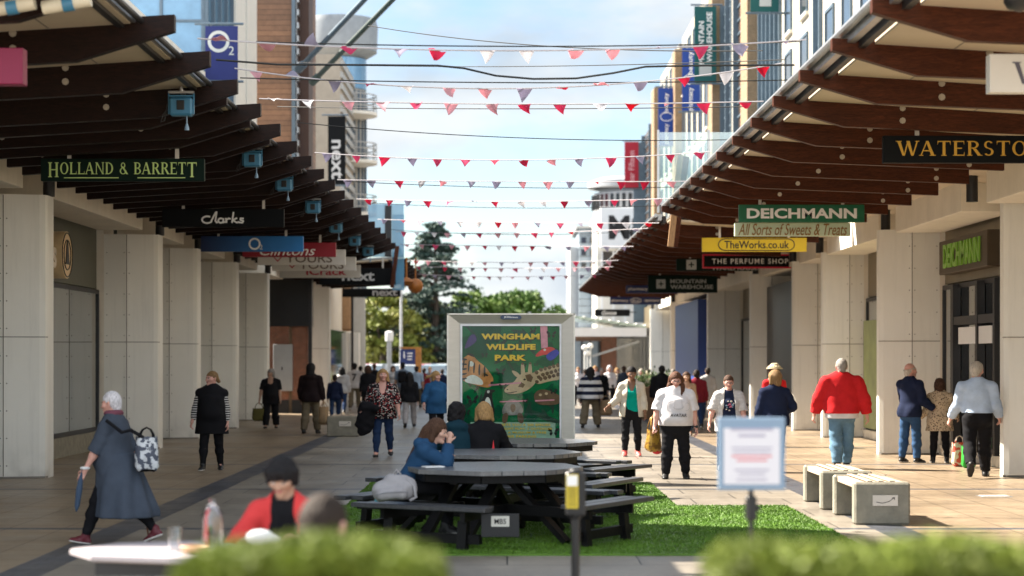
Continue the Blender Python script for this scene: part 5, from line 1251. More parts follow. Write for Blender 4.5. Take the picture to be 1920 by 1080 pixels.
def leaf_quads(b, c, n, spread, size, rnd, m=0):
    p = rnd.normal(0, 1, (n, 3)); p /= np.linalg.norm(p, axis=1)[:, None]; p *= (rnd.rand(n, 1) ** .4); p = p * np.array(spread) + np.array(c)
    a = rnd.normal(0, 1, (n, 3)); a /= np.linalg.norm(a, axis=1)[:, None]; q = np.cross(a, rnd.normal(0, 1, (n, 3))); q /= np.linalg.norm(q, axis=1)[:, None]
    s_ = rnd.uniform(.6, 1.3, n)[:, None] * size
    V = np.stack([p - a * s_, p + q * s_ * .6, p + a * s_, p - q * s_ * .6], 1).reshape(-1, 3); o = len(b.v)
    b.v += [tuple(v) for v in V]; b.f += [(o + 4 * i, o + 4 * i + 1, o + 4 * i + 2, o + 4 * i + 3) for i in range(n)]; b.m += list(rnd.randint(0, 2, n)) if m is None else [m] * n
def round_tree(px, d, ztop, width, label, c1, c2, seed, n=130):
    rnd = np.random.RandomState(seed); t = thing('tree', label, 'tree', (X(px, d), d, .005), 'trees behind the car park')
    m1, m2 = mat('leaf_%s' % seed, c1, .6, var=.3, scale=.7, spec=.3), mat('leaf_b%s' % seed, c2, .6, var=.3, scale=.7, spec=.3)
    b = MB().cyl((0, 0, 0), (0, 0, ztop * .45), .28, .2, 10)
    for i in range(7):
        a = i * .9; b.cyl((0, 0, ztop * (.28 + .02 * i)), (width * .32 * math.cos(a), width * .32 * math.sin(a), ztop * (.55 + .03 * i)), .12, .04, 7)
    b.build('trunk', mat('bark', (.06, .045, .035), .9, var=.3), t)
    b = MB()
    for i in range(n):
        a = rnd.uniform(0, 6.28); h_ = rnd.uniform(.12, 1); r_ = width * .5 * math.sqrt(max(.05, 1 - (h_ * 1.25 - .42) ** 2 * 1.15)) * rnd.uniform(.5, 1.0)
        if h_ > .85: r_ *= .7
        leaf_quads(b, (r_ * math.cos(a), r_ * math.sin(a), ztop * h_ * .95), 70, (width * .085, width * .085, ztop * .055), .20, rnd, int(rnd.rand() < .4))
    b.build('crown', [m1, m2], t)
def conifer(px, d, ztop, width, label, seed):
    rnd = np.random.RandomState(seed); t = thing('conifer', label, 'tree', (X(px, d), d, .005))
    MB().tube([(0, 0, 0), (.1, 0, ztop * .5), (0, 0, ztop)], [.35, .2, .03], 8).build('trunk', MATS['bark'] if 'bark' in MATS else mat('bark', (.06, .045, .035), .9, var=.3), t)
    b = MB(); br = MB()
    for i in range(120):
        h_ = (i + 1) / 122; z = ztop * (.1 + .89 * h_); L = width * .5 * (1 - h_ ** 1.7) * rnd.uniform(.5, 1.08) + .3; a = rnd.uniform(0, 6.28)
        dx, dy = math.cos(a), math.sin(a)
        br.tube([(0, 0, z), (dx * L * .5, dy * L * .5, z + .12 * L), (dx * L, dy * L, z + .02 * L)], [.05, .035, .01], 5)
        for j in range(7):
            f = .28 + .72 * j / 6; w_ = .45 * (1 - abs(f - .6))
            leaf_quads(b, (dx * L * f, dy * L * f, z + .12 * L * math.sin(f * 2.6) - .05), 13, (.34 + w_ * .7, .34 + w_ * .7, .15), .17, rnd, int(rnd.rand() < .35))
    br.build('branches', mat('bark', (.06, .045, .035), .9, var=.3), t)
    b.build('crown', [mat('needle_a', (.028, .055, .045), .7, var=.3), mat('needle_b', (.045, .075, .055), .7, var=.3)], t)
conifer(815, 146, Z(413, 146), 9.0, 'tall dark blue green conifer rising behind the car park', 8)
round_tree(718, 142, Z(548, 142), 7.4, 'yellow green round tree behind the tall white lamp post', (.13, .15, .022), (.19, .19, .035), 21)
round_tree(790, 150, Z(555, 150), 7.5, 'dark green round tree at the foot of the conifer', (.05, .08, .025), (.08, .11, .03), 22)
round_tree(895, 160, Z(541, 160), 9.0, 'broad bright green tree above the poster panel, its left part', (.07, .13, .02), (.11, .17, .03), 23)
round_tree(975, 164, Z(541, 164), 9.0, 'broad bright green tree above the poster panel, its right part', (.065, .12, .02), (.10, .16, .03), 24)
round_tree(660, 150, Z(575, 150), 7.5, 'low green tree at the far left, mostly behind the shops', (.06, .09, .02), (.09, .12, .03), 25)
round_tree(1040, 190, Z(612, 190), 7.5, 'small distant green tree right of the poster panel', (.06, .10, .025), (.09, .13, .03), 26, 40)
# shrubs along the car park edge
rnd = np.random.RandomState(4)
for i, px in enumerate((690, 752, 820)):
    t = thing('shrub', ['pale green shrub at the left end of the car park border', 'flecked shrub behind the information board', 'pale shrub at the right end of the car park border'][i], 'shrub', (X(px, 140), 140, .005), 'shrubs along the car park')
    b = MB()
    for k_ in range(12): leaf_quads(b, (rnd.uniform(-1.3, 1.3), rnd.uniform(-.5, .5), rnd.uniform(.3, 1.4)), 60, (.4, .4, .35), .11, rnd, int(rnd.rand() < .3))
    b.build('foliage', [mat('shrub_leaf', (.10, .13, .04), .7, var=.3), mat('shrub_bloom', (.45, .45, .38), .7)], t)
    MB().cyl((0, 0, 0), (0, 0, .7), .06).build('stem', mat('bark', (.06, .045, .035), .9, var=.3), t)
# far tree belt that reads as one mass
b = MB()
for i in range(260):
    x_ = rnd.uniform(-90, 70); leaf_quads(b, (x_, rnd.uniform(205, 235), rnd.uniform(.5, 4.5)), 26, (2.2, 1.2, 1.5), .5, rnd, int(rnd.rand() < .4))
tag(b.build('tree_belt', [mat('belt_a', (.05, .075, .03), .8), mat('belt_b', (.08, .10, .04), .8)]), 'distant belt of mixed green trees beyond the car park', 'woodland', kind='stuff')
# ================================================================ people
def surface_nets(f, lo, h):
    s = f < 0
    nx, ny, nz = f.shape
    cnt = np.zeros((nx - 1, ny - 1, nz - 1), np.float32); acc = np.zeros((nx - 1, ny - 1, nz - 1, 3), np.float32)
    quads = []
    edges = {}
    for ax in range(3):
        a = [slice(None)] * 3; b = [slice(None)] * 3
        a[ax] = slice(0, -1); b[ax] = slice(1, None)
        fa, fb = f[tuple(a)], f[tuple(b)]
        cr_ = s[tuple(a)] != s[tuple(b)]
        t = np.where(cr_, fa / np.where(cr_, fa - fb, 1), 0)
        edges[ax] = (cr_, s[tuple(a)])
        o1, o2 = [i for i in range(3) if i != ax]
        for d1 in (0, 1):
            for d2 in (0, 1):
                sl = [None] * 3; sl[ax] = slice(None)
                sl[o1] = slice(d1, f.shape[o1] - 1 + d1); sl[o2] = slice(d2, f.shape[o2] - 1 + d2)
                c = cr_[tuple(sl)]; tt = t[tuple(sl)]
                cnt += c
                acc[..., ax] += c * tt
                if d1: acc[..., o1] += c
                if d2: acc[..., o2] += c
    m = cnt > 0
    idx = -np.ones(m.shape, np.int64); idx[m] = np.arange(m.sum())
    ii = np.argwhere(m)
    V = (ii + acc[m] / cnt[m][:, None]) * h + np.array(lo)
    F = []
    for ax in range(3):
        cr_, ins = edges[ax]; o1, o2 = [(1, 2), (2, 0), (0, 1)][ax]
        e = np.argwhere(cr_); ok = (e[:, o1] > 0) & (e[:, o2] > 0) & (e[:, o1] < f.shape[o1] - 1) & (e[:, o2] < f.shape[o2] - 1)
        e = e[ok]
        if len(e) == 0: continue
        u = np.zeros(3, int); u[o1] = 1; v = np.zeros(3, int); v[o2] = 1
        q = np.stack([idx[tuple((e - u - v).T)], idx[tuple((e - v).T)], idx[tuple(e.T)], idx[tuple((e - u).T)]], 1)
        flip = ~ins[tuple(e.T)]; q[flip] = q[flip][:, ::-1]
        F.append(q)
    return V, (np.concatenate(F) if F else np.zeros((0, 4), int))

class Field:
    def __init__(s, lo, hi, h):
        s.lo = np.array(lo, float); s.h = h; n = np.ceil((np.array(hi) - s.lo) / h).astype(int) + 2; s.n = n
        s.ax = [(s.lo[i] + np.arange(n[i]) * h).astype(np.float32) for i in range(3)]
        s.f = np.full(n, .3, np.float32)
    def sub(s, pmin, pmax):
        return tuple(slice(max(0, int((pmin[i] - s.lo[i]) / s.h)), max(0, min(s.n[i], int((pmax[i] - s.lo[i]) / s.h) + 2))) for i in range(3))
    def xyz(s, sl=(slice(None),) * 3):
        return s.ax[0][sl[0]][:, None, None], s.ax[1][sl[1]][None, :, None], s.ax[2][sl[2]][None, None, :]
    def dist(s, pr, infl, sl):
        a, b, ra, rb, n, fl = pr; x, y, z = s.xyz(sl)
        a = np.array(a, float); b = np.array(b, float); ab = b - a
        qx, qy, qz = x - a[0], y - a[1], z - a[2]
        sc = 1.
        if n is not None:
            n = np.array(n, float); k = 1 / fl - 1; qn = (qx * n[0] + qy * n[1] + qz * n[2]) * k
            qx = qx + qn * n[0]; qy = qy + qn * n[1]; qz = qz + qn * n[2]; ab = ab + n * (ab @ n) * k
            sc = (1 + min(1, fl)) / 2
        L2 = float(ab @ ab) + 1e-9
        t = np.clip((qx * ab[0] + qy * ab[1] + qz * ab[2]) / L2, 0, 1)
        d = np.sqrt((qx - t * ab[0]) ** 2 + (qy - t * ab[1]) ** 2 + (qz - t * ab[2]) ** 2)
        return (d - (ra + t * (rb - ra)) - infl) * sc
    def add(s, pr, infl=0., k=.03, op='u'):
        a, b, ra, rb, n, fl = pr; r = max(ra, rb) * max(1, fl if n is not None else 1) + infl + k + 3 * s.h
        sl = s.sub(np.minimum(a, b) - r, np.maximum(a, b) + r)
        if any(q.stop <= q.start for q in sl): return
        d = s.dist(pr, infl, sl)
        if op == 'u':
            c = s.f[sl]; hh = np.maximum(k - np.abs(c - d), 0) / k; s.f[sl] = np.minimum(c, d) - hh * hh * k * .25
        else:
            c = s.f[sl]; d = -d; hh = np.maximum(k - np.abs(c - d), 0) / k; s.f[sl] = np.maximum(c, d) + hh * hh * k * .25
    def cut(s, p, n):
        """remove everything on the side n points to"""
        x, y, z = s.xyz(); s.f = np.maximum(s.f, ((x - p[0]) * n[0] + (y - p[1]) * n[1] + (z - p[2]) * n[2]).astype(np.float32))
    def noise(s, amp, freq=14., seed=0, st=(1, 1, 1)):
        x, y, z = s.xyz(); r = random.Random(seed); o = [r.uniform(0, 6.28) for _ in range(8)]; F_ = freq
        x, y, z = x * st[0], y * st[1], z * st[2]
        w1 = np.sin(F_ * x + 2.1 * np.sin(F_ * .6 * z + o[0]) + o[1]) * np.sin(F_ * .8 * z + 1.7 * np.sin(F_ * .7 * y + o[2]) + o[3])
        w2 = np.sin(F_ * 1.9 * (y + .5 * z) + o[4] + 1.5 * np.sin(F_ * x + o[5])) * np.sin(F_ * 1.6 * (z - .4 * x) + o[6])
        s.f = s.f + (amp * (w1 + .6 * w2)).astype(np.float32)
    def mesh(s): return surface_nets(s.f, s.lo, s.h)

def V3(*a): return np.array(a, float)
def rotx(v, a): c, s_ = math.cos(a), math.sin(a); return V3(v[0], v[1] * c - v[2] * s_, v[1] * s_ + v[2] * c)
def rotz(v, a): c, s_ = math.cos(a), math.sin(a); return V3(v[0] * c - v[1] * s_, v[0] * s_ + v[1] * c, v[2])
def roty(v, a): c, s_ = math.cos(a), math.sin(a); return V3(v[0] * c + v[2] * s_, v[1], -v[0] * s_ + v[2] * c)
def unit(v): return v / (np.linalg.norm(v) + 1e-9)
def C(a, b, ra, rb=None, n=None, fl=1.): return (np.array(a, float), np.array(b, float), ra, ra if rb is None else rb, n, fl)

SKIN = dict(pale=(.52, .31, .235), tan=(.40, .235, .16), brown=(.19, .095, .055), pink=(.56, .30, .24))
def skinmat(k): return mat('skin_' + k, SKIN[k], .5, var=.05, scale=8, spec=.35)
def fabric(name, col, **kw):
    kw.setdefault('rough', .85); kw.setdefault('var', .14); kw.setdefault('scale', 7); kw.setdefault('spec', .1); kw.setdefault('bump', .12); kw.setdefault('bscale', 140)
    return mat(name, col, **kw)
m_lip = mat('lips', (.38, .14, .12), .45, var=0); m_eye = mat('eye_white', (.55, .52, .50), .3, var=0); m_iris = mat('eye_dark', (.03, .02, .015), .2, var=0); m_brow = mat('brow', (.10, .06, .04), .8, var=0)

def mesh_obj(name, parts, mats, parent, M_, wx=1.):
    """parts: list of (V,F,matidx array or int); verts already in local person frame"""
    Vs, Fs, Ms, o = [], [], [], 0
    for V, F, mi in parts:
        if len(F) == 0: continue
        Vs.append(V); Fs.append(F + o); Ms.append(np.full(len(F), mi) if np.isscalar(mi) else mi); o += len(V)
    if not Vs: return None
    V = np.concatenate(Vs); F = np.concatenate(Fs); mi = np.concatenate(Ms)
    V = V @ M_.T; V[:, 0] *= wx
    me = bpy.data.meshes.new(name); me.from_pydata(V.tolist(), [], F.tolist())
    for m_ in mats: me.materials.append(m_)
    me.polygons.foreach_set('material_index', mi.astype(np.int32)); me.polygons.foreach_set('use_smooth', np.ones(len(F), bool)); me.update()
    ob = bpy.data.objects.new(name, me); COL.objects.link(ob)
    if parent is not None: ob.parent = parent
    return ob

PEOPLE = {}
def person(px, feet, head, label, rz=0., d=None, build=1., fem=True, skin='pale', legs=((0, 0, 0), (0, 0, 0)), arms=(None, None), lean=0., yaw=0., pitch=0.,
           top=None, jacket=None, legsw=None, shoes=None, hair=None, skirt=None, belly=1., hips=1., seat=None, seat_z=.45, res=None, twist=0., wx=1.1, gz=.004, hand='relax', glasses=None, scarf=None, cat='person', name='person', lat=None, extra=None):
    """px: centre column; feet/head: rows of the photograph (they set distance and height)"""
    d = d or DG(feet)
    Hh = (feet - head) / FPX * d if seat is None else seat
    u = Hh / 1.75
    h = res or (.012 if d < 40 else .017 if d < 56 else .024)
    R3 = np.array(Matrix.Rotation(R(rz), 3, 'Z'))
    # ---- skeleton (faces -Y)
    hl = .092 * u; LT, LS = .435 * u, .415 * u
    def leg(side, spec):
        fl, kn, ft = (R(q) for q in spec[:3]); ab = R(spec[3]) if len(spec) > 3 else R(2)
        hip = V3(side * hl, 0, 0)
        kd = roty(rotx(V3(0, 0, -1), -fl), -side * ab); knee = hip + kd * LT
        ad = roty(rotx(V3(0, 0, -1), -(fl - kn)), -side * ab); ank = knee + ad * LS
        fd = rotx(V3(0, -1, 0), -ft) if seat is None else V3(0, -1, 0)
        fd = rotz(fd, side * R(8))
        return hip, knee, ank, unit(fd), ft
    Lg = [leg(-1, legs[0]), leg(1, legs[1])]
    low = min(min(a[2] - .075 * u, (a + f * .15 * u)[2] - .055 * u, (a - f * .05 * u)[2] - .07 * u) for _, _, a, f, _ in Lg)
    pz = -low if seat is None else seat_z + .10 * u
    off = V3(0, 0, pz); Lg = [(a + off, b + off, c + off, f, ft) for a, b, c, f, ft in Lg]
    pel = V3(0, 0, pz)
    def T(v): return pel + rotz(rotx(V3(*v) * u, R(lean)), R(twist))
    def TD(v): return rotz(rotx(V3(*v), R(lean)), R(twist))
    waist, chest, uc, nb = T((0, .0, .14)), T((0, .0, .33)), T((0, .01, .44)), T((0, .015, .52))
    sw = (.155 if fem else .172) * (1 + (build - 1) * .55)
    sh = [T((-sw, .01, .435)), T((sw, .01, .435))]
    hc = nb + rotx(TD((0, -.02, .155)), R(0)) * u + rotx(V3(0, -.03 * max(0, pitch) / 30, 0), 0)
    HR = np.array(Matrix.Rotation(R(twist + yaw), 3, 'Z') @ Matrix.Rotation(R(lean * .55 + pitch), 3, 'X'))
    AU, AF = .285 * u, .25 * u
    def arm(side, i, spec):
        S = sh[i]
        if spec is None: spec = (4 if i else -4, 9, 12)
        if len(spec) == 4 and spec[0] == 't':                   # hand target, local metres/u from ground/centre
            Wt = V3(*spec[1:]) * 1.0; v = Wt - S; L = min(np.linalg.norm(v), (AU + AF) * .995); v = unit(v); Wt = S + v * L
            ca = (AU * AU + L * L - AF * AF) / (2 * AU * L); sa = math.sqrt(max(0, 1 - ca * ca))
            pole = unit(V3(side * .7, .6, -.7)); pole = unit(pole - v * (pole @ v))
            E = S + v * AU * ca + pole * AU * sa; return S, E, Wt
        fl, ab, el = (R(q) for q in spec[:3]); inn = R(spec[3]) if len(spec) > 3 else 0
        ud = TD(roty(rotx(V3(0, 0, -1), -fl), -side * ab)); E = S + ud * AU
        fd = TD(rotz(roty(rotx(V3(0, 0, -1), -(fl + el)), -side * ab * .6), -side * -inn)); return S, E, E + fd * AF
    Ar = [arm(-1, 0, arms[0]), arm(1, 1, arms[1])]
    B = build; fw = unit(TD((0, -1, 0))); up = unit(TD((0, 0, 1))); rt = unit(TD((1, 0, 0)))
    dpt = .70 + .05 * (belly - 1)
    hipr = (.165 if fem else .15) * B * hips * u
    tor = [C(T((0, .005, -.03)), T((0, 0, .10)), hipr, .135 * B * belly * u, fw, dpt), C(T((0, 0, .10)), chest, .135 * B * belly * u, .145 * B * u, fw, dpt), C(chest, uc, .145 * B * u, .105 * B * u, fw, .68)]
    sr_ = .050 * u * (.6 + .4 * B)
    shl = [C(T((0, .012, .475)), q - up_ * .006 * u, .064 * u, sr_) for q in sh for up_ in (unit(TD((0, 0, 1))),)] + [C(uc, nb, .085 * u, .055 * u)]
    ext = [C(T((-.075, .055, -.05)), T((-.07, .05, -.02)), .092 * u * B), C(T((.075, .055, -.05)), T((.07, .05, -.02)), .092 * u * B)]
    if fem: ext += [C(T((-.06 * B, -.068 * B, .295)), T((.06 * B, -.068 * B, .295)), .056 * u * B), C(T((0, -.055 * B, .30)), T((0, -.03, .38)), .085 * u * B, .06 * u)]
    if belly > 1.05: ext += [C(T((0, -.06 * belly, .07)), T((0, -.05, .18)), .10 * u * B * belly, None, rt, 1.2)]
    th = .083 * u * (.5 + .5 * B * hips)
    lg = [[C(a, b, th, .056 * u * (.6 + .4 * B)), C(b, b + (c - b) * .38, .054 * u * (.6 + .4 * B), .056 * u * (.6 + .4 * B)), C(b + (c - b) * .38, c, .055 * u * (.6 + .4 * B), .036 * u)] for a, b, c, f, _ in Lg]
    am = [[C(S, E, .050 * u * (.55 + .45 * B), .041 * u * (.6 + .4 * B)), C(E, E + (W_ - E) * .3, .041 * u * (.6 + .4 * B), .040 * u), C(E + (W_ - E) * .3, W_, .040 * u, .026 * u)] for S, E, W_ in Ar]
    neck = [C(nb - up * .03 * u, hc + HR @ V3(0, .02, -.06) * u, .056 * u, .052 * u)]
    allp = np.array([q for grp in (tor, shl, ext, lg[0], lg[1], am[0], am[1], neck) for pr in grp for q in pr[:2]] + [hc])
    lo, hi = allp.min(0) - .22 * u, allp.max(0) + .22 * u; lo[2] = max(lo[2], -.02)
    # ---- body: one continuous surface, with finer head and hands
    def build_field(groups, infl, k=.035): 
        F_ = Field(lo, hi, h)
        for g_ in groups:
            for pr in g_: F_.add(pr, infl, k * u)
        return F_
    Fb = build_field([tor, shl, ext, lg[0], lg[1], am[0], am[1], neck], 0.)
    for a, b, c, f, _ in Lg: Fb.add(C(c, c + f * .11 * u - V3(0, 0, .045 * u), .034 * u, .022 * u), 0, .03)
    parts = [(*Fb.mesh(), 0)]
    # head, in its own frame
    hh = .0065 * u if d < 40 else .010 * u if d < 60 else .014 * u
    FH = Field((-.115 * u, -.145 * u, -.19 * u), (.115 * u, .15 * u, .16 * u), hh)
    def H(*a): return V3(*a) * u
    FH.add(C(H(0, .018, .035), H(0, .012, .03), .092 * u, None, V3(1, 0, 0), .80), 0, .02 * u)
    FH.add(C(H(0, -.025, .0), H(0, -.048, -.075), .066 * u, .042 * u, V3(1, 0, 0), .92), 0, .03 * u)
    FH.add(C(H(0, .02, -.05), H(0, .03, -.18), .054 * u, .055 * u), 0, .03 * u)
    FH.add(C(H(0, -.085, .012), H(0, -.112, -.028), .008 * u, .0135 * u), 0, .014 * u)
    FH.add(C(H(-.028, -.088, .022), H(.028, -.088, .022), .009 * u), 0, .014 * u)
    FH.add(C(H(-.03, -.078, -.022), H(-.05, -.06, -.018), .02 * u), 0, .03 * u); FH.add(C(H(.03, -.078, -.022), H(.05, -.06, -.018), .02 * u), 0, .03 * u)
    FH.add(C(H(0, -.085, -.098), H(0, -.085, -.098), .017 * u), 0, .025 * u)
    for sx in (-1, 1):
        FH.add(C(H(sx * .031, -.100, .002), H(sx * .034, -.098, .002), .011 * u), 0, .012 * u, 'd')
        FH.add(C(H(sx * .078, .012, .012), H(sx * .074, .008, -.03), .017 * u, .012 * u, V3(1, 0, 0), .6), 0, .008 * u)
    FH.add(C(H(-.016, -.092, -.060), H(.016, -.092, -.060), .0085 * u), 0, .010 * u)
    Vh, Fh = FH.mesh(); ce = Vh[Fh].mean(1) / u
    mi = np.zeros(len(Fh), int); fr = ce[:, 1] < -.062
    ax_ = np.abs(ce[:, 0]); zz = ce[:, 2]
    mi[fr & (ax_ < .023) & (np.abs(zz + .060) < .0075)] = 1
    mi[fr & (np.abs(ax_ - .032) < .013) & (np.abs(zz - .002) < .006)] = 2
    mi[fr & (np.abs(ax_ - .031) < .006) & (np.abs(zz - .002) < .0065)] = 3
    mi[fr & (np.abs(ax_ - .032) < .014) & (np.abs(zz - .027 - .1 * (ax_ - .032)) < .0035)] = 4
    parts.append((Vh @ HR.T + hc, Fh, mi))
    # hands
    hs = .0055 * u if d < 40 else .009 * u
    for i, side in ((0, -1), (1, 1)):
        S, E, W_ = Ar[i]; dv = unit(W_ - E)
        mode = hand if isinstance(hand, str) else hand[i]
        if mode == 'none': continue
        med = unit(V3(-side, -.15, 0) - dv * (V3(-side, -.15, 0) @ dv)) if abs(dv[2]) > .5 else unit(V3(0, 0, -1) - dv * (-dv[2]))
        sv = unit(np.cross(med, dv)); 
        if sv @ (V3(0, -1, .3)) < 0: sv = -sv
        cu = {'relax': .35, 'grip': 1.25, 'flat': .12}[mode]
        pr = [C((0, 0, 0), (.085 * u, 0, 0), .029 * u, .036 * u, V3(0, 0, 1), .45)]
        for q, (ln, sp) in enumerate(((.072, .029), (.080, .010), (.074, -.010), (.058, -.028))):
            c_ = cu * (1 + .12 * q); b0 = V3(.085, sp, .0) * u; d1 = V3(math.cos(c_), sp * 1.5, math.sin(c_)); d2 = V3(math.cos(2.1 * c_), sp, math.sin(2.1 * c_))
            b1 = b0 + d1 * ln * .5 * u; b2 = b1 + d2 * ln * .55 * u
            pr += [C(b0, b1, .0092 * u, .0084 * u), C(b1, b2, .0084 * u, .0068 * u)]
        t0 = V3(.02, .026, .004) * u; t1 = t0 + unit(V3(.75, .62, .35)) * .045 * u; t2 = t1 + unit(V3(.9, .15, .45 + .3 * cu)) * .032 * u
        pr += [C(t0, t1, .012 * u, .0098 * u), C(t1, t2, .0098 * u, .0076 * u)]
        FHd = Field((-.04 * u, -.065 * u, -.04 * u), (.20 * u, .085 * u, .13 * u), hs)
        FHd.add(C((-.035 * u, 0, 0), (.02 * u, 0, 0), .026 * u, .026 * u), 0, .012 * u)
        for q, p_ in enumerate(pr): FHd.add(p_, 0, (.012 if q == 0 else .005) * u)
        Vq, Fq = FHd.mesh(); Bm = np.stack([dv, sv, med], 1)
        if np.linalg.det(Bm) < 0: Fq = Fq[:, ::-1]
        parts.append((Vq @ Bm.T + W_, Fq, 0))
    wxx = wx
    root = mesh_obj(name, parts, [skinmat(skin), m_lip, m_eye, m_iris, m_brow], None, R3, wxx)
    tag(root, label, cat); root.location = ((X(px, d) if lat is None else lat), d, gz)
    # ---- clothing
    def garment(nm, spec, base_infl):
        """spec: dict(mat, hem, sleeve 0..2 (1=elbow,2=wrist), infl, neck, open, vest)"""
        infl = (.008 + spec.get('infl', .012) * .55 + base_infl) * u; F_ = Field(lo - .05, hi + .05, h)
        for g_ in (tor, shl, ext):
            for pr in g_: F_.add(pr, infl, .04 * u)
        hem = spec.get('hem', -.08)
        if hem < -.10:                           # skirt of a long top
            F_.add(C(T((0, .0, -.02)), T((0, .01, hem)), hipr + .0, hipr * spec.get('flare', 1.05), fw, .78), infl, .05 * u)
        F_.noise(.0065 * u, 13 / u, (sum(map(ord, label))) % 99, (1, 1, .8))
        F_.cut(T((0, 0, hem)), -unit(up * 1.0))
        sl = spec.get('sleeve', 2.)
        for i in (0, 1):
            if sl <= 0: continue
            S, E, W_ = Ar[i]; G = Field(lo - .05, hi + .05, h); si = infl * .75 + spec.get('loose', .006) * .5 * u
            chain = am[i]
            for pr in chain: G.add(pr, si, .03 * u)
            G.noise(.0062 * u, 24 / u, i + (sum(map(ord, label))) % 50, (1, 1, 1))
            if sl < 1.: p_, n_ = S + (E - S) * sl, unit(E - S)
            else: p_, n_ = E + (W_ - E) * (sl - 1.) * .97, unit(W_ - E)
            # cut only the far part of the arm
            x, y, z = G.xyz(); dn = (x - p_[0]) * n_[0] + (y - p_[1]) * n_[1] + (z - p_[2]) * n_[2]
            G.f = np.maximum(G.f, dn.astype(np.float32))
            if sl < 1.:                           # drop the forearm volume that bends back
                pass
            kk = .02 * u; hh_ = np.maximum(kk - np.abs(F_.f - G.f), 0) / kk; F_.f = np.minimum(F_.f, G.f) - hh_ * hh_ * kk * .25
        nk = spec.get('neck', 'crew')
        if nk == 'crew': F_.add(C(nb + up * .02 * u + fw * .02 * u, nb + up * .12 * u, .060 * u, .075 * u), 0, .01 * u, 'd')
        elif nk == 'v': F_.add(C(nb + up * .03 * u + fw * .02 * u, T((0, -.115 - .05 * B, .375)), .075 * u, .05 * u), 0, .012 * u, 'd')
        elif nk == 'scoop': F_.add(C(nb + up * .03 * u, T((0, -.10, .42)), .085 * u, .065 * u), 0, .012 * u, 'd')
        elif nk == 'collar':
            F_.add(C(nb - up * .0 * u, nb + up * .035 * u, .075 * u, .07 * u), 0, .02 * u); F_.add(C(nb + up * .02 * u, nb + up * .16 * u, .058 * u, .062 * u), 0, .008 * u, 'd')
        elif nk == 'hood':
            F_.add(C(T((-.07, .10, .47)), T((.07, .10, .47)), .06 * u), 0, .03 * u); F_.add(C(nb + up * .02 * u + fw * .02 * u, nb + up * .12 * u, .060 * u, .08 * u), 0, .01 * u, 'd')
        op = spec.get('open')
        if op:
            x, y, z = F_.xyz(); px_ = (x - pel[0]) * rt[0] + (y - pel[1]) * rt[1] + (z - pel[2]) * rt[2]
            pz_ = ((x - pel[0]) * up[0] + (y - pel[1]) * up[1] + (z - pel[2]) * up[2]) / u
            pf = (x - pel[0]) * fw[0] + (y - pel[1]) * fw[1] + (z - pel[2]) * fw[2]
            wid = op * u * (1.25 - .5 * np.clip(pz_ / .5, -.4, 1))
            rem = np.maximum(np.abs(px_) - wid, -pf + .0)
            F_.f = np.maximum(F_.f, -rem.astype(np.float32))
        V_, Q_ = F_.mesh(); return mesh_obj(nm, [(V_, Q_, 0)], [spec['mat']], root, R3, wxx)
    if legsw:
        infl = legsw.get('infl', .010) * u; F_ = Field(lo - .05, hi + .05, h); wd = legsw.get('wide', 0.) * u; to = legsw.get('to', .97)
        Gs = []
        for i in (0, 1):
            G = Field(lo - .05, hi + .05, h); a, b, c, f, _ = Lg[i]
            for q, pr in enumerate(lg[i]):
                p2 = (pr[0], pr[1], pr[2] + (wd * (0, .5, .75)[q]), pr[3] + (wd * (.5, .75, 1.0)[q]), pr[4], pr[5])
                if q == 0: F_.add(p2, infl, .035 * u)
                G.add(p2, infl, .03 * u)
            e = b + (c - b) * to; n_ = unit(c - b) if seat is not None else unit(V3(0, 0, -1) + unit(c - b))
            x, y, z = G.xyz(); G.f = np.maximum(G.f, ((x - e[0]) * n_[0] + (y - e[1]) * n_[1] + (z - e[2]) * n_[2]).astype(np.float32)); Gs.append(G)
        for pr in tor[:2] + ext: F_.add(pr, infl, .04 * u)
        for G in Gs:
            kk = .012 * u; hh_ = np.maximum(kk - np.abs(F_.f - G.f), 0) / kk; F_.f = np.minimum(F_.f, G.f) - hh_ * hh_ * kk * .25
        F_.noise(min(legsw.get('fold', .005), legsw.get('infl', .01) * .6) * u, 17 / u, (sum(map(ord, label))) % 40, (1, 1, 1.7))
        F_.cut(T((0, 0, legsw.get('rise', .07))), up) if seat is None else F_.cut(pel + V3(0, 0, .13 * u), (0, 0, 1))
        mesh_obj(legsw.get('name', 'trousers'), [(*F_.mesh(), 0)], [legsw['mat']], root, R3, wxx)
    if skirt:
        F_ = Field(lo - .3, hi + .1, h); hem = skirt['hem'] * u; top_ = T((0, 0, skirt.get('from', .1))); bot = V3(pel[0], pel[1] + skirt.get('back', 0) * u, hem)
        F_.add(C(top_, bot, skirt.get('r0', .15) * B * u, skirt['r1'] * u, V3(0, 1, 0), skirt.get('flat', .75)), 0, .03)
        x, y, z = F_.xyz(); ang = np.arctan2(y - bot[1], x - bot[0]); fall = np.clip((top_[2] - z) / (top_[2] - hem), 0, 1)
        F_.f = F_.f + (.026 * u * fall * np.sin(ang * 8 + 2 * np.sin(z * 4))).astype(np.float32)
        F_.cut((0, 0, hem), (0, 0, -1)); F_.cut(top_, up)
        mesh_obj(skirt.get('name', 'skirt'), [(*F_.mesh(), 0)], [skirt['mat']], root, R3, wxx)
    if top: garment(top.get('name', 'top'), top, .0)
    if jacket: garment(jacket.get('name', 'jacket'), jacket, .010)
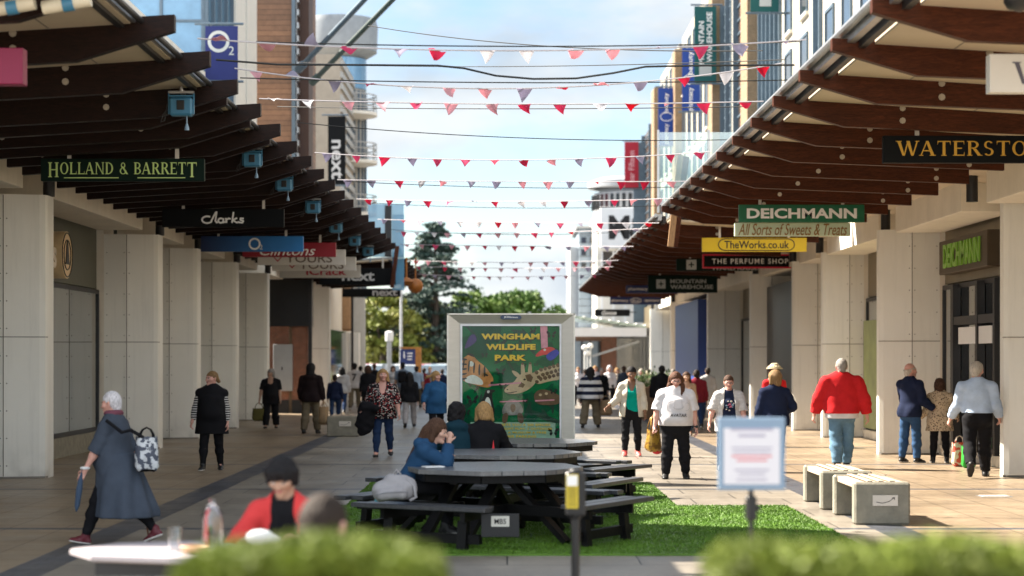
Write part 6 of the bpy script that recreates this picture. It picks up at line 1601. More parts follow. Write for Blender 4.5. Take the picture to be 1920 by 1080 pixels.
    if shoes:
        for i in (0, 1):
            a, b, c, f, ft = Lg[i]; dn = unit(np.cross(np.cross(f, V3(0, 0, -1)), f)); sd_ = np.cross(f, dn)
            F_ = Field((-.09 * u, -.06 * u, -.10 * u), (.21 * u, .06 * u, .09 * u), .008 * u if d < 40 else .013 * u)
            F_.add(C((-.035 * u, 0, -.045 * u), (.06 * u, 0, -.045 * u), .040 * u, .042 * u, V3(0, 1, 0), .9), 0, .03 * u)
            F_.add(C((.06 * u, 0, -.05 * u), (.148 * u, 0, -.058 * u), .044 * u, .030 * u, V3(0, 1, 0), 1.1), 0, .03 * u)
            if not shoes.get('low'): F_.add(C((0, 0, 0), (-.005 * u, 0, .05 * u * shoes.get('high', .55)),   .050 * u, .050 * u), 0, .03 * u)
            F_.cut((0, 0, -.075 * u), (0, 0, -1))
            if shoes.get('low'): F_.add(C((.0, 0, -.0), (.06 * u, 0, 0.0), .036 * u), 0, .01 * u, 'd')
            Vq, Fq = F_.mesh(); zc = Vq[Fq].mean(1)[:, 2] / u; mi = (zc < -.055).astype(int)
            Bm = np.stack([f, sd_, -dn], 1)
            if np.linalg.det(Bm) < 0: Fq = Fq[:, ::-1]
            mesh_obj('shoe', [(Vq @ Bm.T + c, Fq, mi)], [shoes['mat'], shoes.get('sole', shoes['mat'])], root, R3, wxx)
    if hair:
        st = hair['style']; big = .1 * u
        F_ = Field((-.22 * u, -.2 * u, -.55 * u), (.22 * u, .30 * u, .19 * u), .009 * u if d < 40 else .014 * u)
        vol = {'short': .008, 'crop': .004, 'bob': .020, 'long': .014, 'ring': .004, 'tied': .008, 'curly': .03, 'hood': .03, 'fringe': .018}.get(st, .012) * u
        F_.add(C(H(0, .020, .036), H(0, .014, .03), .094 * u, None, V3(1, 0, 0), .82), vol, .02 * u)
        if st in ('bob', 'curly'):
            for sx in (-1, 1): F_.add(C(H(sx * .072, .02, .03), H(sx * .078, .015, -.085), .036 * u, .032 * u), 0, .03 * u)
            F_.add(C(H(0, .075, .02), H(0, .075, -.09), .062 * u, .055 * u, V3(1, 0, 0), 1.2), 0, .03 * u)
        if st in ('short', 'crop', 'ring', 'fringe'): F_.add(C(H(0, .065, .0), H(0, .066, -.06), .055 * u, .045 * u, V3(1, 0, 0), 1.15), vol * .3, .03 * u)
        if st == 'fringe':
            for sx in (-1, 1):
                F_.add(C(H(sx * .080, .0, .05), H(sx * .082, -.005, -.035), .036 * u, .022 * u), 0, .02 * u)
                F_.add(C(H(sx * .035, -.085, .075), H(sx * .055, -.098, .028), .028 * u, .014 * u), 0, .015 * u)
            F_.add(C(H(0, -.09, .08), H(-.01, -.104, .03), .028 * u, .014 * u), 0, .015 * u)
        if st == 'tied': F_.add(C(H(0, .11, .0), H(.01, .14, -.05), .035 * u, .028 * u), 0, .02 * u)
        if st == 'long':
            L = hair.get('len', .32)
            F_.add(C(H(0, .072, .0), H(0, .085, -L), .066 * u, .06 * u, V3(1, 0, 0), 1.35), 0, .03 * u)
            for sx in (-1, 1):
                F_.add(C(H(sx * .075, .015, .04), H(sx * .088, .02, -.10), .030 * u, .032 * u), 0, .03 * u)
                if hair.get('front', True): F_.add(C(H(sx * .088, .02, -.10), H(sx * .095, -.03, -.06 - L * .75), .032 * u, .022 * u), 0, .03 * u)
        if st == 'hood':
            F_.add(C(H(0, .06, .0), H(0, .06, -.12), .085 * u, .09 * u, V3(1, 0, 0), 1.1), 0, .03 * u)
        for e in hair.get('locks', []): F_.add(C(H(*e[0]), H(*e[1]), e[2] * u, e[3] * u), 0, .03 * u)
        x, y, z = F_.xyz()
        fz = {'short': .052, 'crop': .055, 'bob': .045, 'long': .052, 'ring': .03, 'tied': .055, 'curly': .04, 'hood': .04, 'fringe': .022}.get(st, .05) * u
        face = np.maximum.reduce([(y + .030 * u) + 0 * x + 0 * z, (z - fz) + .3 * np.abs(x) + .006 * u * np.sin(x * 150 / u) + .004 * u * np.sin(x * 67 / u + 1) + 0 * y, np.abs(x) - (.062 if st in ('bob', 'long', 'curly', 'hood', 'fringe') else .2) * u + 0 * y + 0 * z])
        F_.f = np.maximum(F_.f, -face.astype(np.float32))
        if st in ('short', 'crop', 'tied', 'ring'):      # clear ears and cheeks
            sb = np.maximum.reduce([(y - .012 * u) + 0 * x + 0 * z, (z - .012 * u) + 0 * x + 0 * y]); F_.f = np.maximum(F_.f, -sb.astype(np.float32))
        if st == 'ring':
            F_.f = np.maximum(F_.f, (z - .045 * u + y * .3 + 0 * x).astype(np.float32))
        a_ = np.arctan2(y - .02 * u, x + 0 * z)
        F_.f = F_.f + (.0035 * u * np.sin(a_ * 34 + 3 * np.sin(z * 30 / u) + 0 * x) + (.010 * u * np.sin(x * 60 / u) * np.sin(y * 60 / u) * np.sin(z * 60 / u) if st == 'curly' else 0)).astype(np.float32)
        Vq, Fq = F_.mesh(); mesh_obj('hair', [(Vq @ HR.T + hc, Fq, 0)], [hair['mat']], root, R3, wxx)
    if glasses is not None:
        b = MB()
        for sx in (-1, 1):
            b.tube([tuple(H(sx * .033 + .021 * math.cos(a), -.112 + .004 * abs(math.cos(a)), .002 + .016 * math.sin(a))) for a in np.linspace(0, 6.283, 13)], .0028 * u, 5)
            b.tube([tuple(H(sx * .054, -.106, .006)), tuple(H(sx * .079, -.05, .008)), tuple(H(sx * .080, .01, .004))], .0024 * u, 5)
        b.tube([tuple(H(-.013, -.113, .006)), tuple(H(0, -.117, .008)), tuple(H(.013, -.113, .006))], .0026 * u, 5)
        V_ = np.array(b.v) @ HR.T + hc; b.v = [tuple(q) for q in (V_ @ R3.T * V3(wxx, 1, 1))]
        b.build('glasses', glasses, root)
    if scarf is not None:
        F_ = Field(nb - .2 * u, nb + .2 * u, h * .8)
        for i in range(10):
            a0, a1 = 2 * math.pi * i / 10, 2 * math.pi * (i + 1) / 10
            F_.add(C(nb + rt * .075 * u * math.cos(a0) + fw * .07 * u * math.sin(a0) + up * .045 * u, nb + rt * .075 * u * math.cos(a1) + fw * .07 * u * math.sin(a1) + up * .045 * u, .034 * u), 0, .02 * u)
        mesh_obj('scarf', [(*F_.mesh(), 0)], [scarf], root, R3, wxx)
    info = dict(root=root, u=u, d=d, wrist=[root.location + Vector((R3 @ W_) * V3(wxx, 1, 1)) for _, _, W_ in Ar], T=lambda v: root.location + Vector((R3 @ T(v)) * V3(wxx, 1, 1)), head=root.location + Vector((R3 @ hc) * V3(wxx, 1, 1)), hand=[root.location + Vector((R3 @ (W_ + unit(W_ - E) * .09 * u)) * V3(wxx, 1, 1)) for S, E, W_ in Ar], R=R3)
    return info

def bag(name, label, cat, top, w_, dp, ht, m, rz=0., handle=.16, hm=None, taper=.9, sag=.0, band=None):
    """soft bag hanging from the point top (handles reach up to it)"""
    t = thing(name, label, cat, tuple(top), None, R(rz)); b = MB(); n = 20; v = []
    lv = [(0.0, .55), (.03, .8), (.15, 1.0), (.6, 1.0 - (1 - taper) * .6), (1.0, taper)]
    for f_, k_ in lv:
        for i in range(n):
            a = 2 * math.pi * i / n; ca, sa = math.cos(a), math.sin(a); e = .55
            x_ = math.copysign(abs(ca) ** e, ca) * w_ / 2 * k_; y_ = math.copysign(abs(sa) ** e, sa) * dp / 2 * k_
            q = 1 + .05 * math.sin(a * 5 + f_ * 7)
            v.append((x_ * q, y_ * q, -handle - ht + f_ * ht + .012 * math.sin(a * 3)))
    f = [(j * n + i, j * n + (i + 1) % n, (j + 1) * n + (i + 1) % n, (j + 1) * n + i) for j in range(len(lv) - 1) for i in range(n)] + [tuple(range(n))]
    mi = [0] * len(f)
    b.add(v, f); 
    if band: b.m = [1 if k_ < n * 1 + 0 or k_ >= n * 4 else 0 for k_ in range(len(b.f))]
    b.build('bag_body', [m, band] if band else m, t, 'full')
    for s_ in (-1, 1):
        pts = [(w_ * .28 * c_, s_ * dp * .3 * (1 - abs(q_)), -handle + handle * q_ * 1.0) for c_, q_ in ((-1, -.06), (-.95, .3), (-.6, .75), (0, .98), (.6, .75), (.95, .3), (1, -.06))]
        MB().tube(pts, .010, 6).build('handle', hm or m, t, 'full')
    return t
# ================================================================ the people of the photograph
K_ = dict(
    blk=fabric('black_cloth', (.010, .010, .012)), navy=fabric('navy_cloth', (.012, .018, .045)), jean=fabric('dark_denim', (.018, .035, .085)), ljean=fabric('light_denim', (.11, .20, .29), var=.3, scale=5), mjean=fabric('mid_denim', (.03, .07, .15), var=.3),
    khaki=fabric('khaki_cloth', (.13, .105, .07)), white=fabric('white_cloth', (.60, .58, .60)), lgrey=fabric('light_grey_cloth', (.42, .41, .41)), grey=fabric('grey_cloth', (.20, .20, .22)), slate=fabric('slate_wool', (.050, .062, .085)), red=fabric('red_jumper', (.50, .018, .022)), teal=fabric('teal_cloth_top', (.0, .26, .20)), cream=fabric('cream_knit', (.50, .46, .38)),
    denimsh=fabric('blue_denim_shirt', (.02, .075, .17), var=.25), hoodie=fabric('blue_hoodie', (.018, .055, .12)), sky=fabric('pale_blue_cotton', (.40, .50, .66)), maroon=fabric('maroon_cloth', (.16, .015, .025)), green=fabric('deep_teal_jacket', (.008, .03, .045)),
    stripe=fabric('black_white_stripe', (.012, .012, .014), kind='stripe', col2=(.5, .48, .46), scale=26), bstripe=fabric('bold_stripe', (.012, .014, .03), kind='stripe', col2=(.55, .54, .54), scale=5.2), speck=fabric('speckled_blouse', (.012, .010, .012), kind='speckle', col2=(.58, .52, .48), col3=(.36, .03, .03), scale=44), leo=fabric('spotted_coat', (.50, .40, .28), kind='leopard', col2=(.04, .025, .02), scale=34), check=fabric('checked_shirt', (.62, .60, .58), kind='check', col2=(.10, .10, .14), scale=44),
    boyred=fabric('coral_red_cloth', (.55, .05, .05)))
HB = {k: mat('hair_' + k, c, .7, var=.6, scale=16, spec=.2, st=(7, 7, 1), bump=.5, bscale=30) for k, c in dict(white=(.50, .48, .50), grey=(.25, .23, .21), silver=(.42, .38, .33), black=(.010, .009, .010), dark=(.025, .017, .013), brown=(.060, .030, .018), chest=(.085, .036, .020), blonde=(.30, .18, .075), dblonde=(.20, .12, .055)).items()}
sh_blk = dict(mat=mat('black_shoe', (.012, .012, .013), .45), sole=mat('white_sole', (.55, .53, .50), .6)); sh_allblk = dict(mat=MATS['black_shoe'], high=1.2)
sh_red = dict(mat=mat('burgundy_shoe', (.10, .012, .02), .5), sole=MATS['white_sole']); sh_coral = dict(mat=mat('coral_shoe', (.60, .10, .09), .5), sole=MATS['white_sole']); sh_brn = dict(mat=mat('brown_shoe', (.10, .055, .03), .5)); sandal = dict(mat=MATS['black_shoe'], low=1)
walkL = ((24, 8, 10), (-18, 14, -28)); walkR = ((-18, 14, -28), (24, 8, 10)); stand = ((2, 3, 0, 3), (-2, 3, 0, 3)); step = ((10, 4, 0), (-8, 10, -12)); step2 = ((-8, 10, -12), (10, 4, 0))

def tr(m, **k): return dict(mat=m, **k)
# --- left side
p = person(217, 1020, 722, 'person in a long slate grey coat walking left with a stick and patterned bag', -104, build=1.34, fem=True, skin='pink', legs=((-22, 16, -20), (24, 6, 8)), arms=((-14, 12, 10), (24, 12, 8)), lean=4, pitch=6,
    legsw=tr(K_['blk']), shoes=sh_red, hair=dict(style='short', mat=HB['white']), jacket=dict(mat=K_['slate'], name='coat', hem=-.16, sleeve=1.15, infl=.02, loose=.014, neck='collar'), skirt=dict(mat=K_['slate'], name='coat_skirt', hem=.30, r0=.17, r1=.37, flat=.9, back=.14, **{'from': .12}), scarf=fabric('plum_scarf', (.14, .05, .07)), belly=1.15, wx=1.0)
hh_ = p['hand'][0]
b = MB().tube([tuple(Vector(hh_) + Vector((.05, 0, -.02))), tuple(Vector(hh_) + Vector((0.0, 0, .03))), tuple(Vector(hh_) + Vector((-.05, 0, .01)))], .013, 6).cyl(Vector(hh_) + Vector((.05, 0, -.02)), (X(279, p['d'] + .1), p['d'] + .1, .03), .011, .010).cyl((X(279, p['d'] + .1), p['d'] + .1, .045), (X(279, p['d'] + .1), p['d'] + .1, .006), .018)
tag(b.build('walking_stick', mat('stick_wood', (.14, .06, .03), .5), None, 'y'), 'brown walking stick of the person in the slate coat', 'walking stick')
m_bagp = mat('white_black_print', (.50, .52, .55), .7, kind='camo', scale=16, col2=(.06, .07, .10), var=.2)
tp = p['T']((.0, .16, .42)); t = bag('shoulder_bag', 'white bag with a dark scribbled print and black base on a black strap', 'bag', (X(281, 19.1), 18.93, Z(800, 19.1)), .24, .16, .33, m_bagp, 20, .1, K_['blk'], .85, band=K_['blk'])
sp0 = p['T']((.15, .03, .475)) - t.location; sp1 = p['T']((.17, .14, .36)) - t.location
b = MB().tube([(sp0.x - .02, sp0.y, sp0.z + .02), tuple(sp1 + Vector((.02, -.05, 0))), ((sp1.x + .0) * .5 - .03, -.06, sp1.z * .5), (-.04, -.05, -.1)], .018, 8); b.build('strap', K_['blk'], t)
w_ = p['wrist'][1]
tag(MB().tube([(w_.x + .036 * math.cos(a), w_.y + .036 * math.sin(a), w_.z + .02) for a in np.linspace(0, 6.283, 14)], .014, 6).build('wristband', M['white'], None, 'y'), 'white band on the wrist of the person in the slate coat', 'wristband')
h_ = p['hand'][1]
tag(MB().tube([(h_.x + .02, h_.y, h_.z + .08), (h_.x, h_.y, h_.z), (h_.x - .02, h_.y, h_.z - .12), (h_.x - .04, h_.y, h_.z - .28), (h_.x - .05, h_.y, h_.z - .34)], [.012, .022, .032, .026, .006], 8).build('folded_umbrella', fabric('blue_grey_umbrella', (.05, .075, .12)), None, 'y'), 'folded blue grey umbrella held low by the person in the slate coat', 'umbrella')

person(397, 882, 693, 'person in a long black gilet over striped sleeves, looking aside by the left pillars', 0, build=1.3, skin='pink', legs=((14, 6, 0), (-6, 10, -10)), arms=((4, 16, 22), (0, 10, 10)), yaw=-42, legsw=tr(K_['blk'], infl=.006), shoes=sh_blk, hair=dict(style='tied', mat=HB['dblonde']), top=dict(mat=K_['stripe'], name='striped_top', hem=-.1, sleeve=1.9), jacket=dict(mat=K_['blk'], name='gilet', hem=-.28, sleeve=0, infl=.022, neck='collar', flare=1.15), belly=1.15, wx=1.08)
p = person(508, 803, 690, 'person in a loose black outfit and sandals carrying an olive handbag', 0, build=1.2, skin='tan', legs=((12, 4, 0), (-6, 8, -8)), arms=((6, 16, 6), (4, 12, 16)), yaw=-20, legsw=tr(K_['blk'], wide=.035), shoes=sandal, hair=dict(style='bob', mat=HB['grey']), top=dict(mat=K_['blk'], name='blouse', hem=-.22, sleeve=.85, infl=.03, neck='scoop', loose=.03), belly=1.15, wx=1.1)
bag('handbag', 'olive handbag hanging from the hand of the person in black', 'bag', p['hand'][0], .36, .2, .32, fabric('olive_leather', (.10, .09, .03)), 10, .16)
p = person(583, 813, 680, 'person in a dark hooded jacket and khaki trousers walking away with a paper bag', 172, fem=False, build=1.15, skin='brown', legs=step, arms=((4, 10, 10), (6, 10, 14)), legsw=tr(K_['khaki'], wide=.03), shoes=sh_allblk, hair=dict(style='hood', mat=HB['black']), top=dict(mat=fabric('dark_plum_jacket', (.016, .010, .011)), name='jacket', hem=-.14, infl=.035, neck='hood', loose=.03))
bag('paper_bag', 'brown paper carrier bag held by the person in khaki trousers', 'bag', (X(607, 46.2), 46.2, Z(752, 46.2)), .34, .2, .42, mat('kraft_paper', (.30, .20, .11), .8), 80, .14, None, .97)
person(628, 790, 700, 'person in dark jacket and jeans, half hidden behind the paper bag carrier', 185, fem=False, build=1.0, skin='tan', legs=walkL, legsw=tr(K_['jean']), shoes=sh_blk, hair=dict(style='short', mat=HB['dark']), top=dict(mat=K_['navy'], name='jacket', hem=-.1, infl=.025, neck='collar'))
person(641, 778, 686, 'person with black hair in a pale grey hoodie walking away at left', 176, build=1.15, skin='brown', legs=walkR, legsw=tr(K_['jean']), shoes=sh_blk, hair=dict(style='long', mat=HB['black'], len=.16), top=dict(mat=K_['lgrey'], name='hoodie', hem=-.12, infl=.04, neck='hood', loose=.035))
p = person(665, 770, 678, 'person in a pale shirt with a dark printed number and khaki trousers, walking away', 180, fem=False, skin='tan', legs=walkL, legsw=tr(K_['khaki'], wide=.02), shoes=sh_blk, hair=dict(style='short', mat=HB['black']), top=dict(mat=K_['lgrey'], name='shirt', hem=-.1, sleeve=.8, infl=.025, loose=.02))
text_mb('7', .16, .24, .02, ext=.004).xf(Matrix.Translation(p['T']((0, .155, .30)) - p['root'].location)).build('printed_number', K_['blk'], p['root'])
person(690, 780, 683, 'person with brown hair in a dark coat, left of the person in the speckled blouse', 178, build=1.1, legs=walkR, legsw=tr(K_['blk']), shoes=sh_blk, hair=dict(style='curly', mat=HB['brown']), top=dict(mat=K_['blk'], name='coat', hem=-.25, infl=.03))
p = person(718, 857, 690, 'person with long blonde hair in a speckled blouse and jeans', 0, build=1.3, skin='pink', legs=((8, 8, -6), (-10, 18, -14)), arms=((6, 16, 60, 20), (4, 16, 18)), yaw=8, pitch=-9, legsw=tr(K_['jean'], infl=.008), shoes=sandal, hair=dict(style='long', mat=HB['blonde'], len=.2), top=dict(mat=K_['speck'], name='speckled_blouse', hem=-.17, sleeve=1.25, infl=.03, neck='v', loose=.028, flare=1.1), belly=1.2, hips=.95, wx=1.08)
F_ = Field((-.3, -.3, -.6), (.3, .3, .2), .018)
for q in (C((-.05, 0, .02), (.14, -.05, 0), .085, .07), C((-.05, 0, 0), (-.10, .02, -.42), .13, .10, V3(0, 1, 0), .6), C((.05, 0, 0), (.03, .02, -.38), .11, .08, V3(0, 1, 0), .6), C((-.12, 0, -.1), (-.2, .03, -.3), .06, .05)): F_.add(q, 0, .05)
F_.noise(.012, 20, 5)
c_ = mesh_obj('carried_coat', [(*F_.mesh(), 0)], [K_['blk']], None, np.eye(3)); c_.location = (X(690, 35.6), 35.55, Z(765, 35.6)); tag(c_, 'black coat draped over the arm of the person in the speckled blouse', 'coat')
person(768, 802, 695, 'person with long black hair in a black top and pale grey joggers, walking away', 182, build=1.0, legs=walkL, legsw=tr(fabric('pale_grey_jogger', (.30, .28, .28)), wide=.02), shoes=sh_allblk, hair=dict(style='long', mat=HB['black'], len=.3), top=dict(mat=K_['blk'], name='top', hem=-.12, infl=.03, loose=.025))
p = person(755, 768, 677, 'person with short black hair and a dark backpack, walking away towards the cars', 180, fem=False, build=1.1, skin='tan', legs=walkR, legsw=tr(K_['grey']), shoes=sh_blk, hair=dict(style='short', mat=HB['black']), top=dict(mat=fabric('blue_grey_top', (.12, .16, .22)), name='top', hem=-.1, sleeve=.9, infl=.025))
def backpack(p, label, m, size=(.30, .18, .42), ctr=(0, .2, .28)):
    t = thing('backpack', label, 'backpack', p['T'](ctr)); w_, dp, ht = size
    MB().box(-w_ / 2, w_ / 2, -dp / 2, dp / 2, -ht / 2, ht / 2, 0, .05).build('bag_body', m, t); MB().box(-w_ * .36, w_ * .36, -dp / 2 - .04, -dp / 2 + .01, -ht * .42, 0, 0, .03).build('front_pocket', m, t)
    for s_ in (-1, 1): MB().tube([(s_ * w_ * .3, dp * .4, ht * .42), (s_ * w_ * .36, dp * .75, ht * .5), (s_ * w_ * .4, dp * 1.2, ht * .3)], .022, 6).build('strap', m, t)
backpack(p, 'dark backpack on the back of the person heading for the cars', K_['blk'])
person(781, 766, 684, 'person with short dark hair in a pale blue top, walking away beside the backpack wearer', 180, fem=False, build=1.05, skin='tan', legs=walkL, legsw=tr(K_['khaki']), shoes=sh_blk, hair=dict(style='short', mat=HB['dark']), top=dict(mat=fabric('pale_blue_top', (.28, .36, .46)), name='top', hem=-.1, sleeve=.9, infl=.025))
p = person(818, 826, 694, 'person in a blue denim shirt with fair hair blown sideways, left of the poster panel', 14, build=1.25, skin='pink', legs=((14, 6, 0), (-10, 12, -12)), arms=((10, 22, 24), (8, 12, 60, 20)), yaw=28, legsw=tr(K_['blk']), shoes=sh_blk, hair=dict(style='bob', mat=HB['blonde'], locks=[((-.06, .05, .03), (-.20, .12, -.01), .04, .03), ((-.17, .12, .0), (-.21, .14, -.05), .03, .012)]), top=dict(mat=K_['denimsh'], name='denim_shirt', hem=-.24, sleeve=1.75, infl=.03, neck='collar', loose=.025, flare=1.12), belly=1.1, wx=1.08)
for i, (px, feet, head, lab, cl, hr) in enumerate(((806, 757, 686, 'distant person with tawny hair just left of the poster panel', 'grey', 'dblonde'), (702, 756, 680, 'distant person in black behind the person with blonde hair', 'blk', 'brown'), (829, 760, 690, 'distant dark haired person at the left edge of the poster panel', 'navy', 'dark'))):
    person(px, feet, head, lab, 180 if i else 0, legs=walkL, legsw=tr(K_['blk']), shoes=sh_blk, hair=dict(style='short', mat=HB[hr]), top=dict(mat=K_[cl], name='top', hem=-.1, infl=.025))

# --- right side
p = person(1107, 802, 686, 'person with long black hair in a bold striped top and wide khaki trousers, walking away', 178, build=1.2, legs=((12, 6, 4, 7), (-8, 10, -8, 7)), arms=((6, 14, 16), (4, 16, 14)), legsw=tr(K_['khaki'], wide=.05), shoes=sh_allblk, hair=dict(style='long', mat=HB['black'], len=.26, front=False), top=dict(mat=K_['bstripe'], name='striped_top', hem=-.12, infl=.04, loose=.035))
bag('shopping_bag', 'brown shopping bag right of the person in wide khaki trousers', 'bag', (X(1136, 51), 51, Z(742, 51)), .34, .22, .40, mat('brown_bag', (.20, .13, .07), .8), 0, .12)
for px, feet, head, lab, cl, hr, sk, rz, st in ((1128, 772, 688, 'distant person in black facing the camera, right of the striped top', 'blk', 'grey', 'pale', 0, 'short'), (1143, 765, 683, 'distant person with white hair in a white top, right of the poster panel', 'white', 'white', 'pink', 0, 'bob'), (1170, 768, 684, 'distant person in a grey blue coat behind the person in teal', 'slate', 'brown', 'tan', 180, 'short'), (1116, 757, 684, 'distant fair haired person far behind, right of the poster frame', 'lgrey', 'blonde', 'pink', 0, 'bob'), (1202, 766, 690, 'distant person with pale hair beside the flower planter', 'grey', 'silver', 'pink', 0, 'bob'), (1084, 762, 686, 'distant person in white close to the right edge of the poster frame', 'white', 'dblonde', 'pale', 0, 'short')):
    person(px, feet, head, lab, rz, legs=walkL, legsw=tr(K_['blk']), shoes=sh_blk, skin=sk, hair=dict(style=st, mat=HB[hr]), top=dict(mat=K_[cl], name='top', hem=-.1, infl=.025))
p = person(1184, 856, 686, 'person in a teal top and cream cardigan with coral shoes, looking down', 0, build=1.05, skin='brown', legs=((6, 4, 0), (-4, 8, -4)), arms=((-4, 20, 62, 40), (2, 10, 14)), pitch=14, legsw=tr(K_['blk'], to=.93), shoes=sh_coral, hair=dict(style='tied', mat=HB['black']), top=dict(mat=K_['teal'], name='teal_top', hem=-.06, sleeve=.6, infl=.014, neck='v'), jacket=dict(mat=K_['cream'], name='cardigan', hem=-.16, sleeve=1.8, infl=.02, open=.085, neck='v'), belly=1.05)
p = person(1267, 898, 696, 'person in an oversized white printed T-shirt and black trousers with long brown hair', 0, build=1.36, skin='pink', legs=((4, 4, 0, 4), (-3, 8, -6, 4)), arms=((4, 17, 8), (0, 14, 10)), pitch=12, yaw=0, legsw=tr(K_['blk'], wide=.012, fold=.009), shoes=dict(mat=MATS['black_shoe'], high=1.6), hair=dict(style='long', mat=HB['chest'], len=.14, locks=[((.085, -.02, -.08), (.115, -.155, -.33), .042, .03), ((.07, -.04, -.08), (.07, -.15, -.22), .03, .02), ((-.085, -.01, -.08), (-.14, -.03, -.20), .035, .02)]), top=dict(mat=K_['white'], name='t_shirt', hem=-.06, sleeve=.92, infl=.045, loose=.045), glasses=M['black'], belly=1.12, hand=('grip', 'relax'), wx=1.12)
rt_ = p['root']; o = p['T']((0, -.20, .115)) - rt_.location
b = text_mb('AVATAR', .25, .048, .012, .15, ext=.006); b.xf(Matrix.Translation(o + Vector((.02, -.045, 0)))).build('shirt_print', K_['blk'], rt_)
b = stroke_mb([arc_pts(0, .16, .09, .07, 200, 340, 8), [(-.05, .25), (-.06, .1), (.06, .1), (.05, .24)], arc_pts(-.13, .13, .04, .07, 60, 300, 8), arc_pts(.13, .13, .04, .06, -120, 120, 8), [(-.18, .20), (-.08, .215)]], .007); b.xf(Matrix.Translation(o + Vector((.02, -.045, .0)))).build('shirt_drawing', mat('pale_print', (.40, .39, .42), .8), rt_)
w_ = p['wrist'][1]; tag(MB().tube([(w_.x + .034 * math.cos(a), w_.y + .034 * math.sin(a), w_.z + .012) for a in np.linspace(0, 6.283, 14)], .010, 6).box(w_.x - .005, w_.x + .03, w_.y - .05, w_.y - .036, w_.z - .005, w_.z + .03, 0, .005).build('wrist_watch', M['black'], None, 'y'), 'black watch on the wrist of the person in the white T-shirt', 'watch')
t = bag('tote_bag', 'shiny gold bag with a red lining carried beside the white T-shirt', 'bag', (X(1224, 29.6), 29.5, Z(778, 29.5)), .26, .18, .34, mat('gold_print_bag', (.40, .24, .04), .35, kind='camo', scale=18, col2=(.22, .12, .03), metal=.3), 30, .22, None, .7)
MB().sphere((.07, 0, -.56), .07, 12, 8, sc=(1.2, .8, .7)).build('red_corner', mat('red_plastic_bag', (.55, .02, .03), .4), t, 'full')
p = person(1366, 884, 701, 'person in an open checked shirt over a dark printed T-shirt, behind the notice stand', 0, build=1.12, fem=True, skin='pink', legs=step2, arms=((6, 22, 10), (6, 14, 8)), pitch=8, legsw=tr(K_['navy']), shoes=sh_blk, hair=dict(style='short', mat=HB['brown']), top=dict(mat=K_['navy'], name='t_shirt', hem=-.1, sleeve=.6, infl=.016), jacket=dict(mat=K_['check'], name='checked_shirt', hem=-.20, sleeve=1.0, infl=.026, open=.095, loose=.04, neck='v', flare=1.1), glasses=M['dark'], wx=1.08)
o = p['T']((0, -.165, .26)) - p['root'].location
b = MB()
rr_ = random.Random(4)
for i in range(16):
    a = i * .39; q_ = (.3, .65, 1.)[i % 3]; x_, z_ = .08 * q_ * math.cos(a * 2.4), .075 * q_ * math.sin(a * 2.4); s_ = rr_.uniform(.010, .022); b.prism([(x_ - s_, z_ - s_ * .6), (x_ + s_, z_ - s_ * .3), (x_ + s_ * .5, z_ + s_), (x_ - s_ * .8, z_ + s_ * .7)], -.006 - .0003 * i, .004, 'y', i % 3)
b.xf(Matrix.Translation(o)).build('shirt_print', [mat('print_pink', (.5, .12, .2), .8), mat('print_blue', (.25, .38, .5), .8), mat('print_pale', (.55, .5, .45), .8)], p['root'])
person(1452, 886, 692, 'person with a fair bob in a navy jacket seen from behind, right of the notice', 190, build=1.2, skin='pink', legs=step, arms=((10, 30, 55, -20), (4, 12, 12)), yaw=25, legsw=tr(K_['navy']), shoes=sh_brn, hair=dict(style='bob', mat=HB['dblonde']), top=dict(mat=K_['navy'], name='jacket', hem=-.12, infl=.03, neck='collar', loose=.02), belly=1.1, wx=1.08)
p = person(1452, 838, 684, 'person in red with a pale flowered hat, mostly hidden behind the navy jacket', 0, build=1.0, skin='tan', legs=stand, legsw=tr(K_['blk']), shoes=sh_blk, hair=dict(style='bob', mat=HB['brown']), top=dict(mat=K_['red'], name='top', hem=-.1, infl=.03))
b = MB(); hc_ = p['head'] - p['root'].location
b.lathe((hc_.x, hc_.y, hc_.z + .06), [(.17, 0), (.165, .02), (.10, .025), (.095, .09), (.05, .12)], 16)
for i in range(14): a = i * .45; b.sphere((hc_.x + .11 * math.cos(a), hc_.y + .11 * math.sin(a), hc_.z + .10), .028, 6, 4)
b.build('hat', mat('cream_hat', (.60, .50, .34), .8), p['root'], 'full')
person(1241, 800, 682, 'person in a black jacket walking away behind the person in white', 180, fem=False, build=1.15, skin='brown', legs=walkR, legsw=tr(K_['blk']), shoes=sh_allblk, hair=dict(style='short', mat=HB['black']), top=dict(mat=K_['blk'], name='jacket', hem=-.12, infl=.035, neck='collar', loose=.025))
person(1287, 818, 694, 'person with wavy brown hair in a tan top behind the person in white', 0, build=1.05, skin='tan', legs=walkL, legsw=tr(K_['mjean']), shoes=sh_blk, hair=dict(style='long', mat=HB['brown'], len=.12), top=dict(mat=fabric('tan_top', (.36, .24, .16)), name='top', hem=-.1, infl=.02, neck='scoop'))
person(1306, 806, 690, 'person in a maroon jacket walking away behind the person in white', 176, fem=False, build=1.15, skin='tan', legs=walkR, arms=((4, 10, 12), (10, 10, 24)), legsw=tr(K_['jean']), shoes=sh_blk, hair=dict(style='short', mat=HB['dark']), top=dict(mat=K_['maroon'], name='jacket', hem=-.12, infl=.03, neck='collar'))
person(1327, 786, 688, 'person in a pale grey coat beside the blue shopfront', 180, build=1.0, skin='tan', legs=stand, legsw=tr(K_['jean']), shoes=sh_blk, hair=dict(style='short', mat=HB['dark']), top=dict(mat=K_['lgrey'], name='coat', hem=-.3, infl=.035))
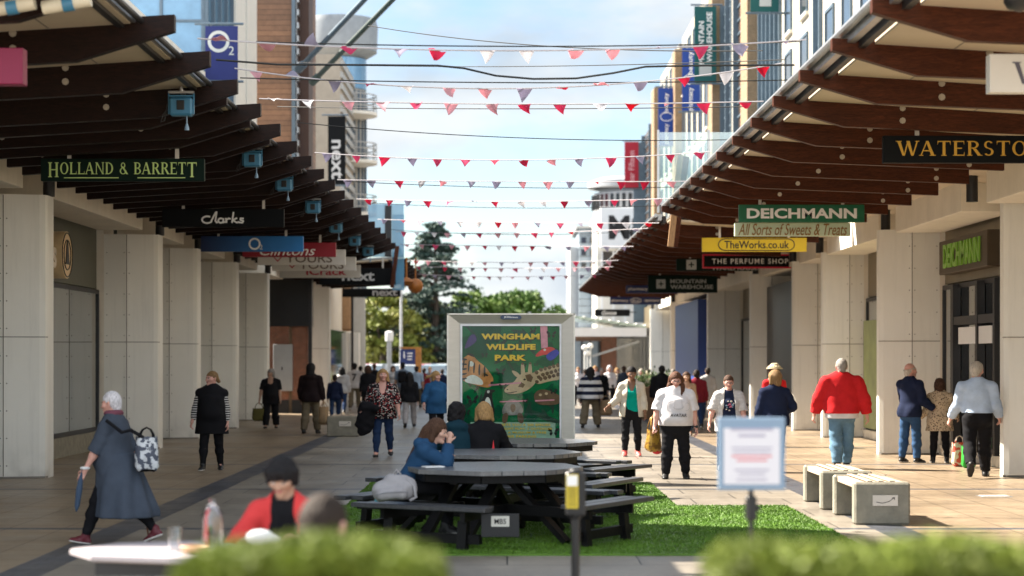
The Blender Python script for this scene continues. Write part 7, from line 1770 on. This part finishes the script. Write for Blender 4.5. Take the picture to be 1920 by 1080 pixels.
person(1578, 879, 670, 'person in a red jumper and light jeans walking away behind the benches', 178, fem=False, build=1.36, skin='pink', legs=((7, 4, 0, -1), (-6, 10, -8, -1)), arms=((-4, 20, 12), (6, 22, 8)), legsw=tr(K_['ljean'], wide=.022, fold=.008), shoes=sh_blk, hair=dict(style='crop', mat=HB['grey']), top=dict(mat=K_['white'], name='shirt_hem', hem=-.13, sleeve=.5, infl=.034), jacket=dict(mat=K_['red'], name='jumper', hem=-.055, sleeve=1.95, infl=.045, loose=.03), pitch=12, belly=1.2, hips=.95, wx=1.12)
person(1707, 868, 679, 'bald person in a navy jacket and jeans standing by the shoe shop, turned right', 128, fem=False, build=1.12, skin='pink', legs=stand, arms=((14, 6, 40, 20), (18, 6, 46, 30)), yaw=-18, legsw=tr(K_['mjean'], wide=.012), shoes=sh_blk, hair=dict(style='ring', mat=HB['silver']), top=dict(mat=K_['navy'], name='jacket', hem=-.13, infl=.035, neck='collar', loose=.025), belly=1.05, wx=1.05)
person(1762, 868, 710, 'short person in a pale coat with dark spots standing by the shoe shop', 175, build=1.28, skin='tan', legs=stand, arms=((14, 12, 40, 30), (14, 12, 40, 30)), legsw=tr(K_['blk']), shoes=sh_blk, hair=dict(style='curly', mat=HB['brown']), top=dict(mat=K_['leo'], name='spotted_coat', hem=-.26, infl=.04, neck='collar', loose=.03, flare=1.15), wx=1.06, pitch=10)
p = person(1832, 895, 674, 'person with white hair in a pale blue shirt striding away, one heel raised', 172, fem=False, build=1.15, skin='pink', legs=((14, 6, 0), (-14, 34, -62)), arms=((4, 12, 40, 10), (6, 14, 30, 20)), yaw=-24, pitch=8, legsw=tr(K_['blk'], wide=.02), shoes=sh_allblk, hair=dict(style='short', mat=HB['silver']), top=dict(mat=K_['sky'], name='shirt', hem=.045, sleeve=1.95, infl=.026, neck='collar', loose=.026), belly=1.12, wx=1.12)
for px, d, pyt, w_, dp, ht, m_, lab in ((1799, 32.6, 800, .26, .2, .40, mat('red_white_bag', (.50, .06, .04), .5, kind='camo', scale=9, col2=(.6, .5, .4)), 'red and white shopping bag standing by the spotted coat'), (1816, 32.2, 815, .24, .18, .36, mat('green_bag', (.02, .30, .03), .5), 'bright green shopping bag behind the striding legs'), (1868, 33.2, 806, .34, .18, .48, MATS['green_bag'], 'large bright green shopping bag beside the right pillar')):
    bag('shopping_bag', lab, 'bag', (X(px, d), d, ht + .13), w_, dp, ht, m_, 0, .12)

# a few more far walkers
for px, feet, head, lab, cl, hr, rz, st in ((676, 762, 684, 'far walker in dark blue between the pale shirts and the brown-haired coat', 'navy', 'black', 180, 'short'), (737, 757, 684, 'far walker in light grey beside the tall white lamp post', 'lgrey', 'brown', 0, 'bob'), (795, 760, 688, 'far walker in maroon right of the pale blue top', 'maroon', 'dark', 180, 'short'), (1097, 758, 690, 'far walker in slate grey right beside the poster frame', 'slate', 'dark', 180, 'short'), (1157, 760, 688, 'far walker in cream between the white top and the grey blue coat', 'cream', 'blonde', 0, 'bob'), (1214, 763, 692, 'far walker with a red top left of the flower planter', 'red', 'dark', 0, 'short'), (1262, 768, 690, 'far walker in blue behind the black jacket and the white T-shirt', 'denimsh', 'grey', 180, 'short')):
    person(px, feet, head, lab, rz, legs=walkR, legsw=tr(K_['blk']), shoes=sh_blk, skin='tan', hair=dict(style=st, mat=HB[hr]), top=dict(mat=K_[cl], name='top', hem=-.1, infl=.025))
# --- seated at the picnic tables
sit = ((88, 88, 0, 8), (84, 80, 0, 8))
p = person(772, 0, 0, 'person in a blue hoodie with long brown hair, chin on hand', 88, d=19.65, build=1.02, skin='pale', seat=1.68, seat_z=.44, legs=sit, arms=(('t', .05, -.44, .985), ('t', .08, -.42, .80)), lean=30, yaw=-8, pitch=-2, hand=('grip', 'relax'), legsw=tr(K_['blk']), shoes=sh_blk, hair=dict(style='long', mat=HB['brown'], len=.34, front=False, locks=[((-.03, .11, -.02), (-.02, .21, -.40), .055, .035), ((.04, .11, -.02), (.04, .20, -.36), .05, .03), ((.07, .03, -.05), (.09, .06, -.26), .035, .02)]), top=dict(mat=K_['hoodie'], name='hoodie', hem=-.08, sleeve=1.9, infl=.03, neck='hood', loose=.028), lat=X(760, 19.65), wx=1.0)
t = thing('backpack', 'pale grey backpack lying on the bench in front of the person in the blue hoodie', 'backpack', (X(742, 18.55), 18.55, .46))
F_ = Field((-.3, -.25, -.05), (.3, .25, .4), .014)
F_.add(C((-.13, 0, .10), (.10, 0, .13), .10, .11, V3(0, 1, 0), .95), 0, .05); F_.add(C((-.12, -.09, .08), (.06, -.1, .09), .06, .06), 0, .03); F_.add(C((.06, 0, .2), (-.05, 0, .22), .05), 0, .06); F_.noise(.006, 22, 3); F_.cut((0, 0, -.012), (0, 0, -1))
o = mesh_obj('bag_body', [(*F_.mesh(), 0)], [fabric('pale_grey_canvas', (.28, .27, .28))], t, np.eye(3))
MB().tube([(.10, -.06, .22), (.18, -.08, .16), (.2, -.08, .05), (.14, -.1, .02)], .016, 6).build('strap', MATS['pale_grey_canvas'], t, 'full'); MB().tube([(-.02, 0, .26), (.01, 0, .31), (.05, 0, .26)], .012, 6).build('handle', MATS['pale_grey_canvas'], t, 'full')
MB().tube([(-.2, -.13, .07), (-.08, -.165, .10), (.07, -.165, .11), (.13, -.14, .1)], .004, 5).build('zip', K_['grey'], t)
tag(MB().box(-.10, .10, -.07, .07, 0, .012).xf(Matrix.Translation((X(812, 19.3), 19.3, .75)) @ Matrix.Rotation(.4, 4, 'Z')).build('paper_sheet', M['white']), 'white paper under the elbow of the person in the blue hoodie', 'paper')
tag(MB().cyl((0, 0, 0), (0, 0, .03), .05, n=14).xf(Matrix.Translation((X(712, 18.6), 18.6, .46))).build('snack_pot', mat('turquoise_lid', (.05, .3, .4), .4), None, 'y'), 'small turquoise pot lying on the bench beside the grey backpack', 'pot')
person(857, 0, 0, 'person with dark hair in a teal padded jacket sitting with their back to us', 182, d=23.75, build=1.1, skin='tan', seat=1.66, seat_z=.44, legs=sit, arms=(('t', -.12, -.40, .80), ('t', .12, -.40, .80)), lean=16, yaw=-24, pitch=10, legsw=tr(K_['blk']), shoes=sh_blk, hair=dict(style='curly', mat=HB['black']), top=dict(mat=K_['green'], name='padded_jacket', hem=-.08, infl=.045, neck='hood', loose=.035), wx=1.08)
p = person(906, 0, 0, 'seated person with blonde hair in a black jacket with a red flash', 178, d=23.75, build=1.1, skin='pale', seat=1.68, seat_z=.44, legs=sit, arms=(('t', -.12, -.40, .80), ('t', .12, -.40, .80)), lean=14, yaw=10, pitch=6, legsw=tr(K_['blk']), shoes=sh_blk, hair=dict(style='long', mat=HB['blonde'], len=.08, front=False), top=dict(mat=K_['blk'], name='jacket', hem=-.08, infl=.035, neck='collar', loose=.03), wx=1.08)
q = p['T']((0, .14, .16)) - p['root'].location
MB().prism([(.10, -.10), (.16, -.10), (.13, .12)], -.02, .02, 'y').xf(Matrix.Translation((q.x, q.y - .01, q.z))).build('red_flash', mat('red_flash', (.6, .02, .03), .6), p['root'])
# --- blurred foreground
p = person(535, 0, 0, 'child with black hair in a red and black top sitting at the white table', -6, d=11.75, build=.88, fem=False, skin='tan', seat=1.54, seat_z=.46, res=.012, lat=X(541, 11.75), legs=sit, arms=(('t', -.17, -.34, .76), ('t', .14, -.36, .78)), lean=14, pitch=16, yaw=-6, legsw=tr(K_['blk']), shoes=sh_blk, hair=dict(style='fringe', mat=HB['black']), top=dict(mat=K_['blk'], name='top', hem=-.05, sleeve=.3, infl=.022), jacket=dict(mat=K_['boyred'], name='red_sleeves', hem=.1, sleeve=1.9, infl=.012, open=.085, loose=.02), wx=1.1)
q = p['T']((0, -.16, .24)) - p['root'].location
MB().box(q.x - .06, q.x + .06, q.y - .03, q.y + .01, q.z - .012, q.z + .012).build('chest_print', m_gold, p['root'])
tag(MB().sphere((X(490, 11.3), 11.25, .80), .06, 10, 6, sc=(1.5, .8, .8)).sphere((X(505, 11.3), 11.25, .79), .05, 10, 6, sc=(1.5, .8, .7)).build('crumpled_wrapper', M['white'], None, 'full'), 'white crumpled wrapper held at the table by the child in red and black', 'wrapper')
person(605, 0, 0, 'person with cropped dark hair, head seen just above the left hedge', 168, d=7.2, build=1.05, fem=False, skin='pink', seat=1.74, seat_z=.47, res=.012, legs=sit, arms=(('t', -.34, -.22, .90), ('t', .34, -.22, .90)), lean=24, pitch=18, yaw=-8, legsw=tr(K_['jean']), shoes=sh_blk, hair=dict(style='crop', mat=HB['dark']), top=dict(mat=K_['white'], name='t_shirt', hem=-.05, sleeve=.8, infl=.022, loose=.02), lat=-.785, wx=1.1)
tag(MB().box(-.45, .45, -.17, .17, .40, .44, 0, .01).box(-.40, -.34, -.12, .12, 0, .40).box(.34, .40, -.12, .12, 0, .40).xf(Matrix.Translation((X(535, 11.9), 11.95, .004))).build('stool_bench', M['dark']), 'dark bench seat under the child in red and black', 'bench')
tag(MB().box(-.45, .45, -.17, .17, .43, .47, 0, .01).box(-.40, -.34, -.12, .12, 0, .43).box(.34, .40, -.12, .12, 0, .43).xf(Matrix.Translation((-.785, 7.15, .004))).build('stool_bench', M['dark']), 'dark bench seat under the person with cropped hair', 'bench')
